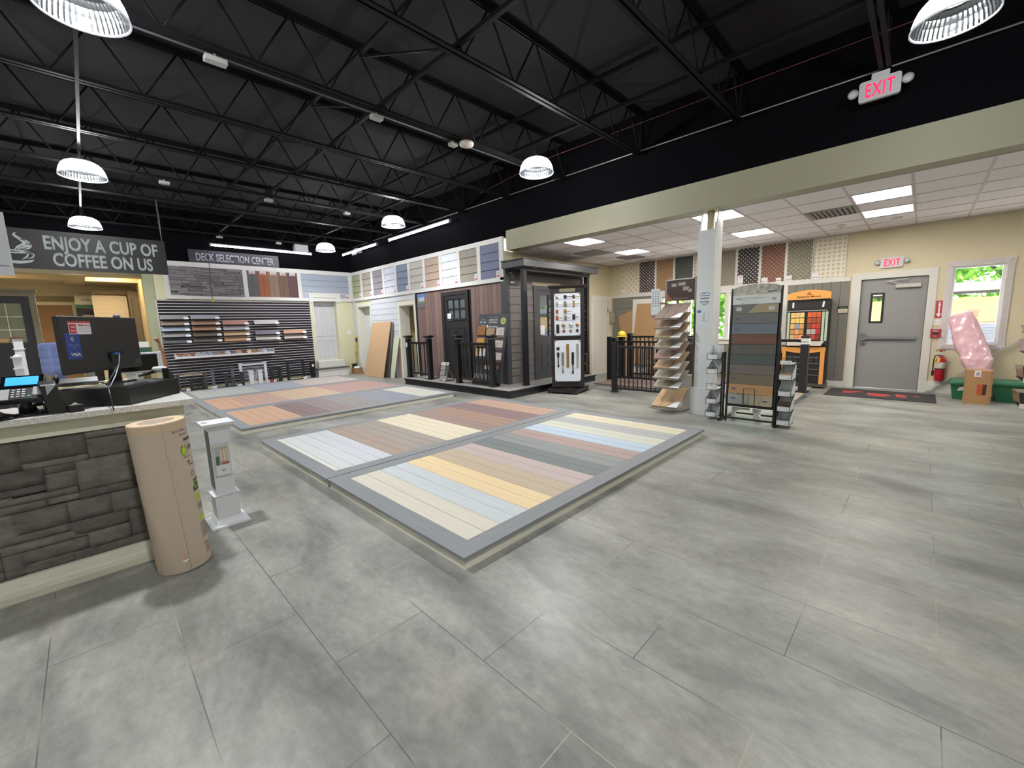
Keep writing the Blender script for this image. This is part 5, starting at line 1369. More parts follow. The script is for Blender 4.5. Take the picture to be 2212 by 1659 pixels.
MB().box(-1.36, -.78, 12.52, 12.525, 1.45, 2.2).build('glass', mat('lite_glass', '#8e9078', .15), ddr, world=True)
MB().box(-1.17, -1.155, 12.505, 12.52, 1.45, 2.2).box(-.985, -.97, 12.505, 12.52, 1.45, 2.2).box(-1.36, -.78, 12.505, 12.52, 1.69, 1.705).box(-1.36, -.78, 12.505, 12.52, 1.94, 1.955).build('muntins', mat('muntin_ivory', '#dfe0c4', .4), ddr, world=True)
gd = thing('garage_door_sample', 'honey wood plank door sample behind the water jug', 'display door', (-.5, 17.3, 0))
MB().box(-1.0, -.14, 17.27, 17.35, 0, 2.43).build('slab', wood('honey_door', '#8d6b3f', 'x', .08), gd, world=True)
for z in (.5, .95, 1.4, 1.85): MB().box(-1.0, -.14, 17.262, 17.27, z, z + .008).build('groove', mat('groove_brown', '#5c4324', .6), gd, world=True)
MB().box(-1.08, -.07, 17.28, 17.37, 2.43, 2.52).box(-.14, -.06, 17.28, 17.37, 0, 2.43).build('casing', mat('ivory_casing', '#e0d2a8', .5), gd, world=True)
at_ = thing('wall_sign', 'cream and green sign reading ATRIUM behind the panel door', 'sign', (.13, 17.0, 2.33))
MB().box(-.06, .33, 16.99, 17.01, 2.43, 2.68).build('sign_board', mat('sign_cream', '#d7cfae', .5), at_, world=True)
MB().box(-.06, .33, 16.988, 17.01, 2.33, 2.43).build('green_band', mat('atrium_green', '#3d6a45', .5), at_, world=True)
text('ATRI', .06, (.16, 16.985, 2.53), at_, mat('sign_ink2', '#57503f', .5), width=.2, world=True)
dw = thing('display_window', 'dark framed display window below the ATRIUM sign', 'display window', (.13, 17.1, 0))
MB().box(-.06, .4, 17.05, 17.1, 0, 2.3).build('frame', mat('window_brown', '#2b2522', .4), dw, world=True)
MB().box(.05, .3, 17.04, 17.05, 1.2, 2.15).build('glass', mat('window_beige', '#a39b7c', .3), dw, world=True)
pdn = thing('display_door', 'ivory six-panel display door to the right of the ATRIUM sign', 'display door', (.64, 16.6, 0))
m = MB().box(.28, 1.0, 16.58, 16.62, 0, 2.67)
for x0, x1 in ((.37, .60), (.68, .91)):
    for z0, z1 in ((2.3, 2.55), (1.5, 2.2), (.3, 1.3)):
        m.box(x0, x1, 16.57, 16.58, z0, z0 + .02).box(x0, x1, 16.57, 16.58, z1 - .02, z1).box(x0, x0 + .02, 16.57, 16.58, z0, z1).box(x1 - .02, x1, 16.57, 16.58, z0, z1)
m.build('slab', mat('ivory_door', '#d6cbae', .5), pdn, world=True)
wn_ = thing('wainscot_display', 'taupe panelled display board at the right side of the opening', 'display board', (1.15, 16.5, 0))
m = MB().box(1.02, 1.24, 16.4, 16.46, 0, 2.8)
m.box(.3, 1.24, 16.5, 16.56, 2.7, 2.83)
m.build('board', mat('taupe_board', '#6c634f', .5), wn_, world=True)
MB().box(1.08, 1.09, 16.39, 16.4, .2, 2.6).build('groove', mat('groove_dark', '#443d30', .6), wn_, world=True)
for x, y, l in ((-2.0, 15.4, 'square light added to brighten the showroom, out of view'), (.62, 15.4, 'square light added to brighten the showroom, hidden behind the banner'), (-4.4, 15.4, 'square light added to brighten the far side of the showroom')):  # unseen lights added to give the showroom warm brightness
    t = thing('ceiling_panel_light', l, 'light', (x, y, 3.238), group='added square lights in the showroom ceiling')
    MB().box(x - .3, x + .3, y - .3, y + .3, 3.238, 3.242).build('diffuser', mat('lit_warm', '#ffffff', .5, emit='#ffe2bd', es=24), t, world=True)

# kraft paper roll, white post sample
rl = thing('paper_roll', 'tall tan roll of floor protection paper standing against the counter', 'paper roll', (.285, 3.375, 0.0), rot=(0, math.radians(-2.2), 0))
KR = mat('kraft_roll', '#ad9e8f', .65, var=.035, scale=(60, 60, 60), bump=.04)
MB().lathe([(.142, .006), (.143, .02), (.143, .965), (.141, .972), (.09, .972), (.09, .55), (.0, .55), (0, .006), (.142, .006)], n=64).build('roll', [KR], rl)
MB().lathe([(.1415, .9715), (.1405, .9735), (.0915, .9735), (.0905, .9715)], n=64).build('cut_edge', mat('kraft_cut', '#cbb592', .7), rl)
MB().lathe([(.1435, .92), (.1437, .925), (.1437, .96), (.1435, .965)], n=64).build('top_band', mat('kraft_band', '#b8a289', .6), rl)
def curved(m_, a0, a1, z0, z1, nm, parent=rl, r=.1442, n=8):
    V = []; F = []
    for i in range(n + 1):
        a = math.radians(a0 + (a1 - a0) * i / n)
        for z in (z0, z1):
            V.append((r * math.cos(a), r * math.sin(a), z))
    for i in range(n): F.append((2 * i, 2 * i + 2, 2 * i + 3, 2 * i + 1))
    return MB().add(V, F).build(nm, m_, parent)
def ctext(s, a_c, z, size, width, m_, nm='printing', bold=.02):
    o = text(s, size, (0, 0, 0), rl, m_, name=nm, width=width, bold=bold, depth=.0003)
    for v in o.data.vertices:
        a = math.radians(a_c) + v.co.x / .1446
        v.co = Vector((.1446 * math.cos(a), .1446 * math.sin(a), v.co.z + z))
    return o
INK = mat('roll_ink', '#3a332c', .6); LIME = mat('roll_lime', '#9cba1e', .6)
AC = -38
ctext('38 in x 100 ft', AC - 14, .90, .013, .085, INK, bold=.0)
ctext('316.6 SQ FT', AC - 4, .875, .011, .055, INK, bold=.0)
curved(INK, AC - 6, AC + 30, .835, .85, 'dark_strip')
blob = []
for i in range(25):
    a = 2 * PI * i / 24; blob.append((.019 * math.cos(a), .026 * math.sin(a) * (1.0 if math.sin(a) < 0 else 1.15)))
def cpoly(pts, a_c, z, m_, nm, r):
    V = [(r * math.cos(math.radians(a_c)), r * math.sin(math.radians(a_c)), z)] + [(r * math.cos(math.radians(a_c) + p[0] / r), r * math.sin(math.radians(a_c) + p[0] / r), z + p[1]) for p in pts]
    return MB().add(V, [(0, i, i + 1) for i in range(1, len(pts))]).build(nm, m_, rl)
cpoly([(x * 1.15, z * 1.2) for x, z in blob], AC - 10, .775, INK, 'logo_shadow', .1442)
cpoly(blob, AC - 10, .772, LIME, 'lime_logo', .1446)
cpoly([(x * .4, z * .35) for x, z in blob], AC - 9, .805, LIME, 'lime_logo_top', .1447)
ctext('FLOOR', AC + 14, .775, .028, .06, INK)
ctext('READY', AC - 5, .728, .008, .05, INK, bold=0)
ctext('SURFACE', AC + 10, .672, .009, .05, INK, bold=0)
cpoly([(-.003, -.02), (.003, -.02), (.003, .004), (.01, .004), (0, .016), (-.01, .004), (-.003, .004), (-.003, -.02)], AC - 2, .692, INK, 'arrow_mark', .1446)
for i in range(14):
    pass
rg_ = MB()
n = 24
V = []; F = []
for i in range(n):
    a = 2 * PI * i / n
    for rr in (.013, .0165):
        V.append((.1446 * math.cos(math.radians(AC + 4) + rr * math.cos(a) / .1446), .1446 * math.sin(math.radians(AC + 4) + rr * math.cos(a) / .1446), .615 + rr * math.sin(a)))
for i in range(n): F.append((2 * i, 2 * i + 1, (2 * i + 3) % (2 * n), (2 * i + 2) % (2 * n)))
rg_.add(V, F).build('ring_mark', INK, rl)
curved(mat('roll_darkgreen', '#37402a', .6), AC + 2, AC + 34, .515, .575, 'dark_patch')
curved(mat('roll_darkgreen', '#37402a', .6), AC - 4, AC + 30, .495, .53, 'dark_patch')
ctext('A PAPER', AC + 14, .542, .022, .055, mat('roll_lime', '#9cba1e', .6)); ctext('FOR ALL', AC + 12, .508, .022, .06, mat('roll_lime', '#9cba1e', .6))
for z_, k_ in ((.455, 0), (.31, 1)):
    curved(LIME, AC - 2, AC + 30, z_ - .02, z_ + .012, 'lime_patch')
for z_ in (.40, .388, .376, .364, .27, .258, .246, .234, .222, .21, .198, .186, .174): ctext('FLOOR PROTECTION PAPER', AC + 12 - (z_ < .3) * 3, z_, .006, .07, INK, bold=0)
curved(mat('roll_faint', '#8e7a69', .6), AC + 0, AC + 28, .06, .125, 'small_print')
ctext('WARNING', AC + 4, .13, .008, .035, INK)
# torn triangle in the wrap
cpoly([(-.022, -.0), (.0, .045), (.022, 0), (.0, -.015), (-.022, 0)], -92, .085, mat('kraft_torn', '#b8967c', .7), 'torn_flap', .1443)
cpoly([(-.02, .0), (.02, 0), (.0, -.015), (-.02, 0)], -92, .085, mat('torn_film', '#dfdcd6', .3), 'loose_film', .1446)
ln = MB(); ln.tube([(.1435 * math.cos(math.radians(-84 - 0)), .1435 * math.sin(math.radians(-84)), .01), (.1435 * math.cos(math.radians(-86)), .1435 * math.sin(math.radians(-86)), .5), (.1435 * math.cos(math.radians(-87)), .1435 * math.sin(math.radians(-87)), .97)], .0008, 5)
ln.build('seam', mat('kraft_seam', '#8e7a68', .7), rl)

wp = thing('post_sleeve_sample', 'white post sleeve sample with photo card, beside the paper roll', 'post sample', (.635, 3.90, 0), rz=0.0)
PW = mat('pvc_white', '#d5d8dc', .4)
MB().box(-.135, .125, -.145, .145, 0, .018).build('base_plate', PW, wp, bevel=.002)
MB().hexa([(-.1, -.1, .018), (.1, -.1, .018), (.1, .1, .018), (-.1, .1, .018)], [(-.08, -.08, .055), (.08, -.08, .055), (.08, .08, .055), (-.08, .08, .055)]).build('base_trim', PW, wp)
MB().box(-.078, .078, -.078, .078, .055, .23).build('lower_sleeve', PW, wp)
MB().hexa([(-.078, -.078, .23), (.078, -.078, .23), (.078, .078, .23), (-.078, .078, .23)], [(-.09, -.09, .25), (.09, -.09, .25), (.09, .09, .25), (-.09, .09, .25)]).box(-.07, .07, -.07, .07, .25, .262).build('collar', PW, wp)
MB().box(-.064, .064, -.064, .064, .23, .79).build('shaft', PW, wp)
MB().hexa([(-.066, -.066, .76), (.066, -.066, .76), (.066, .066, .76), (-.066, .066, .76)], [(-.1, -.1, .80), (.1, -.1, .80), (.1, .1, .80), (-.1, .1, .80)]).build('cap_molding', PW, wp)
MB().box(-.105, .105, -.105, .105, .80, .822).build('cap', PW, wp, bevel=.002)
MB().box(-.09, -.055, -.03, .03, .822, .8235).build('cap_label', mat('label_grey', '#9b9fa4', .5), wp)
MB().box(-.070, -.064, -.06, .06, .3, .78).build('dark_side', mat('sleeve_dark', '#5a6068', .4), wp)
h_ = MB().box(-.052, .052, -.082, -.066, .40, .655)
h_.build('card_holder', mat('clear_plastic', '#c4c8cb', .15), wp)
MB().box(-.045, .045, -.084, -.082, .41, .64).build('leaflet', mat('leaflet_white', '#d9dcde', .4), wp)
MB().box(-.043, -.015, -.0852, -.084, .49, .635, 0).box(-.015, .043, -.0852, -.084, .49, .635, 1).box(-.043, -.02, -.0858, -.0852, .49, .56, 2).box(-.01, .0, -.0858, -.0852, .52, .61, 3).box(.01, .02, -.0858, -.0852, .52, .61, 3).box(.028, .036, -.0858, -.0852, .52, .61, 3).box(-.005, .043, -.0858, -.0852, .49, .51, 4).build('leaflet_photo', [mat('ph_grey', '#a8b0ae', .5), mat('ph_tan', '#b8a590', .5), mat('ph_green', '#4a6a4c', .5), mat('ph_white', '#d8d0c4', .5), mat('ph_red', '#9c6a58', .5)], wp)
text('W', .022, (0, -.0855, .435), wp, mat('leaf_ink', '#6a6f74', .5), width=.03)

# ================================================================ KIOSK AND PORCH PROPS
bd = thing('poster_display', 'tall slate poster board with trim samples leaning by the porch corner', 'display board', (6.33, 6.95, .157))
PBX = [((6.17, 7.37, .17), (6.20, 6.49, .17), (6.50, 6.45, 1.735), (6.50, 7.40, 1.75))]
bl, br_, tr3, tl = [Vector(p) for p in PBX[0]]
def onb(u, v, d=0.0):
    """u to the right 0..1, v up 0..1, d towards the viewer"""
    p = bl.lerp(br_, u).lerp(tl.lerp(tr3, u), v); n_ = (br_ - bl).cross(tl - bl).normalized()
    if n_.x > 0: n_ = -n_
    return p + n_ * d
def bquad(u0, u1, v0, v1, d0, d1):
    P = [onb(u0, v0, d0), onb(u1, v0, d0), onb(u1, v1, d0), onb(u0, v1, d0), onb(u0, v0, d1), onb(u1, v0, d1), onb(u1, v1, d1), onb(u0, v1, d1)]
    return MB().add(P, [(0, 1, 2, 3), (7, 6, 5, 4), (0, 4, 5, 1), (1, 5, 6, 2), (2, 6, 7, 3), (3, 7, 4, 0)])
PS = mat('poster_slate', '#3d4048', .4)
bquad(0, 1, 0, 1, -.02, 0).build('board', PS, bd, world=True)
def blab(s, u, v, size, width, m_, nm='lettering'):
    o = text(s, size, (0, 0, 0), bd, m_, name=nm, width=width, bold=.02, depth=.0006)
    W_ = (br_ - bl).length; H_ = (tl - bl).length
    for vt in o.data.vertices: vt.co = onb(u + vt.co.x / W_, v + vt.co.z / H_, .0015) - Vector(ROOT[bd.name])
    return o
LW = mat('poster_letter', '#d8d9dc', .5); LG = mat('poster_gold', '#b59660', .5)
blab('Introducing the New', .52, .945, .022, .27, LG); blab('TAMBOUR STYLE', .52, .905, .036, .29, LW); blab('TILE PATTERNS', .52, .87, .034, .27, LW)
blab('Tambour Strip', .52, .775, .018, .2, LW); bquad(.36, .68, .812, .817, 0, .001).build('outline', LW, bd, world=True); blab('@tambourtilehouse', .54, .825, .018, .26, LW)
bquad(.30, .355, .81, .845, 0, .002).build('icon', LW, bd, world=True)
def bdisc(u, v, r, m_, nm, d=.001, inner=0, sx=1):
    W_ = (br_ - bl).length; H_ = (tl - bl).length; n_ = 28
    V = []; F = []
    for i in range(n_):
        a = 2 * PI * i / n_
        for q in (r, inner): V.append(onb(u + sx * q * math.cos(a) / W_, v + q * math.sin(a) / H_, d))
    for i in range(n_): F.append((2 * i, 2 * ((i + 1) % n_), 2 * ((i + 1) % n_) + 1, 2 * i + 1))
    MB().add(V, F).build(nm, m_, bd, world=True)
bdisc(.86, .90, .075, mat('badge_lime', '#b9c46a', .5), 'round_badge', .001, .045); bdisc(.86, .90, .04, mat('badge_lime2', '#8f9a48', .5), 'badge_center', .0012)
bdisc(.16, .885, .075, LW, 'brand_ring', .001, .07); blab('DESIGN HOUSE', .16, .88, .02, .2, LW)
TS = [(.02, .30, .70, .835, wood('tambour_gold', '#8a5a2a', 'z', .45), 'tambour_sample'), (.34, .62, .70, .80, mat('wood_chip', '#9b8263', .6), 'wood_sample'), (.02, .30, .54, .66, wood('oak_chip', '#b98645', 'z', .2), 'wood_sample')]
for u0, u1, v0, v1, m_, nm in TS: bquad(u0, u1, v0, v1, 0, .02).build(nm, m_, bd, world=True)
PHT = mat('room_photo', '#b9b2aa', .5, var=.75, scale=(45, 45, 25), detail=3)
for u0, u1, v0, v1 in ((.66, .93, .70, .81), (.66, .93, .53, .63), (.66, .93, .36, .46), (.50, .62, .53, .63)): bquad(u0, u1, v0, v1, 0, .002).build('room_photo', PHT, bd, world=True)
for v in (.69, .52, .35): bquad(.6, .95, v - .012, v - .006, 0, .001).build('rule', LG, bd, world=True)
cc_ = ['#c4a464', '#c9bfae', '#b9bec4', '#d7c28a', '#c98a6c', '#e0dccf', '#7a4a3c', '#8a5a40']
for i, c in enumerate(cc_):
    u = .03 + (i % 4) * .13 + (.38 if i > 3 else 0)
    u = min(u, .9); v = .40 if i < 3 else .22
    bquad(u, u + .085, v, v + (.11 if i < 3 else .055), 0, .015).build('swatch', mat('swatch_%d' % i, c, .5), bd, world=True)
for i in range(6): bquad(.04 + i * .14, .12 + i * .14, .05, .15, 0, .002).build('pamphlet', mat('pamphlet_%d' % (i % 2), ('#b9a67c', '#a8b0bc')[i % 2], .4), bd, world=True)
bquad(0, 1, .0, .035, 0, .02).build('bottom_ledge', BLACK, bd, world=True)
tst = thing('tile_sample_stand', 'small easel with three grey tile samples on the porch deck', 'sample stand', (6.16, 8.4, .157))
def sq(y0, y1, z0, z1, d, m_, nm):
    f = lambda z: 6.10 + (z - .157) * .25 - d
    MB().hexa([(f(z0) - .012, y0, z0), (f(z0), y0, z0), (f(z0), y1, z0), (f(z0) - .012, y1, z0)], [(f(z1) - .012, y0 - .02, z1), (f(z1), y0 - .02, z1), (f(z1), y1 - .02, z1), (f(z1) - .012, y1 - .02, z1)]).build(nm, m_, tst, world=True)
sq(8.26, 8.57, .16, .60, 0, mat('easel_dark', '#4a4a4c', .5), 'back_board'); sq(8.26, 8.57, .55, .62, .013, mat('easel_head', '#c4c4c6', .4), 'header_card')
for z0 in (.17, .30, .43): sq(8.38 if z0 > .2 else 8.27, 8.56, z0, z0 + .115, .013, mat('tile_grey', '#8c8a86', .5), 'tile')
MB().bar((6.16, 8.33, .6), (6.34, 8.28, .16), .015, .03).build('easel_leg', mat('easel_wood', '#a58a62', .5), tst, world=True)
MB().box(6.04, 6.06, 8.28, 8.33, .17, .23).build('tag', TAGM, tst, world=True)
tag(MB().box(6.25, 6.4, 9.3, 9.42, .157, .185).build('sample_block', mat('pipe_white', '#c8c8c8', .5), None, loc=(6.32, 9.36, .157)), 'small white block behind the left porch railing', 'sample block')

# rotating kiosk with door hardware
ka = math.radians(-53.1)
kk = thing('hardware_kiosk', 'dark brown swivel kiosk with two white panels of door handles', 'display kiosk', (7.27, 5.44, 0), rz=ka)
DB_ = mat('espresso_wood', '#241a1c', .35, var=.1, scale=(4, 4, 40)); ba = math.radians(-23.4)
def rotv(p, a): return (p[0] * math.cos(a) - p[1] * math.sin(a), p[0] * math.sin(a) + p[1] * math.cos(a), p[2])
m = MB().box(-.34, .34, -.34, .34, .03, .11); m2_ = MB()
for sx in (-1, 1):
    for sy in (-1, 1): m.box(sx * .34, sx * .22, sy * .34, sy * .22, 0, .03)
m.v = [rotv(p, ba) for p in m.v]; m.build('swivel_base', DB_, kk)
MB().lathe([(.2, .11), (.2, .13)], n=24).build('turntable', BLACK, kk)
MB().box(-.345, .345, -.2, .2, .13, 2.22).build('cabinet', DB_, kk, bevel=.004)
MB().hexa([(-.35, -.21, 2.2), (.35, -.21, 2.2), (.35, .21, 2.2), (-.35, .21, 2.2)], [(-.40, -.26, 2.25), (.40, -.26, 2.25), (.40, .26, 2.25), (-.40, .26, 2.25)]).box(-.40, .40, -.26, .26, 2.25, 2.265).build('crown', DB_, kk)
MB().box(-.3, .3, -.21, -.2, .16, .2).build('base_molding', DB_, kk)
MB().box(-.165, .16, -.208, -.2, 2.13, 2.2).build('brass_plate', mat('plate_pewter', '#8a8770', .35, metal=.6), kk)
HB = mat('hardware_board', '#d3dae4', .4)
pu = MB().box(-.275, .265, -.215, -.2, 1.23, 2.10).build('upper_panel', HB, kk)
pl = MB().box(-.275, .265, -.215, -.2, .26, 1.13).build('lower_panel', HB, kk)
for pnl, zz in ((pu, (1.25, 2.08)), (pl, (.28, 1.11))):
    for x in (-.26, .25):
        for z in zz: MB().lathe([(0, -.219), (.012, -.219), (.012, -.215)], (x, 0, z), 12, axis='y').build('corner_screw', BLACK, pnl)
for z in (1.215, .245): MB().box(-.27, .26, -.225, -.2, z - .02, z).build('panel_ledge', BLACK, kk)
MET = {'c': mat('hw_chrome', '#cfd2d6', .15, metal=1), 'b': mat('hw_black', '#15151a', .3), 's': mat('hw_nickel', '#8d857a', .35, metal=.7), 'g': mat('hw_brass', '#a3854a', .3, metal=.8), 'o': mat('hw_copper', '#b5613c', .3, metal=.7), 'w': mat('hw_clear', '#e4e8ee', .1)}
def lever(x, z, plate, col, lcol, L_=.1, ps=(.055, .055)):
    q = MB()
    if plate == 'round': q.lathe([(0, -.225), (ps[0] / 2, -.225), (ps[0] / 2, -.215)], (x, 0, z), 20, axis='y')
    else: q.box(x - ps[0] / 2, x + ps[0] / 2, -.225, -.215, z - ps[1] / 2, z + ps[1] / 2)
    o = q.build('door_handle', MET[col], pu)
    if L_ > 0: MB().tube([(x, -.225, z), (x, -.265, z)], .008, 8).tube([(x, -.26, z), (x + L_, -.26, z - .002)], .008, 8).build('lever', MET[lcol], o) if False else MB().tube([(x, -.225, z), (x, -.262, z), (x + .012, -.266, z), (x + L_, -.266, z - .002)], .008, 8).build('lever', MET[lcol], kk)
    MB().box(x - .02, x + .03, -.216, -.215, z - ps[1] / 2 - .02, z - ps[1] / 2 - .014).build('caption', mat('tag_print', '#8f8a94', .5), kk)
X1, X2, X3 = -.215, -.045, .13
lever(X1, 2.02, 'round', 'c', 'c'); lever(X2, 2.03, 'sq', 'b', 'b', .13, (.06, .065)); lever(X3, 2.03, 'round', 'b', 'g', .12, (.065, .065))
lever(X1, 1.88, 'sq', 'c', 'c', .12, (.055, .09)); lever(X2, 1.88, 'sq', 's', 's', .13, (.06, .11)); lever(X3, 1.88, 'sq', 'g', 'g', .13, (.04, .13))
lever(X1, 1.73, 'sq', 'o', 'o', 0, (.055, .075)); lever(X2, 1.73, 'sq', 'g', 'g', .11, (.06, .075)); lever(X3 + .02, 1.74, 'sq', 'w', 'w', 0, (.03, .09))
lever(X1, 1.60, 'sq', 'o', 'g', .11, (.06, .09)); lever(X2, 1.60, 'sq', 's', 's', .11, (.06, .11)); lever(X3, 1.61, 'sq', 'b', 'b', .1, (.06, .11))
lever(-.205, 1.375, 'sq', 'b', 'b', 0, (.06, .18))
for x, c in ((-.085, 'g'), (.06, 'c'), (.20, 'g')): MB().lathe([(0, -.27), (.03, -.265), (.036, -.245), (.02, -.23), (.022, -.215)], (x, 0, 1.45), 20, axis='y').build('door_knob', MET[c], kk)
for x, c in ((-.08, 'o'), (.06, 's'), (.20, 'b')): MB().lathe([(0, -.25), (.018, -.25), (.03, -.235), (.03, -.215)], (x, 0, 1.33), 20, axis='y').build('door_knob', MET[c], kk)
MB().box(-.235, -.175, -.228, -.215, .93, .99).build('deadbolt', MET['b'], kk)
def hset(x, z0, z1, zp, c, w_=.05):
    MB().box(x - w_ / 2, x + w_ / 2, -.228, -.215, zp, z1).build('entry_plate', MET[c], kk)
    if z0 < zp: MB().tube([(x, -.228, zp), (x, -.25, zp - .01), (x, -.25, z0 + .04), (x, -.225, z0 + .02)], .011, 8).box(x - .018, x + .018, -.228, -.215, z0, z0 + .05).build('pull_grip', MET[c], kk)
hset(-.205, .57, .88, .78, 'b'); hset(-.11, .44, .88, .60, 's', .055); hset(-.005, .56, 1.05, .56, 'g', .055); hset(.10, .43, .88, .62, 'b'); hset(.20, .55, 1.05, .55, 'c', .045)
for z in (2.0, 1.85, 1.73, 1.6, 1.45, 1.33):
    for s in (-1, 1): MB().lathe([(0, 0), (.022, .004), (.026, .02), (.01, .035), (.01, .05)][::-1] if False else [(.0, .0), (.028, .0), (.028, .008), (.01, .012), (.01, .04), (.018, .045), (0, .05)], (s * .345, -.02, z), 12, axis='x').build('side_knob', MET['b'], kk) if s > 0 else MB().lathe([(0, 0), (.028, 0), (.028, -.008), (.01, -.012), (.01, -.04), (.018, -.045), (0, -.05)], (-.345, -.02, z), 12, axis='x').build('side_knob', MET['b'], kk)
for z0, z1, c in ((.42, .62, 'g'), (.62, .84, 's')):
    for s in (-1, 1): MB().tube([(s * .345, 0, z0), (s * .40, 0, z0 + .02), (s * .40, 0, z1 - .02), (s * .345, 0, z1)], .008, 8).build('side_pull', MET[c], kk)
for s in (-1,): MB().tube([(-.345, -.18, .9), (-.345, -.18, 2.0)], .003, 5).build('side_wire', MET['g'], kk)

# ================================================================ SIDE BAY
# low platform with ramp edge and its rails
lp = thing('side_platform', 'low wood-topped platform with white edge behind the black railings', 'platform', (9.4, 4.0, 0))
MB().box(8.04, 10.3, 3.0, 5.23, 0, .095).build('skirt', WHITE, lp, world=True)
MB().box(8.0, 10.34, 2.96, 5.26, .095, .12).build('deck_boards', wood('platform_brown', '#6b5b52', 'y', .12), lp, world=True)
rp = thing('ramp_platform', 'grey ramp platform with yellow and black edge tape beside the paint display', 'ramp', (9.0, 1.8, 0))
MB().hexa([(8.35, 1.47, 0), (9.72, 1.47, 0), (9.72, 2.9, 0), (8.35, 2.9, 0)], [(8.35, 1.47, .05), (9.72, 1.47, .085), (9.72, 2.9, .085), (8.35, 2.9, .05)]).build('skirt', mat('ramp_grey', '#9a9ba4', .5), rp, world=True)
MB().hexa([(8.33, 1.45, .05), (9.74, 1.45, .085), (9.74, 2.9, .085), (8.33, 2.9, .05)], [(8.33, 1.45, .075), (9.74, 1.45, .11), (9.74, 2.9, .11), (8.33, 2.9, .075)]).build('deck_boards', wood('ramp_board', '#8e837c', 'x', .12), rp, world=True)
m = MB()
for k in range(9):
    x = 8.95 + k * .06; z = .075 + (x - 8.33) / 1.41 * .035
    m.hexa([(x, 1.452, z), (x + .03, 1.452, z + .0007), (x + .05, 1.50, z + .0007), (x + .02, 1.50, z)], [(x, 1.452, z + .003), (x + .03, 1.452, z + .0037), (x + .05, 1.50, z + .0037), (x + .02, 1.50, z + .003)], k % 2)
m.build('hazard_tape', [mat('tape_yellow', '#d8c04a', .5), MATTE], rp, world=True)
rpp = thing('ramp_railing', 'black post and handrail with a paper notice in front of the paint display', 'railing', (9.15, 1.52, .1))
MB().box(9.10, 9.22, 1.44, 1.56, .105, 1.12).box(9.06, 9.26, 1.40, 1.60, .100, .112).build('post', mat('post_charcoal', '#26272a', .4), rpp, world=True)
MB().bar((9.1, 1.56, 1.04), (9.06, 2.75, 1.05), .04, .05).build('handrail', RB, rpp, world=True)
MB().box(9.05, 9.10, 2.7, 2.76, .1, 1.05).build('post', RB, rpp, world=True)
MB().box(9.092, 9.096, 1.41, 1.60, .975, 1.08, 0).box(9.091, 9.092, 1.45, 1.56, 1.06, 1.066, 1).box(9.091, 9.092, 1.44, 1.57, 1.0, 1.04, 2).build('notice', [mat('paper_white', '#e2e2e2', .5), TAGR, mat('notice_print', '#b5b4b8', .5)], rpp, world=True)
def yrail(name, label, x, y0, y1, z0, zt, n_, w_=.05, post=.045, cable=False, slope=0.0):
    t = thing(name, label, 'railing', (x, (y0 + y1) / 2, z0), group='black railings on and around the side platform')
    for y in (y0, y1):
        p_ = MB().box(x - post, x + post, y - post, y + post, z0, zt + .05).box(x - post - .02, x + post + .02, y - post - .02, y + post + .02, z0, z0 + .015).build('post', RB, t, world=True)
        MB().box(x - post - .008, x + post + .008, y - post - .008, y + post + .008, zt + .05, zt + .065).build('post_cap', RB, t, world=True)
    a, b_ = sorted((y0, y1))
    MB().box(x - .025, x + .025, a + post, b_ - post, zt - .045, zt).build('top_rail', RB, t, world=True, bevel=.004)
    MB().box(x - .018, x + .018, a + post, b_ - post, z0 + .07, z0 + .11).build('bottom_rail', RB, t, world=True)
    for k in range(n_):
        y = a + post + (b_ - a - 2 * post) * (k + 1) / (n_ + 1)
        MB().box(x - .009, x + .009, y - .009, y + .009, z0 + .1, zt - .04).build('baluster', RB, t, world=True)
    return t
yrail('floor_railing', 'nearest black railing left of the flooring rack, standing on the floor', 7.78, 4.60, 3.06, 0, .985, 14)
yrail('platform_railing', 'longer black railing on the platform behind the nearest one', 8.6, 5.10, 3.35, .12, 1.05, 15, post=.04)
yrail('platform_railing', 'black railing farther back on the platform, before the kraft paper sheets', 9.35, 5.1, 3.5, .12, 1.13, 13, post=.055)
tag(MB().box(8.87, 8.96, 5.38, 5.46, .0, 1.13).build('railing_post', RB, None, loc=(8.92, 5.42, 0)), 'slim black post at the left end of the platform railings', 'post')
hh = thing('hard_hat', 'yellow hard hat perched on the rail behind the black posts', 'hard hat', (9.05, 5.16, 1.13))
MB().lathe([(.0, .13), (.05, .12), (.085, .09), (.1, .04), (.102, 0), (.095, 0), (.09, .04), (0, .1)], (0, 0, 0), 20).build('shell', mat('hat_yellow', '#d9b82e', .35), hh)
MB().lathe([(.1, .0), (.13, -.008), (.13, -.002), (.1, .008)], (0, 0, 0), 20).build('brim', mat('hat_yellow', '#d9b82e', .35), hh)
tag(MB().box(9.0, 9.1, 5.10, 5.22, .12, 1.125).build('railing_post', RB, None, loc=(9.05, 5.16, .12)), 'thick black post under the yellow hard hat', 'post')
bx = thing('crate', 'tan and white crate of goods seen through the railings', 'crate', (10.0, 4.35, .12))
MB().box(9.75, 10.25, 3.9, 4.85, .12, .62).build('crate_body', mat('crate_tan', '#b08f72', .7), bx, world=True)
for z in (.3, .44): MB().box(9.74, 9.75, 3.9, 4.85, z, z + .03).build('band', WHITE, bx, world=True)
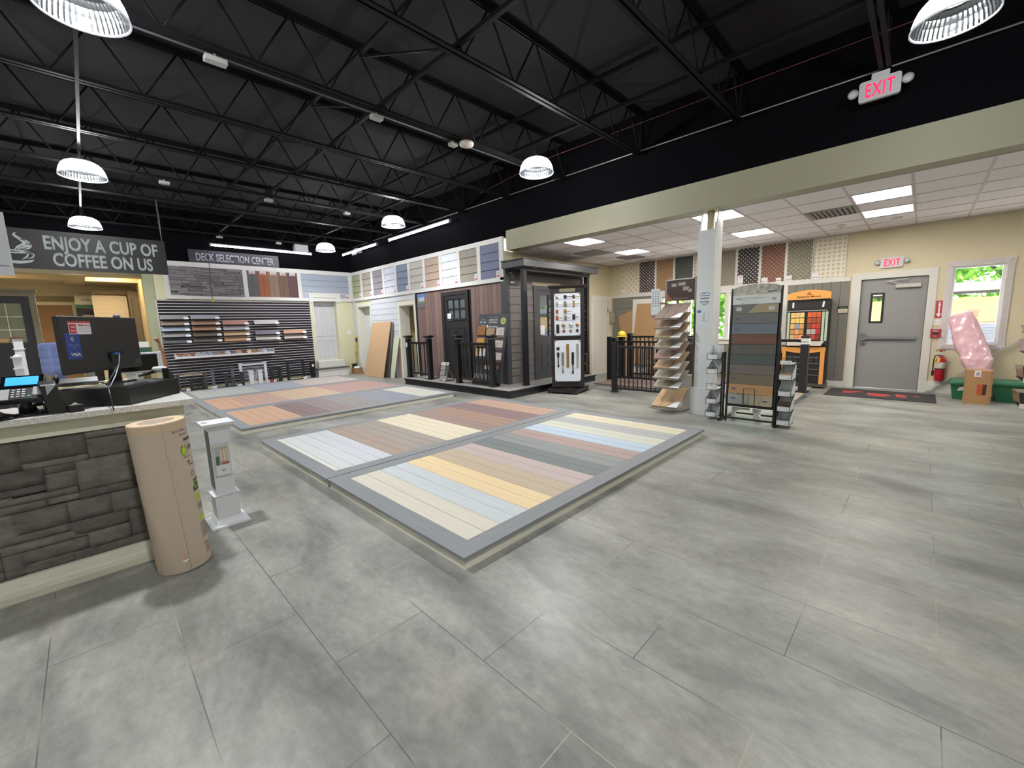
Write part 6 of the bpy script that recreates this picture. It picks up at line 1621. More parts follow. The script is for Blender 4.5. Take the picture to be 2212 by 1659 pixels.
# kraft sheets leaning on the grey siding
lean('kraft_sheet', 'tilted brown kraft sheet leaning on the grey siding, left one', 'board', (10.62, 5.95, .0), (10.62, 5.50, .0), (10.82, 5.63, 1.86), (10.82, 6.28, 1.62), .01, mat('kraft_sheet', '#a5845f', .75))
lean('white_sheet', 'white sheet behind the larger brown kraft sheet', 'board', (10.60, 5.72, .0), (10.60, 5.06, .0), (10.84, 5.04, 2.06), (10.84, 5.84, 2.08), .01, mat('panel_white2', '#d8d3cc', .5))
lean('kraft_sheet', 'large brown kraft sheet taped in front of the white one', 'board', (10.56, 5.74, .3), (10.56, 5.16, .3), (10.80, 5.02, 1.94), (10.80, 5.69, 1.95), .006, mat('kraft_sheet', '#a5845f', .75))
eb = thing('electrical_box', 'beige metal electrical box in the corner by the white panelled door', 'electrical box', (10.84, 6.49, 1.44))
MB().box(10.80, XE - .023, 6.41, 6.57, 1.44, 1.77).build('box_body', mat('box_beige', '#9c9277', .45), eb, world=True, bevel=.004)
MB().lathe([(0, 10.79), (.015, 10.79), (.015, 10.80)], (0, 6.48, 1.68), 12, axis='x').build('knob', WHITE, eb, world=True)
# white board standing behind the column
tag(MB().box(7.14, 7.17, 2.64, 2.92, 0, .55).build('white_board', WHITE, None, loc=(7.15, 2.78, 0)), 'low white board standing between the column and the flooring rack', 'board')

# lattice samples
LC = [(6.19, 5.69, 'white wide-gap diamond lattice in the corner', '#ded8cc', .11, .035, 'd', '#cbbd97'), (5.66, 5.22, 'dark brown diamond lattice', '#3a2a2a', .062, .028, 'd', '#cbc8c2'), (5.17, 4.72, 'tan diamond lattice', '#94744c', .062, .036, 'd', '#bfae90'),
      (4.67, 4.22, 'dark green diamond lattice', '#3c4540', .062, .036, 'd', '#6b6f6a'), (4.18, 3.73, 'white diamond lattice half hidden by the column', '#dad5cd', .062, .03, 'd', '#a89a86'), (3.66, 3.24, 'khaki grey diamond lattice right of the column', '#8a8070', .062, .036, 'd', '#c5bfb0'),
      (3.19, 2.75, 'black diamond lattice', '#2a2523', .062, .034, 'd', '#d5d0ca'), (2.70, 2.25, 'red-brown diamond lattice', '#7a4a38', .062, .036, 'd', '#b9aca0'), (2.20, 1.76, 'olive grey diamond lattice', '#7f7b66', .062, .036, 'd', '#c5c2b2'),
      (1.72, 1.22, 'white square lattice nearest the exit door', '#ddd9cf', .082, .034, 's', '#cbbd97')]
for i, (a, b_, lb, c, pt2, sw2, kind, back_) in enumerate(LC):
    t = thing('lattice_sample', lb + ', on the wall strip', 'lattice sample', (XE - .03, (a + b_) / 2, 2.25), group='lattice samples above the windows')
    z0, z1 = 2.25, 3.06
    MB().box(XE - .006, XE - .002, b_, a, z0, z1).build('backing', mat('lat_back_%d' % i, back_, .6), t, world=True)
    m = MB(); W_, H_ = a - b_, z1 - z0
    M_ = mat('lattice_%d' % i, c, .55)
    if kind == 'd':
        k = -H_
        while k < W_ + H_:
            for s in (1, -1):
                # line u - s*v = k   (clipped to the rectangle)
                pts = []
                if s == 1: u0 = max(k, 0); u1 = min(k + H_, W_); P_ = [(u0, u0 - k), (u1, u1 - k)]
                else: u0 = max(k - H_, 0); u1 = min(k, W_); P_ = [(u0, k - u0), (u1, k - u1)]
                if u1 - u0 > .005: m.bar((XE - .014 - s * .004, a - P_[0][0], z0 + P_[0][1]), (XE - .014 - s * .004, a - P_[1][0], z0 + P_[1][1]), .007, sw2, upv=(0, 1, 1) if False else (0, 0, 1))
            k += pt2 * 1.414
    else:
        u = pt2 / 2
        while u < W_: m.box(XE - .016, XE - .010, a - u - sw2 / 2, a - u + sw2 / 2, z0, z1); u += pt2
        v = pt2 / 2
        while v < H_: m.box(XE - .022, XE - .016, b_, a, z0 + v - sw2 / 2, z0 + v + sw2 / 2); v += pt2
    m.build('lattice', M_, t, world=True)
    f = MB()
    for q in ((a - .0, a + .025), (b_ - .025, b_ + .0)): f.box(XE - .026, XE, q[0], q[1], z0 - .02, z1 + .02)
    f.box(XE - .026, XE, b_, a, z1, z1 + .02).box(XE - .026, XE, b_, a, z0 - .025, z0)
    f.build('frame', TRIM, t, world=True)
    if i in (0, 4, 5, 6, 7, 8, 9):
        yy = {0: 6.13, 4: 4.10, 5: 3.62, 6: 3.12, 7: 2.62, 8: 2.16, 9: 1.69}[i]
        q = MB().box(XE - .030, XE - .027, yy - .06, yy + .06, 2.24, 2.36 if i != 6 else 2.46).build('price_tag', TAGM, t, world=True)
        text({6: '$69.99', 7: '$69.99', 8: '$69.99', 9: '$69.99'}.get(i, '$69.99') if i != 7 else '$69.99', .022, (XE - .031, yy, 2.26), q, mat('tag_ink', '#57466a', .5), width=.1, world=True, facing='-x', bold=.01, depth=.0006)
        if i == 6:
            text('IN', .018, (XE - .031, yy, 2.425), q, mat('tag_inkred', '#c23c58', .5), width=.02, world=True, facing='-x', bold=.02, depth=.0006)
            text('STOCK', .022, (XE - .031, yy, 2.395), q, mat('tag_inkred', '#c23c58', .5), width=.085, world=True, facing='-x', bold=.02, depth=.0006)
        if i == 8:
            q = MB().box(XE - .030, XE - .027, 2.30, 2.40, 2.24, 2.33).build('price_tag', TAGM, t, world=True)
            text('$54.99', .022, (XE - .031, 2.35, 2.26), q, mat('tag_ink', '#57466a', .5), width=.085, world=True, facing='-x', bold=.01, depth=.0006)

# white wrapped column with round steel post showing at its open top
co = thing('wrapped_column', 'white square column sleeve with open top and printed post wrap sign', 'column', (6.77, 2.39, 0))
CW = mat('column_white', '#cdd2d2', .45)
MB().box(6.60, 6.96, 2.25, 2.545, 0, .425).build('plinth', CW, co, world=True, bevel=.003)
w0, w1, v0, v1 = 6.63, 6.925, 2.265, 2.51
t_ = .018
MB().box(w0, w0 + t_, v0, v1, .425, 2.79).build('front_sleeve', CW, co, world=True)
for y0_, y1_ in ((v0, v0 + t_), (v1 - t_, v1)):
    MB().prism([(w0 + t_, .425), (w1, .425), (w1, 3.07), (w0 + .13, 3.07), (w0 + t_, 2.79)], y0_, y1_).build('side_sleeve', CW, co, world=True)
MB().cyl((6.79, 2.39, .42), (6.79, 2.39, ZS - .001), .052, 24).build('steel_post', mat('post_beige', '#b3ab92', .5), co, world=True)
sgn = MB().box(w0 - .002, w0, 2.27, 2.50, 1.40, 1.92).build('sign_sheet', mat('sign_sheet', '#cfd6da', .4), co, world=True)
BI = mat('logo_blue', '#3f6f9e', .5); DI = mat('print_dark', '#3a3d44', .5)
lg = MB(); 
def pol(pts, mi=0): 
    n_ = len(pts); lg.add([(w0 - .0032, 2.385 - x, z) for x, z in pts], [tuple(range(n_))], mi)
pol([(-.085, 1.855), (-.03, 1.89), (-.0, 1.868), (-.03, 1.878), (-.07, 1.857)]); pol([(-.03, 1.862), (.03, 1.893), (.085, 1.857), (.07, 1.857), (.03, 1.883), (-.01, 1.858)])
lg.build('mountain_logo', BI, sgn, world=True)
for s_, z_, h2, w2, mm in (('Northern Mills', 1.832, .014, .14, BI), ('Wolf 8"x8"', 1.785, .026, .13, DI), ('Post Wrap', 1.735, .026, .125, DI), ('Non-Structural Post', 1.712, .010, .1, DI), ('Covering', 1.696, .010, .05, DI)):
    text(s_, h2, (w0 - .0032, 2.385, z_), sgn, mm, width=w2, world=True, facing='-x', bold=.02, depth=.0006)
MB().box(w0 - .0032, w0 - .002, 2.435, 2.495, 1.585, 1.62).build('blue_patch', BI, sgn, world=True)
MB().box(w0 - .0032, w0 - .002, 2.345, 2.435, 1.455, 1.462).build('blue_bar', BI, sgn, world=True)
MB().box(w0 - .0032, w0 - .002, 2.385, 2.39, 1.47, 1.585).build('drawing_line', DI, sgn, world=True)
for k in range(5): MB().box(w0 - .0032, w0 - .002, 2.325, 2.333, 1.44 + k * .036, 1.45 + k * .036).build('bullet', DI, sgn, world=True)

# flooring rack
fk = thing('flooring_rack', 'steel flooring rack with nine tilted plank samples and a room photo on top', 'sample rack', (6.85, 2.95, 0))
GM = mat('rack_bronze', '#87807a', .35, metal=.4)
MB().prism([(6.55, 2.95), (6.68, 2.70), (7.08, 2.66), (7.12, 3.25), (6.68, 3.28)], 0, .012, plane='xy').build('base_plate', GM, fk, world=True)
for y, z1 in ((3.13, 2.15), (2.64, 2.17)): MB().box(6.93, 6.97, y - .018, y + .018, .012, z1).build('upright', GM, fk, world=True)
hp = MB().box(6.925, 6.94, 2.66, 3.11, 1.80, 2.15).build('header_panel', mat('header_room', '#3e2c28', .3, var=.25, scale=(6, 6, 6)), fk, world=True)
MB().box(6.92, 6.925, 2.66, 3.11, 2.135, 2.15).build('header_rail', CHROME, fk, world=True)
hq = MB()
for a, b_, c, d in ((2.95, 3.03, 2.03, 2.08), (2.80, 2.92, 2.04, 2.09), (2.74, 2.84, 1.96, 2.02), (2.70, 2.76, 1.93, 1.98)): hq.box(6.922, 6.925, a, b_, c, d)
hq.build('pictured_furniture', mat('pict_grey', '#9a9490', .5), hp, world=True)
MB().prism([(3.11, 1.8), (3.11, 1.93), (2.99, 1.8)], 6.922, 6.925, plane='yz').build('pictured_floor', mat('pict_orange', '#8a5236', .5), hp, world=True)
MB().box(6.92, 6.922, 2.76, 2.99, 1.835, 1.84).build('pictured_text', mat('pict_text', '#c9b8b0', .5), hp, world=True)
SHC = [('#6f6058', 'taupe'), ('#7d6650', 'brown'), ('#857254', 'olive brown'), ('#80725f', 'greyed oak'), ('#7c6150', 'reddish brown'), ('#9a7c55', 'honey'), ('#8f8a78', 'grey-green'), ('#8a8370', 'stone')]
shz = [1.51, 1.36, 1.205, 1.045, .88, .72, .56, .41]
def shelf(z, col, nm, xf=6.44, xb=6.90, rise=.235, last=False):
    y0_, y1_ = 2.675, 3.10
    n_ = 3
    sm_ = MB()
    for k in range(n_):
        a = y1_ - (y1_ - y0_) * k / n_ - .002; b_ = y1_ - (y1_ - y0_) * (k + 1) / n_ + .002
        sm_.hexa([(xf, b_ , z), (xb, b_ + .01, z + rise), (xb, a + .01, z + rise), (xf, a, z)], [(xf - .004, b_, z + .012), (xb - .004, b_ + .01, z + rise + .012), (xb - .004, a + .01, z + rise + .012), (xf - .004, a, z + .012)])
    o = sm_.build('plank_sample', wood('fl_' + col[1:], col, 'x', .12), fk, world=True, label='%s plank sample' % nm)
    f = rise / (xb - xf)
    MB().add([(xf - .003, y0_, z + .0135), (xf - .003, y0_ + .16, z + .0135), (xf + .22, y0_ + .002, z + .0135 + .22 * f)], [(0, 1, 2)]).build('label_corner', mat('label_corner', '#dde2e4', .4), o, world=True)
    w_ = MB()
    for y in (y0_ + .08, y1_ - .08): w_.bar((xf - .012, y, z + .01), (xf - .012, y, z - .02), .008, .008).bar((xf - .012, y, z - .02), (6.95, y, z + rise - .05), .008, .008)
    w_.bar((xf - .012, y0_ + .02, z - .006), (xf - .012, y1_ - .02, z - .006), .012, .02)
    w_.build('shelf_wire', GM, o, world=True)
    if last:
        MB().tube([(xf + .12, y1_ - .12, z + .08), (xf + .10, y1_ - .12, z + .12), (xf + .13, y1_ - .17, z + .16), (xf + .13, y0_ + .17, z + .16), (xf + .10, y0_ + .12, z + .12), (xf + .12, y0_ + .12, z + .08)], .004, 6).build('wire_stop', CHROME, o, world=True)
for (c, nm), z in zip(SHC, shz): shelf(z, c, nm)
shelf(.10, '#a98a62', 'light oak', 6.40, 6.88, .25, True)
bp2 = MB().box(6.68, 6.683, 3.115, 3.265, 1.58, 2.0).build('spec_sheet', mat('sheet_grey', '#bcc4c8', .4), fk, world=True)
MB().box(6.683, 6.93, 3.13, 3.14, 1.75, 1.78).build('sheet_arm', GM, fk, world=True)
q = MB()
for r_ in range(7):
    for c_ in range(3): q.box(6.678, 6.68, 3.13 + c_ * .045, 3.155 + c_ * .045, 1.72 + r_ * .037, 1.735 + r_ * .037)
q.build('printed_icons', mat('icon_grey', '#6a7074', .5), bp2, world=True)
MB().box(6.66, 6.69, 3.08, 3.25, 1.53, 1.58).build('brochure', mat('brochure_pink', '#8a6460', .5), fk, world=True)

# decking display with sample baskets
dk = thing('decking_display', 'tall decking display with stacked colour boards under an arched photo header', 'display stand', (6.52, 1.66, 0))
FB = mat('stand_black', '#17171a', .4)
def xl(z): return 6.46 + (z / 1.9) * .09
def ybd(z): return (1.385 - (z - .25) * .0, 1.955)
rows = [(1.55, 1.67, '#6b6e6b', 'grey-green'), (1.405, 1.55, '#686b6a', 'grey'), (1.26, 1.405, '#66717a', 'blue-grey'), (1.12, 1.26, '#6a4a3c', 'brown'), (.975, 1.12, '#54534f', 'charcoal brown'), (.835, .975, '#4b5351', 'dark green-grey'), (.695, .835, '#6b625c', 'taupe'), (.555, .695, '#6c6353', 'olive brown'), (.415, .555, '#ac865f', 'light oak')]
def xquad(y0_, y1_, z0, z1, d0, d1):
    return MB().hexa([(xl(z0) - d1, y0_, z0), (xl(z0) - d0, y0_, z0), (xl(z0) - d0, y1_, z0), (xl(z0) - d1, y1_, z0)], [(xl(z1) - d1, y0_, z1), (xl(z1) - d0, y0_, z1), (xl(z1) - d0, y1_, z1), (xl(z1) - d1, y1_, z1)])
def oval(y, z, parent, m_=None):
    V = []; n_ = 16
    for i in range(n_):
        a = 2 * PI * i / n_; zz = z + .012 * math.sin(a); V.append((xl(zz) - .0225, y + .036 * math.cos(a), zz))
    MB().add(V, [tuple(range(n_))]).build('oval_label', m_ or mat('oval_blue', '#4c5c70', .4), parent, world=True)
for i, (z0, z1, c, nm) in enumerate(rows):
    o = xquad(1.39, 1.95, z0 + .002, z1 - .002, 0, .02).build('board', wood('dd_' + c[1:], c, 'y', .08), dk, world=True, label='%s deck board' % nm)
    if i: oval(1.88, (z0 + z1) / 2, o)
    if i == 0:
        MB().add([(xl(1.552) - .0215, 1.76, 1.552), (xl(1.552) - .0215, 1.39, 1.552), (xl(1.668) - .0215, 1.39, 1.668), (xl(1.668) - .0215, 1.64, 1.668)], [(0, 1, 2, 3)]).build('tan_corner', mat('dd_tan', '#9a8f74', .5), o, world=True)
        for y in (1.87, 1.47): xquad(y - .035, y + .035, 1.585, 1.635, .022, .023).build('board_label', mat('lab_grey', '#b9bfbd', .4), o, world=True)
o = xquad(1.68, 1.95, .262, .413, 0, .02).build('board', wood('dd_9a9f99', '#8f9690', 'y', .06), dk, world=True, label='pale grey deck board'); oval(1.88, .345, o)
o = xquad(1.39, 1.676, .262, .413, 0, .02).build('board', wood('dd_a59b84', '#a59b84', 'y', .06), dk, world=True, label='sand deck board'); oval(1.48, .33, o)
xquad(1.375, 1.965, .24, 1.68, -.015, 0).build('back_panel', MATTE, dk, world=True)
# header
hz = xquad(1.37, 1.965, 1.672, 1.80, 0, .012).build('header_board', mat('header_pale', '#ccd3d0', .4), dk, world=True)
arc = [(1.965, 1.80), (1.37, 1.80), (1.37, 1.895), (1.42, 1.918), (1.50, 1.935), (1.60, 1.945), (1.67, 1.947), (1.76, 1.942), (1.85, 1.93), (1.92, 1.912), (1.965, 1.895)]
MB().prism(arc, xl(1.85) - .012, xl(1.85), plane='yz').build('header_photo', mat('patio_photo', '#b3b2a8', .4, var=.5, scale=(14, 14, 14)), dk, world=True)
MB().box(xl(1.85) - .014, xl(1.85) - .012, 1.42, 1.53, 1.825, 1.84).build('pictured_lounger', mat('pict_dark', '#3a3c40', .5), dk, world=True)
text('WOLF', .017, (xl(1.75) - .0135, 1.885, 1.745), dk, mat('wolf_ink', '#4a4e50', .5), width=.085, world=True, facing='-x', bold=.02, depth=.0006)
text('SERENITY DECKING', .017, (xl(1.75) - .0135, 1.70, 1.745), dk, mat('wolf_ink2', '#9ba2a2', .5), width=.245, world=True, facing='-x', bold=.0, depth=.0006)
text('HIGH DENSITY CELLULAR', .009, (xl(1.73) - .0135, 1.77, 1.722), dk, mat('wolf_ink2', '#9ba2a2', .5), width=.2, world=True, facing='-x', bold=.0, depth=.0006)
text('W', .04, (xl(1.75) - .0135, 1.45, 1.715), dk, mat('wolf_ink3', '#6a7072', .5), width=.055, world=True, facing='-x', bold=.01, depth=.0006)
for y in (1.83, 1.77, 1.71, 1.655): MB().lathe([(.011, 0), (.013, 0), (.013, .001), (.011, .001)], (xl(1.69) - .0135, y, 1.69), 16, axis='x').build('round_icon', mat('wolf_ink2', '#9ba2a2', .5), dk, world=True)
for y in (1.972, 1.363): MB().bar((xl(0) + .0, y, 0.0), (xl(1.9), y, 1.9), .025, .025, upv=(1, 0, 0)).build('upright', FB, dk, world=True)
MB().box(6.45, 6.475, 1.36, 1.98, .225, .25).build('cross_bar', FB, dk, world=True)
MB().box(6.46, 6.485, 1.36, 2.0, .04, .062).box(6.85, 6.875, 1.36, 2.0, .04, .062).build('cross_bar', FB, dk, world=True)
for y in (2.03, 1.33): MB().box(6.36, 6.92, y - .015, y + .015, 0, .03).build('foot', FB, dk, world=True)
for y in (1.97, 1.365): MB().bar((6.86, y, .04), (6.56, y, 1.3), .02, .02, upv=(0, 1, 0)).build('brace', FB, dk, world=True)
MB().tube([(6.43, 1.74, .26), (6.42, 1.74, .50), (6.42, 1.60, .50), (6.43, 1.60, .26)], .005, 6).build('leaflet_wire', FB, dk, world=True)
MB().tube([(6.40, 1.82, .42), (6.40, 1.74, .42), (6.40, 1.74, .28), (6.40, 1.60, .28), (6.40, 1.60, .42), (6.40, 1.56, .42)], .004, 6).build('leaflet_wire', FB, dk, world=True)
# white corbels stored underneath
cbk = thing('corbel', 'white curved corbel stored under the decking display, left piece', 'corbel', (6.6, 1.8, 0))
cp_ = [(1.95, 0), (1.90, 0), (1.895, .1), (1.87, .14), (1.80, .155), (1.70, .155), (1.70, .19), (1.93, .19)]
MB().prism(cp_, 6.60, 6.68, plane='yz').build('body', WHITE, cbk, world=True)
cbk = thing('corbel', 'white S-shaped corbel stored under the decking display, right piece', 'corbel', (6.6, 1.6, 0))
cp_ = [(1.66, .19), (1.66, .15), (1.645, .12), (1.65, .06), (1.62, .0), (1.55, .0), (1.55, .06), (1.58, .1), (1.56, .19)]
MB().prism(cp_, 6.60, 6.68, plane='yz').build('body', WHITE, cbk, world=True)
# side towers with baskets
def tower(ypost, ys, zs, label, fill):
    t = thing('basket_stand', label, 'basket stand', (6.55, ypost, 0))
    for x in (6.50, 6.60): MB().box(x - .011, x + .011, ypost - .011, ypost + .011, .03, 1.0).build('upright', FB, t, world=True)
    MB().box(6.40, 6.80, ypost - .011, ypost + .011, 0, .03).build('foot', FB, t, world=True)
    for k, z in enumerate(zs):
        s = 1 if ys[0] > ypost else -1
        a, b_ = ys
        b = thing('wire_basket', '%s' % fill[k], 'basket', (6.45, (a + b_) / 2, z), group='label baskets beside the decking display')
        wi = MB()
        x0_, x1_ = 6.38, 6.62
        for yy in (a, b_): wi.tube([(x0_, yy, z + .09), (x0_, yy, z), (x1_, yy, z), (x1_, yy, z + .09)], .003, 6)
        for xx in (x0_, x1_): wi.tube([(xx, a, z), (xx, b_, z)], .003, 6)
        wi.tube([(x0_, a, z + .09), (x0_, b_, z + .09)], .003, 6)
        wi.build('wire_frame', FB, b, world=True)
        tall = 0 if 'empty' in fill[k] else .17
        if tall:
            P_ = MB()
            P_.add([(x0_ + .005, a, z + .005), (x0_ + .005, b_, z + .005), (x1_, b_, z + .005), (x1_, a, z + .005), (x0_ + .005, a, z + .065), (x0_ + .005, b_, z + .065), (x1_, b_, z + tall + .03), (x1_, a, z + tall + .03)],
                   [(0, 1, 2, 3), (0, 4, 5, 1), (1, 5, 6, 2), (0, 3, 7, 4), (3, 2, 6, 7)])
            P_.build('card_tray', mat('tray_card', '#cdd1d3', .5), b, world=True)
            if 'wood' in fill[k] or 'dark' in fill[k]:
                c = '#c9a070' if 'wood' in fill[k] else '#4a3a34'
                MB().box(x0_ + .012, x0_ + .11, a + .012 * s * -1 if False else min(a, b_) + .012, max(a, b_) - .012, z + .02, z + .085 + (.03 if 'dark' in fill[k] else 0)).build('sample_chips', mat('chips_' + c[1:], c, .6), b, world=True)
        else: MB().box(x0_ + .01, x1_, min(a, b_) + .005, max(a, b_) - .005, z + .006, z + .012).build('card_tray', mat('tray_card', '#cdd1d3', .5), b, world=True)
        lbm = MB().box(x0_ - .004, x0_ - .001, min(a, b_) + .01, max(a, b_) - .01, z + .005, z + .055).build('label_card', mat('label_white', '#d6dbdc', .4), b, world=True)
        text('W', .016, (x0_ - .0045, min(a, b_) + .035, z + .02), lbm, mat('wolf_ink', '#4a4e50', .5), width=.022, world=True, facing='-x', depth=.0005)
        MB().box(6.5, 6.6, min(b_, ypost) if s < 0 else ypost, ypost if s < 0 else max(a, ypost), z - .003, z + .012).build('arm', FB, b, world=True)
    return t
tower(2.055, (2.235, 2.085), (.90, .69, .45, .245, .045), 'black basket stand at the left of the decking display, by the column', ['card basket of samples left of the decking display, topmost', 'card basket of samples left of the decking display, second from top', 'empty wire basket left of the decking display, in the middle', 'card basket of samples left of the decking display, fourth from top', 'card basket of samples left of the decking display, lowest'])
tower(1.345, (1.315, 1.165), (.86, .66, .44, .235, .045), 'black basket stand at the right of the decking display', ['empty wire basket right of the decking display, topmost', 'basket with a light wood chip right of the decking display', 'card basket of samples right of the decking display, in the middle', 'basket with dark brown chips right of the decking display', 'card basket of samples right of the decking display, lowest'])

# paint colour display
bmn = thing('paint_display', 'Benjamin Moore paint chip display with arched orange sign', 'paint display', (10.55, 1.72, 0))
OR = mat('display_orange', '#d9954a', .45, var=.05, scale=(20, 20, 3)); BC = mat('carcass_black', '#1d1c1f', .45)
MB().box(10.42, 10.80, 1.36, 2.12, .05, .84).build('carcass', BC, bmn, world=True)
MB().box(10.40, 10.78, 1.34, 2.12, .03, .09).build('plinth', mat('plinth_grey', '#4a4742', .5), bmn, world=True)
MB().box(10.46, 10.80, 1.36, 2.06, .84, 1.80).build('upper_case', BC, bmn, world=True)
for y0_, y1_ in ((1.37, 1.44), (2.04, 2.11)): MB().box(10.395, 10.42, y0_, y1_, .09, .76).build('orange_leg', OR, bmn, world=True)
ar = [(2.12, .84), (1.36, .84), (1.36, .76), (1.45, .752), (1.6, .725), (1.74, .715), (1.88, .725), (2.03, .752), (2.12, .76)]
MB().prism(ar, 10.39, 10.42, plane='yz').build('orange_apron', OR, bmn, world=True)
arc = [(2.07, 1.815), (1.33, 1.815), (1.33, 1.94), (1.45, 1.975), (1.58, 1.995), (1.70, 2.0), (1.82, 1.99), (1.95, 1.965), (2.07, 1.93)]
so = MB().prism(arc, 10.37, 10.42, plane='yz').build('arched_sign', OR, bmn, world=True)
text('Benjamin Moore', .042, (10.368, 1.695, 1.848), so, mat('bm_ink', '#3b3028', .5), width=.40, world=True, facing='-x', bold=.015)
TR = MB()
def tri(r0, zc, yc=1.69):
    P_ = [(yc + r0, zc - r0 * .45), (yc - r0, zc - r0 * .45), (yc, zc + r0 * .8)]
    for a, b_ in zip(P_, P_[1:] + P_[:1]): TR.bar((10.368, a[0], a[1]), (10.368, b_[0], b_[1]), .002, .006, upv=(0, 0, 1))
tri(.045, 1.925); tri(.026, 1.92); tri(.012, 1.915)
TR.build('triangle_logo', mat('bm_ink', '#3b3028', .5), so, world=True)
MB().box(10.43, 10.46, 1.36, 2.05, 1.61, 1.81).build('black_band', BC, bmn, world=True)
for y, a in ((1.96, 0), (1.455, .25)):
    MB().hexa([(10.42, y - .015, 1.65), (10.43, y - .015, 1.65), (10.43, y + .015, 1.65), (10.42, y + .015, 1.65)], [(10.42, y - .015 - a * .05, 1.76), (10.43, y - .015 - a * .05, 1.76), (10.43, y + .015 - a * .05, 1.76), (10.42, y + .015 - a * .05, 1.76)]).build('white_sticker', TAGM, bmn, world=True)
MB().box(10.42, 10.46, 1.38, 2.05, 1.575, 1.595).build('light_bar', CHROME, bmn, world=True)
for (ya, yb_, cols, nm) in ((1.995, 1.755, ['#e0c070', '#dcb980', '#dcc888', '#e0be60', '#dfbf6a', '#e2c060', '#d9b070', '#8a9ab0', '#c99a60', '#b98a48', '#d99a70', '#b98440', '#b9b07c', '#d98a60', '#e09a70'], 'left'), (1.705, 1.475, ['#c9602c', '#c9582c', '#c85a2a', '#a84a2c', '#8a4a30', '#a04a2c', '#84402c', '#b83c26', '#b43c26', '#a8a098', '#a8a098', '#a82c28', '#8a3428', '#a83a28', '#7c2c24'], 'right')):
    m = MB().box(10.445, 10.46, yb_ - .02, ya + .02, .97, 1.565).build('chip_rack', BC, bmn, world=True)
    for r_ in range(5):
        for c_ in range(3):
            y1_ = ya - (ya - yb_) * c_ / 3 - .003; y0_ = ya - (ya - yb_) * (c_ + 1) / 3 + .003; z1 = 1.55 - r_ * .115; z0 = z1 - .10
            MB().box(10.437, 10.445, y0_, y1_, z0, z1).box(10.436, 10.4375, y0_, y1_, z0 + .045, z0 + .049, 1).build('paint_chip', [mat('chip_p' + cols[r_ * 3 + c_][1:], cols[r_ * 3 + c_], .5), mat('chip_line', '#6e4a34', .5)], m, world=True)
for y in (2.03, 1.44, 1.385): MB().box(10.44, 10.46, y - .02, y + .02, .97, 1.56).build('side_strip', mat('strip_mint', '#a8baa4', .4), bmn, world=True)
MB().hexa([(10.34, 1.44, .875), (10.36, 1.44, .865), (10.36, 2.02, .865), (10.34, 2.02, .875)], [(10.44, 1.40, .965), (10.45, 1.40, .955), (10.45, 2.04, .955), (10.44, 2.04, .965)]).build('slanted_desk', mat('desk_laminate', '#a59c94', .5), bmn, world=True)
for z in (.62, .5, .38, .26): MB().box(10.405, 10.42, 1.46, 2.03, z, z + .012).build('shelf_edge', mat('shelf_metal', '#6f6a66', .4), bmn, world=True)
for k in range(6): MB().box(10.40, 10.415, 1.5 + k * .09, 1.504 + k * .09, .51, .66).build('divider_wire', CHROME, bmn, world=True)
th_ = thing('wall_controller', 'white control box with green strip on the grey siding', 'wall box', (XE - .03, 1.185, 1.52))
MB().box(XE - .05, XE - .016, 1.11, 1.26, 1.52, 1.60).build('box_body', mat('box_ivory', '#d3cdbc', .4), th_, world=True)
MB().box(XE - .04, XE - .016, 1.105, 1.265, 1.60, 1.65).build('dark_top', BLACK, th_, world=True)
MB().box(XE - .043, XE - .04, 1.14, 1.24, 1.61, 1.63).build('green_strip', mat('strip_green', '#4f7a54', .4), th_, world=True)
for k in range(6): MB().box(XE - .052, XE - .05, 1.13 + k * .018, 1.14 + k * .018, 1.54, 1.58).build('button', mat('btn_tan', '#b9b2a0', .5), th_, world=True)

# mat, extinguisher and its signs
mt_ = thing('doormat', 'dark doormat with a faded red logo in front of the grey door', 'doormat', (10.1, .5, 0))
MB().box(9.60, 10.60, -.26, 1.24, 0, .009).build('mat_body', mat('mat_dark', '#2f2d2d', .95, var=.15, scale=(80, 80, 80)), mt_, world=True)
m = MB()
for q in ([(10.30, 1.02), (9.98, 1.00), (10.05, .86), (10.38, .70)], [(10.22, .66), (9.90, .62), (9.85, .42), (10.0, .30), (10.18, .36)], [(10.30, .26), (9.92, .24), (9.90, .10), (10.2, .12)], [(10.22, .02), (10.12, .03), (10.10, -.05), (10.22, -.06)]):
    m.add([(x, y, .0098) for x, y in q], [tuple(range(len(q)))])
m.build('red_logo', mat('mat_red', '#9c3a34', .9, var=.2, scale=(50, 50, 50)), mt_, world=True)
ex = thing('fire_extinguisher', 'red fire extinguisher with yellow tag hung under the fire signs', 'fire extinguisher', (10.78, -.285, .24))
RD = mat('extinguisher_red', '#b01c2a', .3)
MB().lathe([(0, .24), (.062, .24), (.068, .26), (.068, .60), (.06, .645), (.03, .67), (.02, .69), (0, .69)], (10.79, -.285, 0), 28).build('cylinder', RD, ex, world=True)
MB().lathe([(.0688, .47), (.0692, .472), (.0692, .575), (.0688, .577)], (10.79, -.285, 0), 28).build('label_band', mat('ext_label', '#c9c4bc', .5, var=.4, scale=(60, 60, 60)), ex, world=True)
MB().lathe([(.0692, .445), (.072, .447), (.072, .465), (.0692, .467)], (10.79, -.285, 0), 28).build('strap', mat('strap_dark', '#4a3030', .5), ex, world=True)
MB().lathe([(0, .685), (.025, .685), (.025, .72), (0, .72)], (10.79, -.285, 0), 12).build('valve', CHROME, ex, world=True)
MB().bar((10.77, -.25, .735), (10.76, -.38, .75), .02, .012).bar((10.77, -.25, .715), (10.76, -.36, .70), .02, .008).build('lever', CHROME, ex, world=True)
MB().tube([(10.78, -.26, .71), (10.77, -.21, .69), (10.765, -.195, .62), (10.765, -.195, .36)], .009, 8).build('hose', BLACK, ex, world=True)
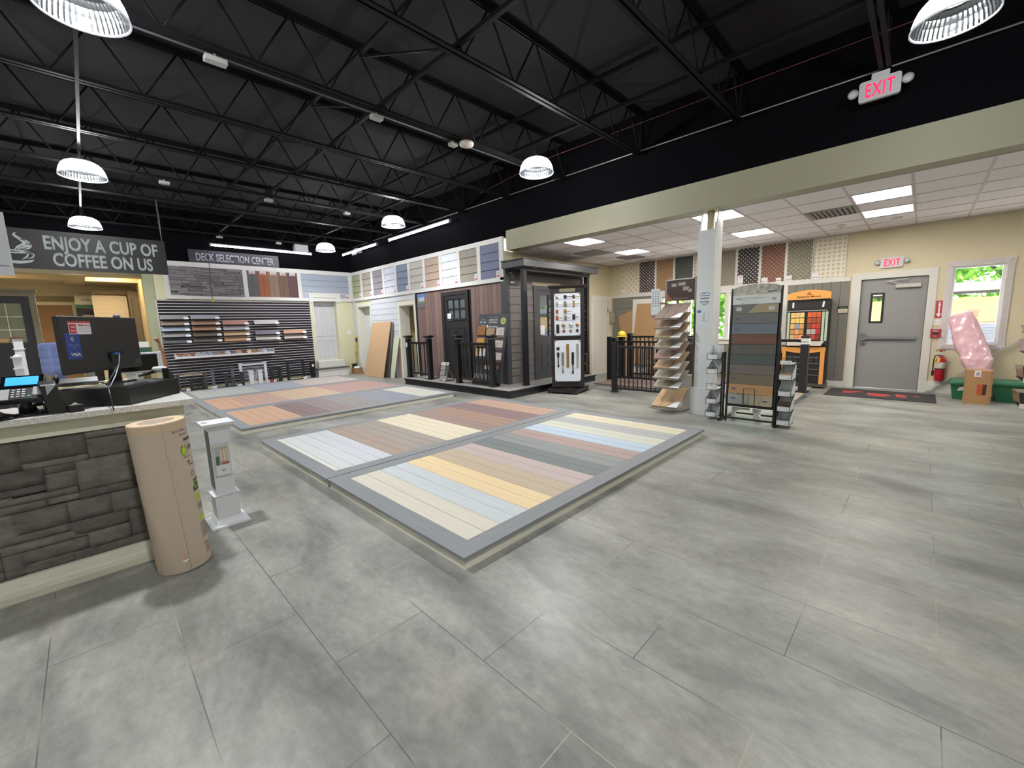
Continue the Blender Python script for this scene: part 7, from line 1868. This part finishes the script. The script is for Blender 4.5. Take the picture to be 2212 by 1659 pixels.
MB().lathe([(0, .33), (.014, .33), (.02, .42), (0, .43)], (10.765, -.195, 0), 12).build('nozzle', BLACK, ex, world=True)
MB().hexa([(10.71, -.265, .58), (10.713, -.265, .58), (10.713, -.23, .55), (10.71, -.23, .55)], [(10.71, -.28, .66), (10.713, -.28, .66), (10.713, -.235, .67), (10.71, -.235, .67)]).build('yellow_tag', mat('tag_yellow', '#d9c23c', .5), ex, world=True)
MB().box(10.858, XE - .0, -.32, -.25, .55, .7).build('wall_bracket', GAL, ex, world=True)
fs = thing('fire_sign', 'red sign with a white arrow pointing down to the extinguisher', 'sign', (XE, -.185, 1.37))
MB().box(XE - .004, XE - .001, -.235, -.148, 1.37, 1.68).build('plate', mat('sign_red', '#b2303a', .45), fs, world=True)
MB().prism([(-.175, 1.66), (-.208, 1.66), (-.208, 1.60), (-.202, 1.60), (-.202, 1.45), (-.226, 1.45), (-.1915, 1.385), (-.157, 1.45), (-.181, 1.45), (-.181, 1.60), (-.175, 1.60)], XE - .0055, XE - .004, plane='yz').build('white_arrow', TAGM, fs, world=True)
text('FIRE', .022, (XE - .006, -.1915, 1.625), fs, mat('sign_red', '#b2303a', .45), width=.05, world=True, facing='-x', bold=.02, depth=.0006)
lsw = thing('light_switch', 'white two-button plate under the fire arrow sign', 'light switch', (XE, -.19, 1.25))
MB().box(XE - .007, XE - .001, -.232, -.14, 1.25, 1.345).build('plate', mat('plate_white', '#e2e2dc', .4), lsw, world=True)
for y in (-.165, -.207): MB().box(XE - .012, XE - .007, y - .005, y + .005, 1.285, 1.31).build('toggle', GAL, lsw, world=True)
fp = thing('fire_pull_station', 'red fire alarm pull station beside the door casing', 'fire alarm', (XE, -.17, 1.01))
MB().box(XE - .045, XE - .027, -.245, -.115, 1.02, 1.165).build('body', mat('sign_red', '#b2303a', .45), fp, world=True)
MB().box(XE - .027, XE - .0, -.25, -.11, 1.015, 1.17).build('back_box', mat('clear_grey', '#8f8482', .3), fp, world=True)
MB().box(XE - .055, XE - .045, -.225, -.135, 1.075, 1.115).build('handle', mat('pull_dark', '#3a3436', .4), fp, world=True)
text('FIRE', .022, (XE - .0465, -.18, 1.125), fp, TAGM, width=.07, world=True, facing='-x', bold=.02, depth=.0006)
text('PULL', .014, (XE - .0465, -.18, 1.04), fp, TAGM, width=.04, world=True, facing='-x', bold=.02, depth=.0006)
for y, c, l in ((-.275, '#d9583a', 'round orange sticker on the tan wall above the extinguisher'), (-.225, '#9a9590', 'small grey sticker left of the orange one'), (-.325, '#9a9590', 'small grey sticker right of the orange one')):
    o = MB().lathe([(0, -.002), (.022 if c[1] == 'd' else .014, -.002), (.022 if c[1] == 'd' else .014, -.0005)], (XE, y, .775), 20, axis='x').build('sticker', mat('sticker_' + c[1:], c, .5), None, loc=(XE, y, .775)); tag(o, l, 'sticker')

# green totes, carton, pink bag, leaning strip, right rack
def tote(label, x0_, x1_, y0_, y1_, h_):
    t = thing('storage_tote', label, 'storage tote', ((x0_ + x1_) / 2, (y0_ + y1_) / 2, 0), group='green storage totes')
    GT = mat('tote_green', '#23694a', .45)
    MB().hexa([(x0_ + .04, y0_ + .04, 0), (x1_ - .04, y0_ + .04, 0), (x1_ - .04, y1_ - .04, 0), (x0_ + .04, y1_ - .04, 0)], [(x0_, y0_, h_ - .04), (x1_, y0_, h_ - .04), (x1_, y1_, h_ - .04), (x0_, y1_, h_ - .04)]).build('tub', GT, t, world=True)
    MB().box(x0_ - .02, x1_ + .02, y0_ - .02, y1_ + .02, h_ - .06, h_ - .03).hexa([(x0_ - .01, y0_ - .01, h_ - .03), (x1_ + .01, y0_ - .01, h_ - .03), (x1_ + .01, y1_ + .01, h_ - .03), (x0_ - .01, y1_ + .01, h_ - .03)], [(x0_ + .01, y0_ + .01, h_), (x1_ - .01, y0_ + .01, h_), (x1_ - .01, y1_ - .01, h_), (x0_ + .01, y1_ - .01, h_)]).build('lid', GT, t, world=True)
    return t
tt = tote('green storage tote with a torn white label, left of the carton', 10.20, 10.62, -.80, -.42, .32)
MB().add([(10.215, -.50, .15), (10.213, -.60, .17), (10.208, -.60, .22), (10.208, -.53, .23)], [(0, 1, 2, 3)]).build('torn_label', TAGM, tt, world=True)
tote('green storage tote at the right of the carton, under the leaning strip', 10.22, 10.64, -1.30, -.90, .335)
cb2 = thing('carton', 'upright brown carton with an orange and brown print before the totes', 'box', (9.98, -.72, 0))
BXC = mat('carton_kraft', '#a8825a', .7, var=.04, scale=(30, 30, 30))
MB().box(9.87, 10.10, -.855, -.565, 0, .54).build('box_body', BXC, cb2, world=True, bevel=.004)
MB().box(9.866, 9.87, -.755, -.70, .15, .32).build('orange_print', mat('print_orange', '#b5502c', .6), cb2, world=True)
MB().box(9.866, 9.87, -.80, -.757, .15, .32).build('brown_print', mat('print_brown', '#4a2e24', .6), cb2, world=True)
MB().box(9.866, 9.87, -.725, -.655, .44, .535).build('shipping_label', TAGM, cb2, world=True)
for k in range(5): MB().box(9.8655, 9.866, -.71 + k * .008, -.706 + k * .008, .455, .51).build('barcode', DI, cb2, world=True)
MB().box(9.8665, 9.87, -.838, -.835, .0, .54).build('box_seam', mat('seam_brown', '#7d5e3e', .7), cb2, world=True)
# pink plastic-wrapped bundle
pb_ = thing('wrapped_bundle', 'tall pink bundle in shiny clear plastic leaning against the window', 'plastic-wrapped bundle', (10.45, -.66, .3))
from mathutils import noise as _ns
secs = [(.42, -.60, -.85, 10.37, .09), (.50, -.575, -.865, 10.39, .11), (.58, -.53, -.875, 10.41, .125), (.68, -.49, -.885, 10.43, .13), (.735, -.485, -.86, 10.45, .12), (.80, -.44, -.85, 10.48, .125), (.90, -.41, -.81, 10.51, .13), (1.0, -.385, -.775, 10.54, .13), (1.10, -.365, -.74, 10.56, .13), (1.20, -.34, -.705, 10.59, .13), (1.30, -.315, -.665, 10.61, .125), (1.37, -.312, -.625, 10.635, .12), (1.42, -.33, -.60, 10.65, .10), (1.455, -.37, -.585, 10.66, .06)]
V = []; F = []; n = 80; NL = 64
for li in range(NL):
    f_ = li / (NL - 1) * (len(secs) - 1); k_ = min(int(f_), len(secs) - 2); u_ = f_ - k_
    z, yl, yr, cx, rx = [secs[k_][q] * (1 - u_) + secs[k_ + 1][q] * u_ for q in range(5)]
    cy_, ry = (yl + yr) / 2, (yl - yr) / 2
    for k in range(n):
        a = 2 * PI * k / n; ca, sa = math.cos(a), math.sin(a)
        s_ = (abs(ca) ** 3 + abs(sa) ** 3) ** (-1 / 3)
        p0 = Vector((cx + rx * ca * s_, cy_ + ry * sa * s_, z + (.035 * -sa if z > 1.3 else 0)))
        q = p0 * 5.0; d = (1 - abs(_ns.noise(Vector((q.x * 1.2, q.y * 1.6, q.z * .8))))) * .028 + (1 - abs(_ns.noise(q * 2.7))) * .012 - .036
        V.append((p0.x + ca * d, p0.y + sa * d * .8, p0.z))
for i in range(NL - 1):
    for k in range(n): F.append((i * n + k, i * n + (k + 1) % n, (i + 1) * n + (k + 1) % n, (i + 1) * n + k))
F.append(tuple(range(n - 1, -1, -1))); F.append(tuple((NL - 1) * n + k for k in range(n)))
pk_ = mat('pink_wrap', '#d3abb4', .25, coat=.4, var=.10, scale=(6, 6, 5), bump=.5, detail=6)
o = MB().add(V, F, 0, True).build('wrapped_body', pk_, pb_, world=True)
MB().add([(10.545, -.46, 1.34), (10.54, -.43, 1.27), (10.535, -.49, 1.285), (10.535, -.52, 1.26), (10.54, -.50, 1.31), (10.545, -.53, 1.33)], [(0, 1, 2, 3, 4, 5)]).build('red_star_print', mat('star_pink', '#d8506a', .4), pb_, world=True)
MB().add([(10.62, -.46, 1.44), (10.66, -.55, 1.51), (10.72, -.68, 1.49), (10.72, -.66, 1.36), (10.66, -.55, 1.40)], [(0, 1, 4), (1, 2, 3, 4)]).build('loose_film', mat('film_clear', '#d6b8cc', .15, alpha=.6), pb_, world=True)
stp = MB().bar((10.80, -.10, .0), (10.82, -1.65, 1.42), .012, .045, upv=(1, 0, 0))
tag(stp.build('trim_strip', mat('strip_pale', '#b9b8b2', .4), None, loc=(10.8, -.9, 0)), 'long pale trim strip leaning diagonally across the tan wall behind the bag', 'trim strip')
# rack with clear bins at the right frame edge
rk = thing('bin_rack', 'black wire rack of clear parts bins cut by the right edge of the photo', 'rack', (8.1, -1.25, 0))
for y in (-1.42, -1.78):
    for x in (8.1, 8.44): MB().box(x - .012, x + .012, y - .012, y + .012, 0, 1.55).build('upright', FB, rk, world=True)
for z in (.30, .62, .95, 1.2): MB().box(8.05, 8.55, -1.78, -.93, z - .01, z).build('shelf', FB, rk, world=True)
for z, l in ((.31, 'clear dark bin on the lowest rack shelf at the right frame edge'), (.63, 'clear dark bin on the second rack shelf at the right frame edge'), (.96, 'clear dark bin on the third rack shelf at the right frame edge'), (1.21, 'small dark bin on the top rack shelf at the right frame edge')):
    b = thing('parts_bin', l, 'bin', (8.05, -1.2, z), group='clear bins on the rack at the right')
    h_ = .14 if z < 1.2 else .07
    m = MB(); m.hexa([(7.93, -1.35, z + .03), (8.45, -1.35, z + .0), (8.45, -.93, z + .0), (7.93, -.93, z + .03)], [(7.89, -1.37, z + h_ + .03), (8.47, -1.37, z + h_), (8.47, -.905, z + h_), (7.89, -.905, z + h_ + .03)])
    m.build('bin_body', mat('bin_smoke', '#3c3c44', .15), b, world=True)
    MB().hexa([(7.87, -1.36, z - .02), (7.875, -1.36, z - .02), (7.875, -.92, z - .02), (7.87, -.92, z - .02)], [(7.90, -1.36, z + .03), (7.905, -1.36, z + .03), (7.905, -.92, z + .03), (7.90, -.92, z + .03)]).build('label_rail', mat('rail_ivory', '#c9c4b4', .4), b, world=True)

# ================================================================ OUTSIDE
gr = struct('ground_outside', MB().box(XE + .2, 60, -40, 45, -.35, -.15), mat('gravel', '#a8a69c', .9, var=.1, scale=(3, 3, 3)))
BK = mat('bark', '#5a4a3c', .9, var=.2, scale=(8, 8, 2), bump=.5)
LEAFM = []
for i, c in enumerate(('#6f9a3c', '#86ae4a', '#5c8a36')):
    m = bpy.data.materials.new('leaf_%d' % i); m.use_nodes = True
    nn = m.node_tree; nn.nodes.remove(nn.nodes['Principled BSDF'])
    d_ = nn.nodes.new('ShaderNodeBsdfDiffuse'); t2 = nn.nodes.new('ShaderNodeBsdfTranslucent'); mm = nn.nodes.new('ShaderNodeMixShader')
    d_.inputs['Color'].default_value = (*lin(c), 1); t2.inputs['Color'].default_value = (*[min(1, x * 1.5) for x in lin(c)], 1); mm.inputs[0].default_value = .4
    nn.links.new(d_.outputs[0], mm.inputs[1]); nn.links.new(t2.outputs[0], mm.inputs[2]); nn.links.new(mm.outputs[0], nn.nodes['Material Output'].inputs['Surface'])
    LEAFM.append(m)
def tree(label, x, y, h_, r_, seed, low=0.3):
    t = thing('broadleaf_tree', label, 'tree', (x, y, -.15), group='leafy trees outside the windows')
    rg = np.random.RandomState(seed)
    m = MB().tube([(0, 0, 0), (.1, .05, h_ * .3), (-.05, .1, h_ * .6)], [.2, .14, .07], 10)
    m.build('trunk', BK, t)
    for k in range(7):
        a = rg.uniform(0, 6.28); z0_ = h_ * rg.uniform(.25, .5)
        MB().tube([(0, 0, z0_), (math.cos(a) * r_ * .4, math.sin(a) * r_ * .4, z0_ + h_ * .15), (math.cos(a) * r_ * .75, math.sin(a) * r_ * .75, z0_ + h_ * .22)], [.07, .04, .015], 6).build('branch', BK, t)
    N = 5200
    P = []
    cl_ = rg.normal(size=(60, 3)); cl_ /= np.linalg.norm(cl_, axis=1)[:, None]; cl_ *= rg.uniform(.35, 1, (60, 1)) ** .5
    cl_ = cl_ * [r_, r_, h_ * .36] + [0, 0, h_ * (.5 + low * .2)]
    idx = rg.randint(0, 60, N); C_ = cl_[idx] + rg.normal(scale=.27 * r_ / 2, size=(N, 3))
    u = rg.normal(size=(N, 3)); u /= np.linalg.norm(u, axis=1)[:, None]; v = np.cross(u, rg.normal(size=(N, 3))); v /= np.linalg.norm(v, axis=1)[:, None]
    s_ = rg.uniform(.05, .1, (N, 1)) * r_ / 2.2
    V = np.stack([C_ - u * s_ * 1.4, C_ + v * s_ * .7, C_ + u * s_ * 1.4, C_ - v * s_ * .7], 1).reshape(-1, 3)
    me = bpy.data.meshes.new('foliage'); me.from_pydata(V.tolist(), [], [(4 * i, 4 * i + 1, 4 * i + 2, 4 * i + 3) for i in range(N)])
    for lm in LEAFM: me.materials.append(lm)
    me.polygons.foreach_set('material_index', rg.randint(0, 3, N).tolist()); me.update()
    o = bpy.data.objects.new('foliage', me); COL.objects.link(o); o.parent = t
tree('leafy green tree seen through the tall window behind the pink bag', 19.5, -2.2, 7.5, 3.0, 1)
tree('leafy green tree seen through the slot window of the grey door', 19.0, 2.4, 7.0, 2.7, 2)
tree('leafy green tree seen between the column and the decking display', 17.0, 7.0, 6.5, 2.9, 3, low=-.2)
tree('leafy green tree seen through the flooring rack', 16.5, 11.0, 6.5, 2.8, 4, low=-.2)
tree('leafy green tree farther right beyond the frame edge', 21, -6.5, 8, 3.2, 5)
tree('leafy green tree at the back left outside', 18.5, 14.5, 7.5, 3.2, 6)
sh_ = thing('neighbour_shed', 'pale louvred building outside the tall window, with orange light painted on its wall', 'building', (15, -.8, -.15))
MB().box(15.2, 17.5, -4.5, 3.2, -.15, 1.52).build('wall', mat('shed_pale', '#d9c9b0', .8), sh_, world=True)
MB().box(15.0, 17.8, -4.8, 3.5, 1.95, 2.16).build('roof_beam', mat('shed_beam', '#9c9389', .7), sh_, world=True)
for y in (-4.6, -2.5, -.1, 3.2): MB().box(15.05, 15.2, y, y + .12, -.15, 1.95).build('post', mat('shed_beam', '#9c9389', .7), sh_, world=True)
MB().box(15.15, 15.19, -4.5, 3.2, 1.22, 1.80).build('orange_lit_panel', mat('shed_orange_lit', '#d9a868', .7), sh_, world=True)  # orange light on the shed, painted as a coloured panel
m = MB()
for k in range(20): m.bar((15.12, -4.5, -.1 + k * .065), (15.12, 3.2, -.1 + k * .065), .05, .012, upv=(.5, 0, 1))
m.build('louvres', mat('louvre_grey', '#8e90a4', .6), sh_, world=True)
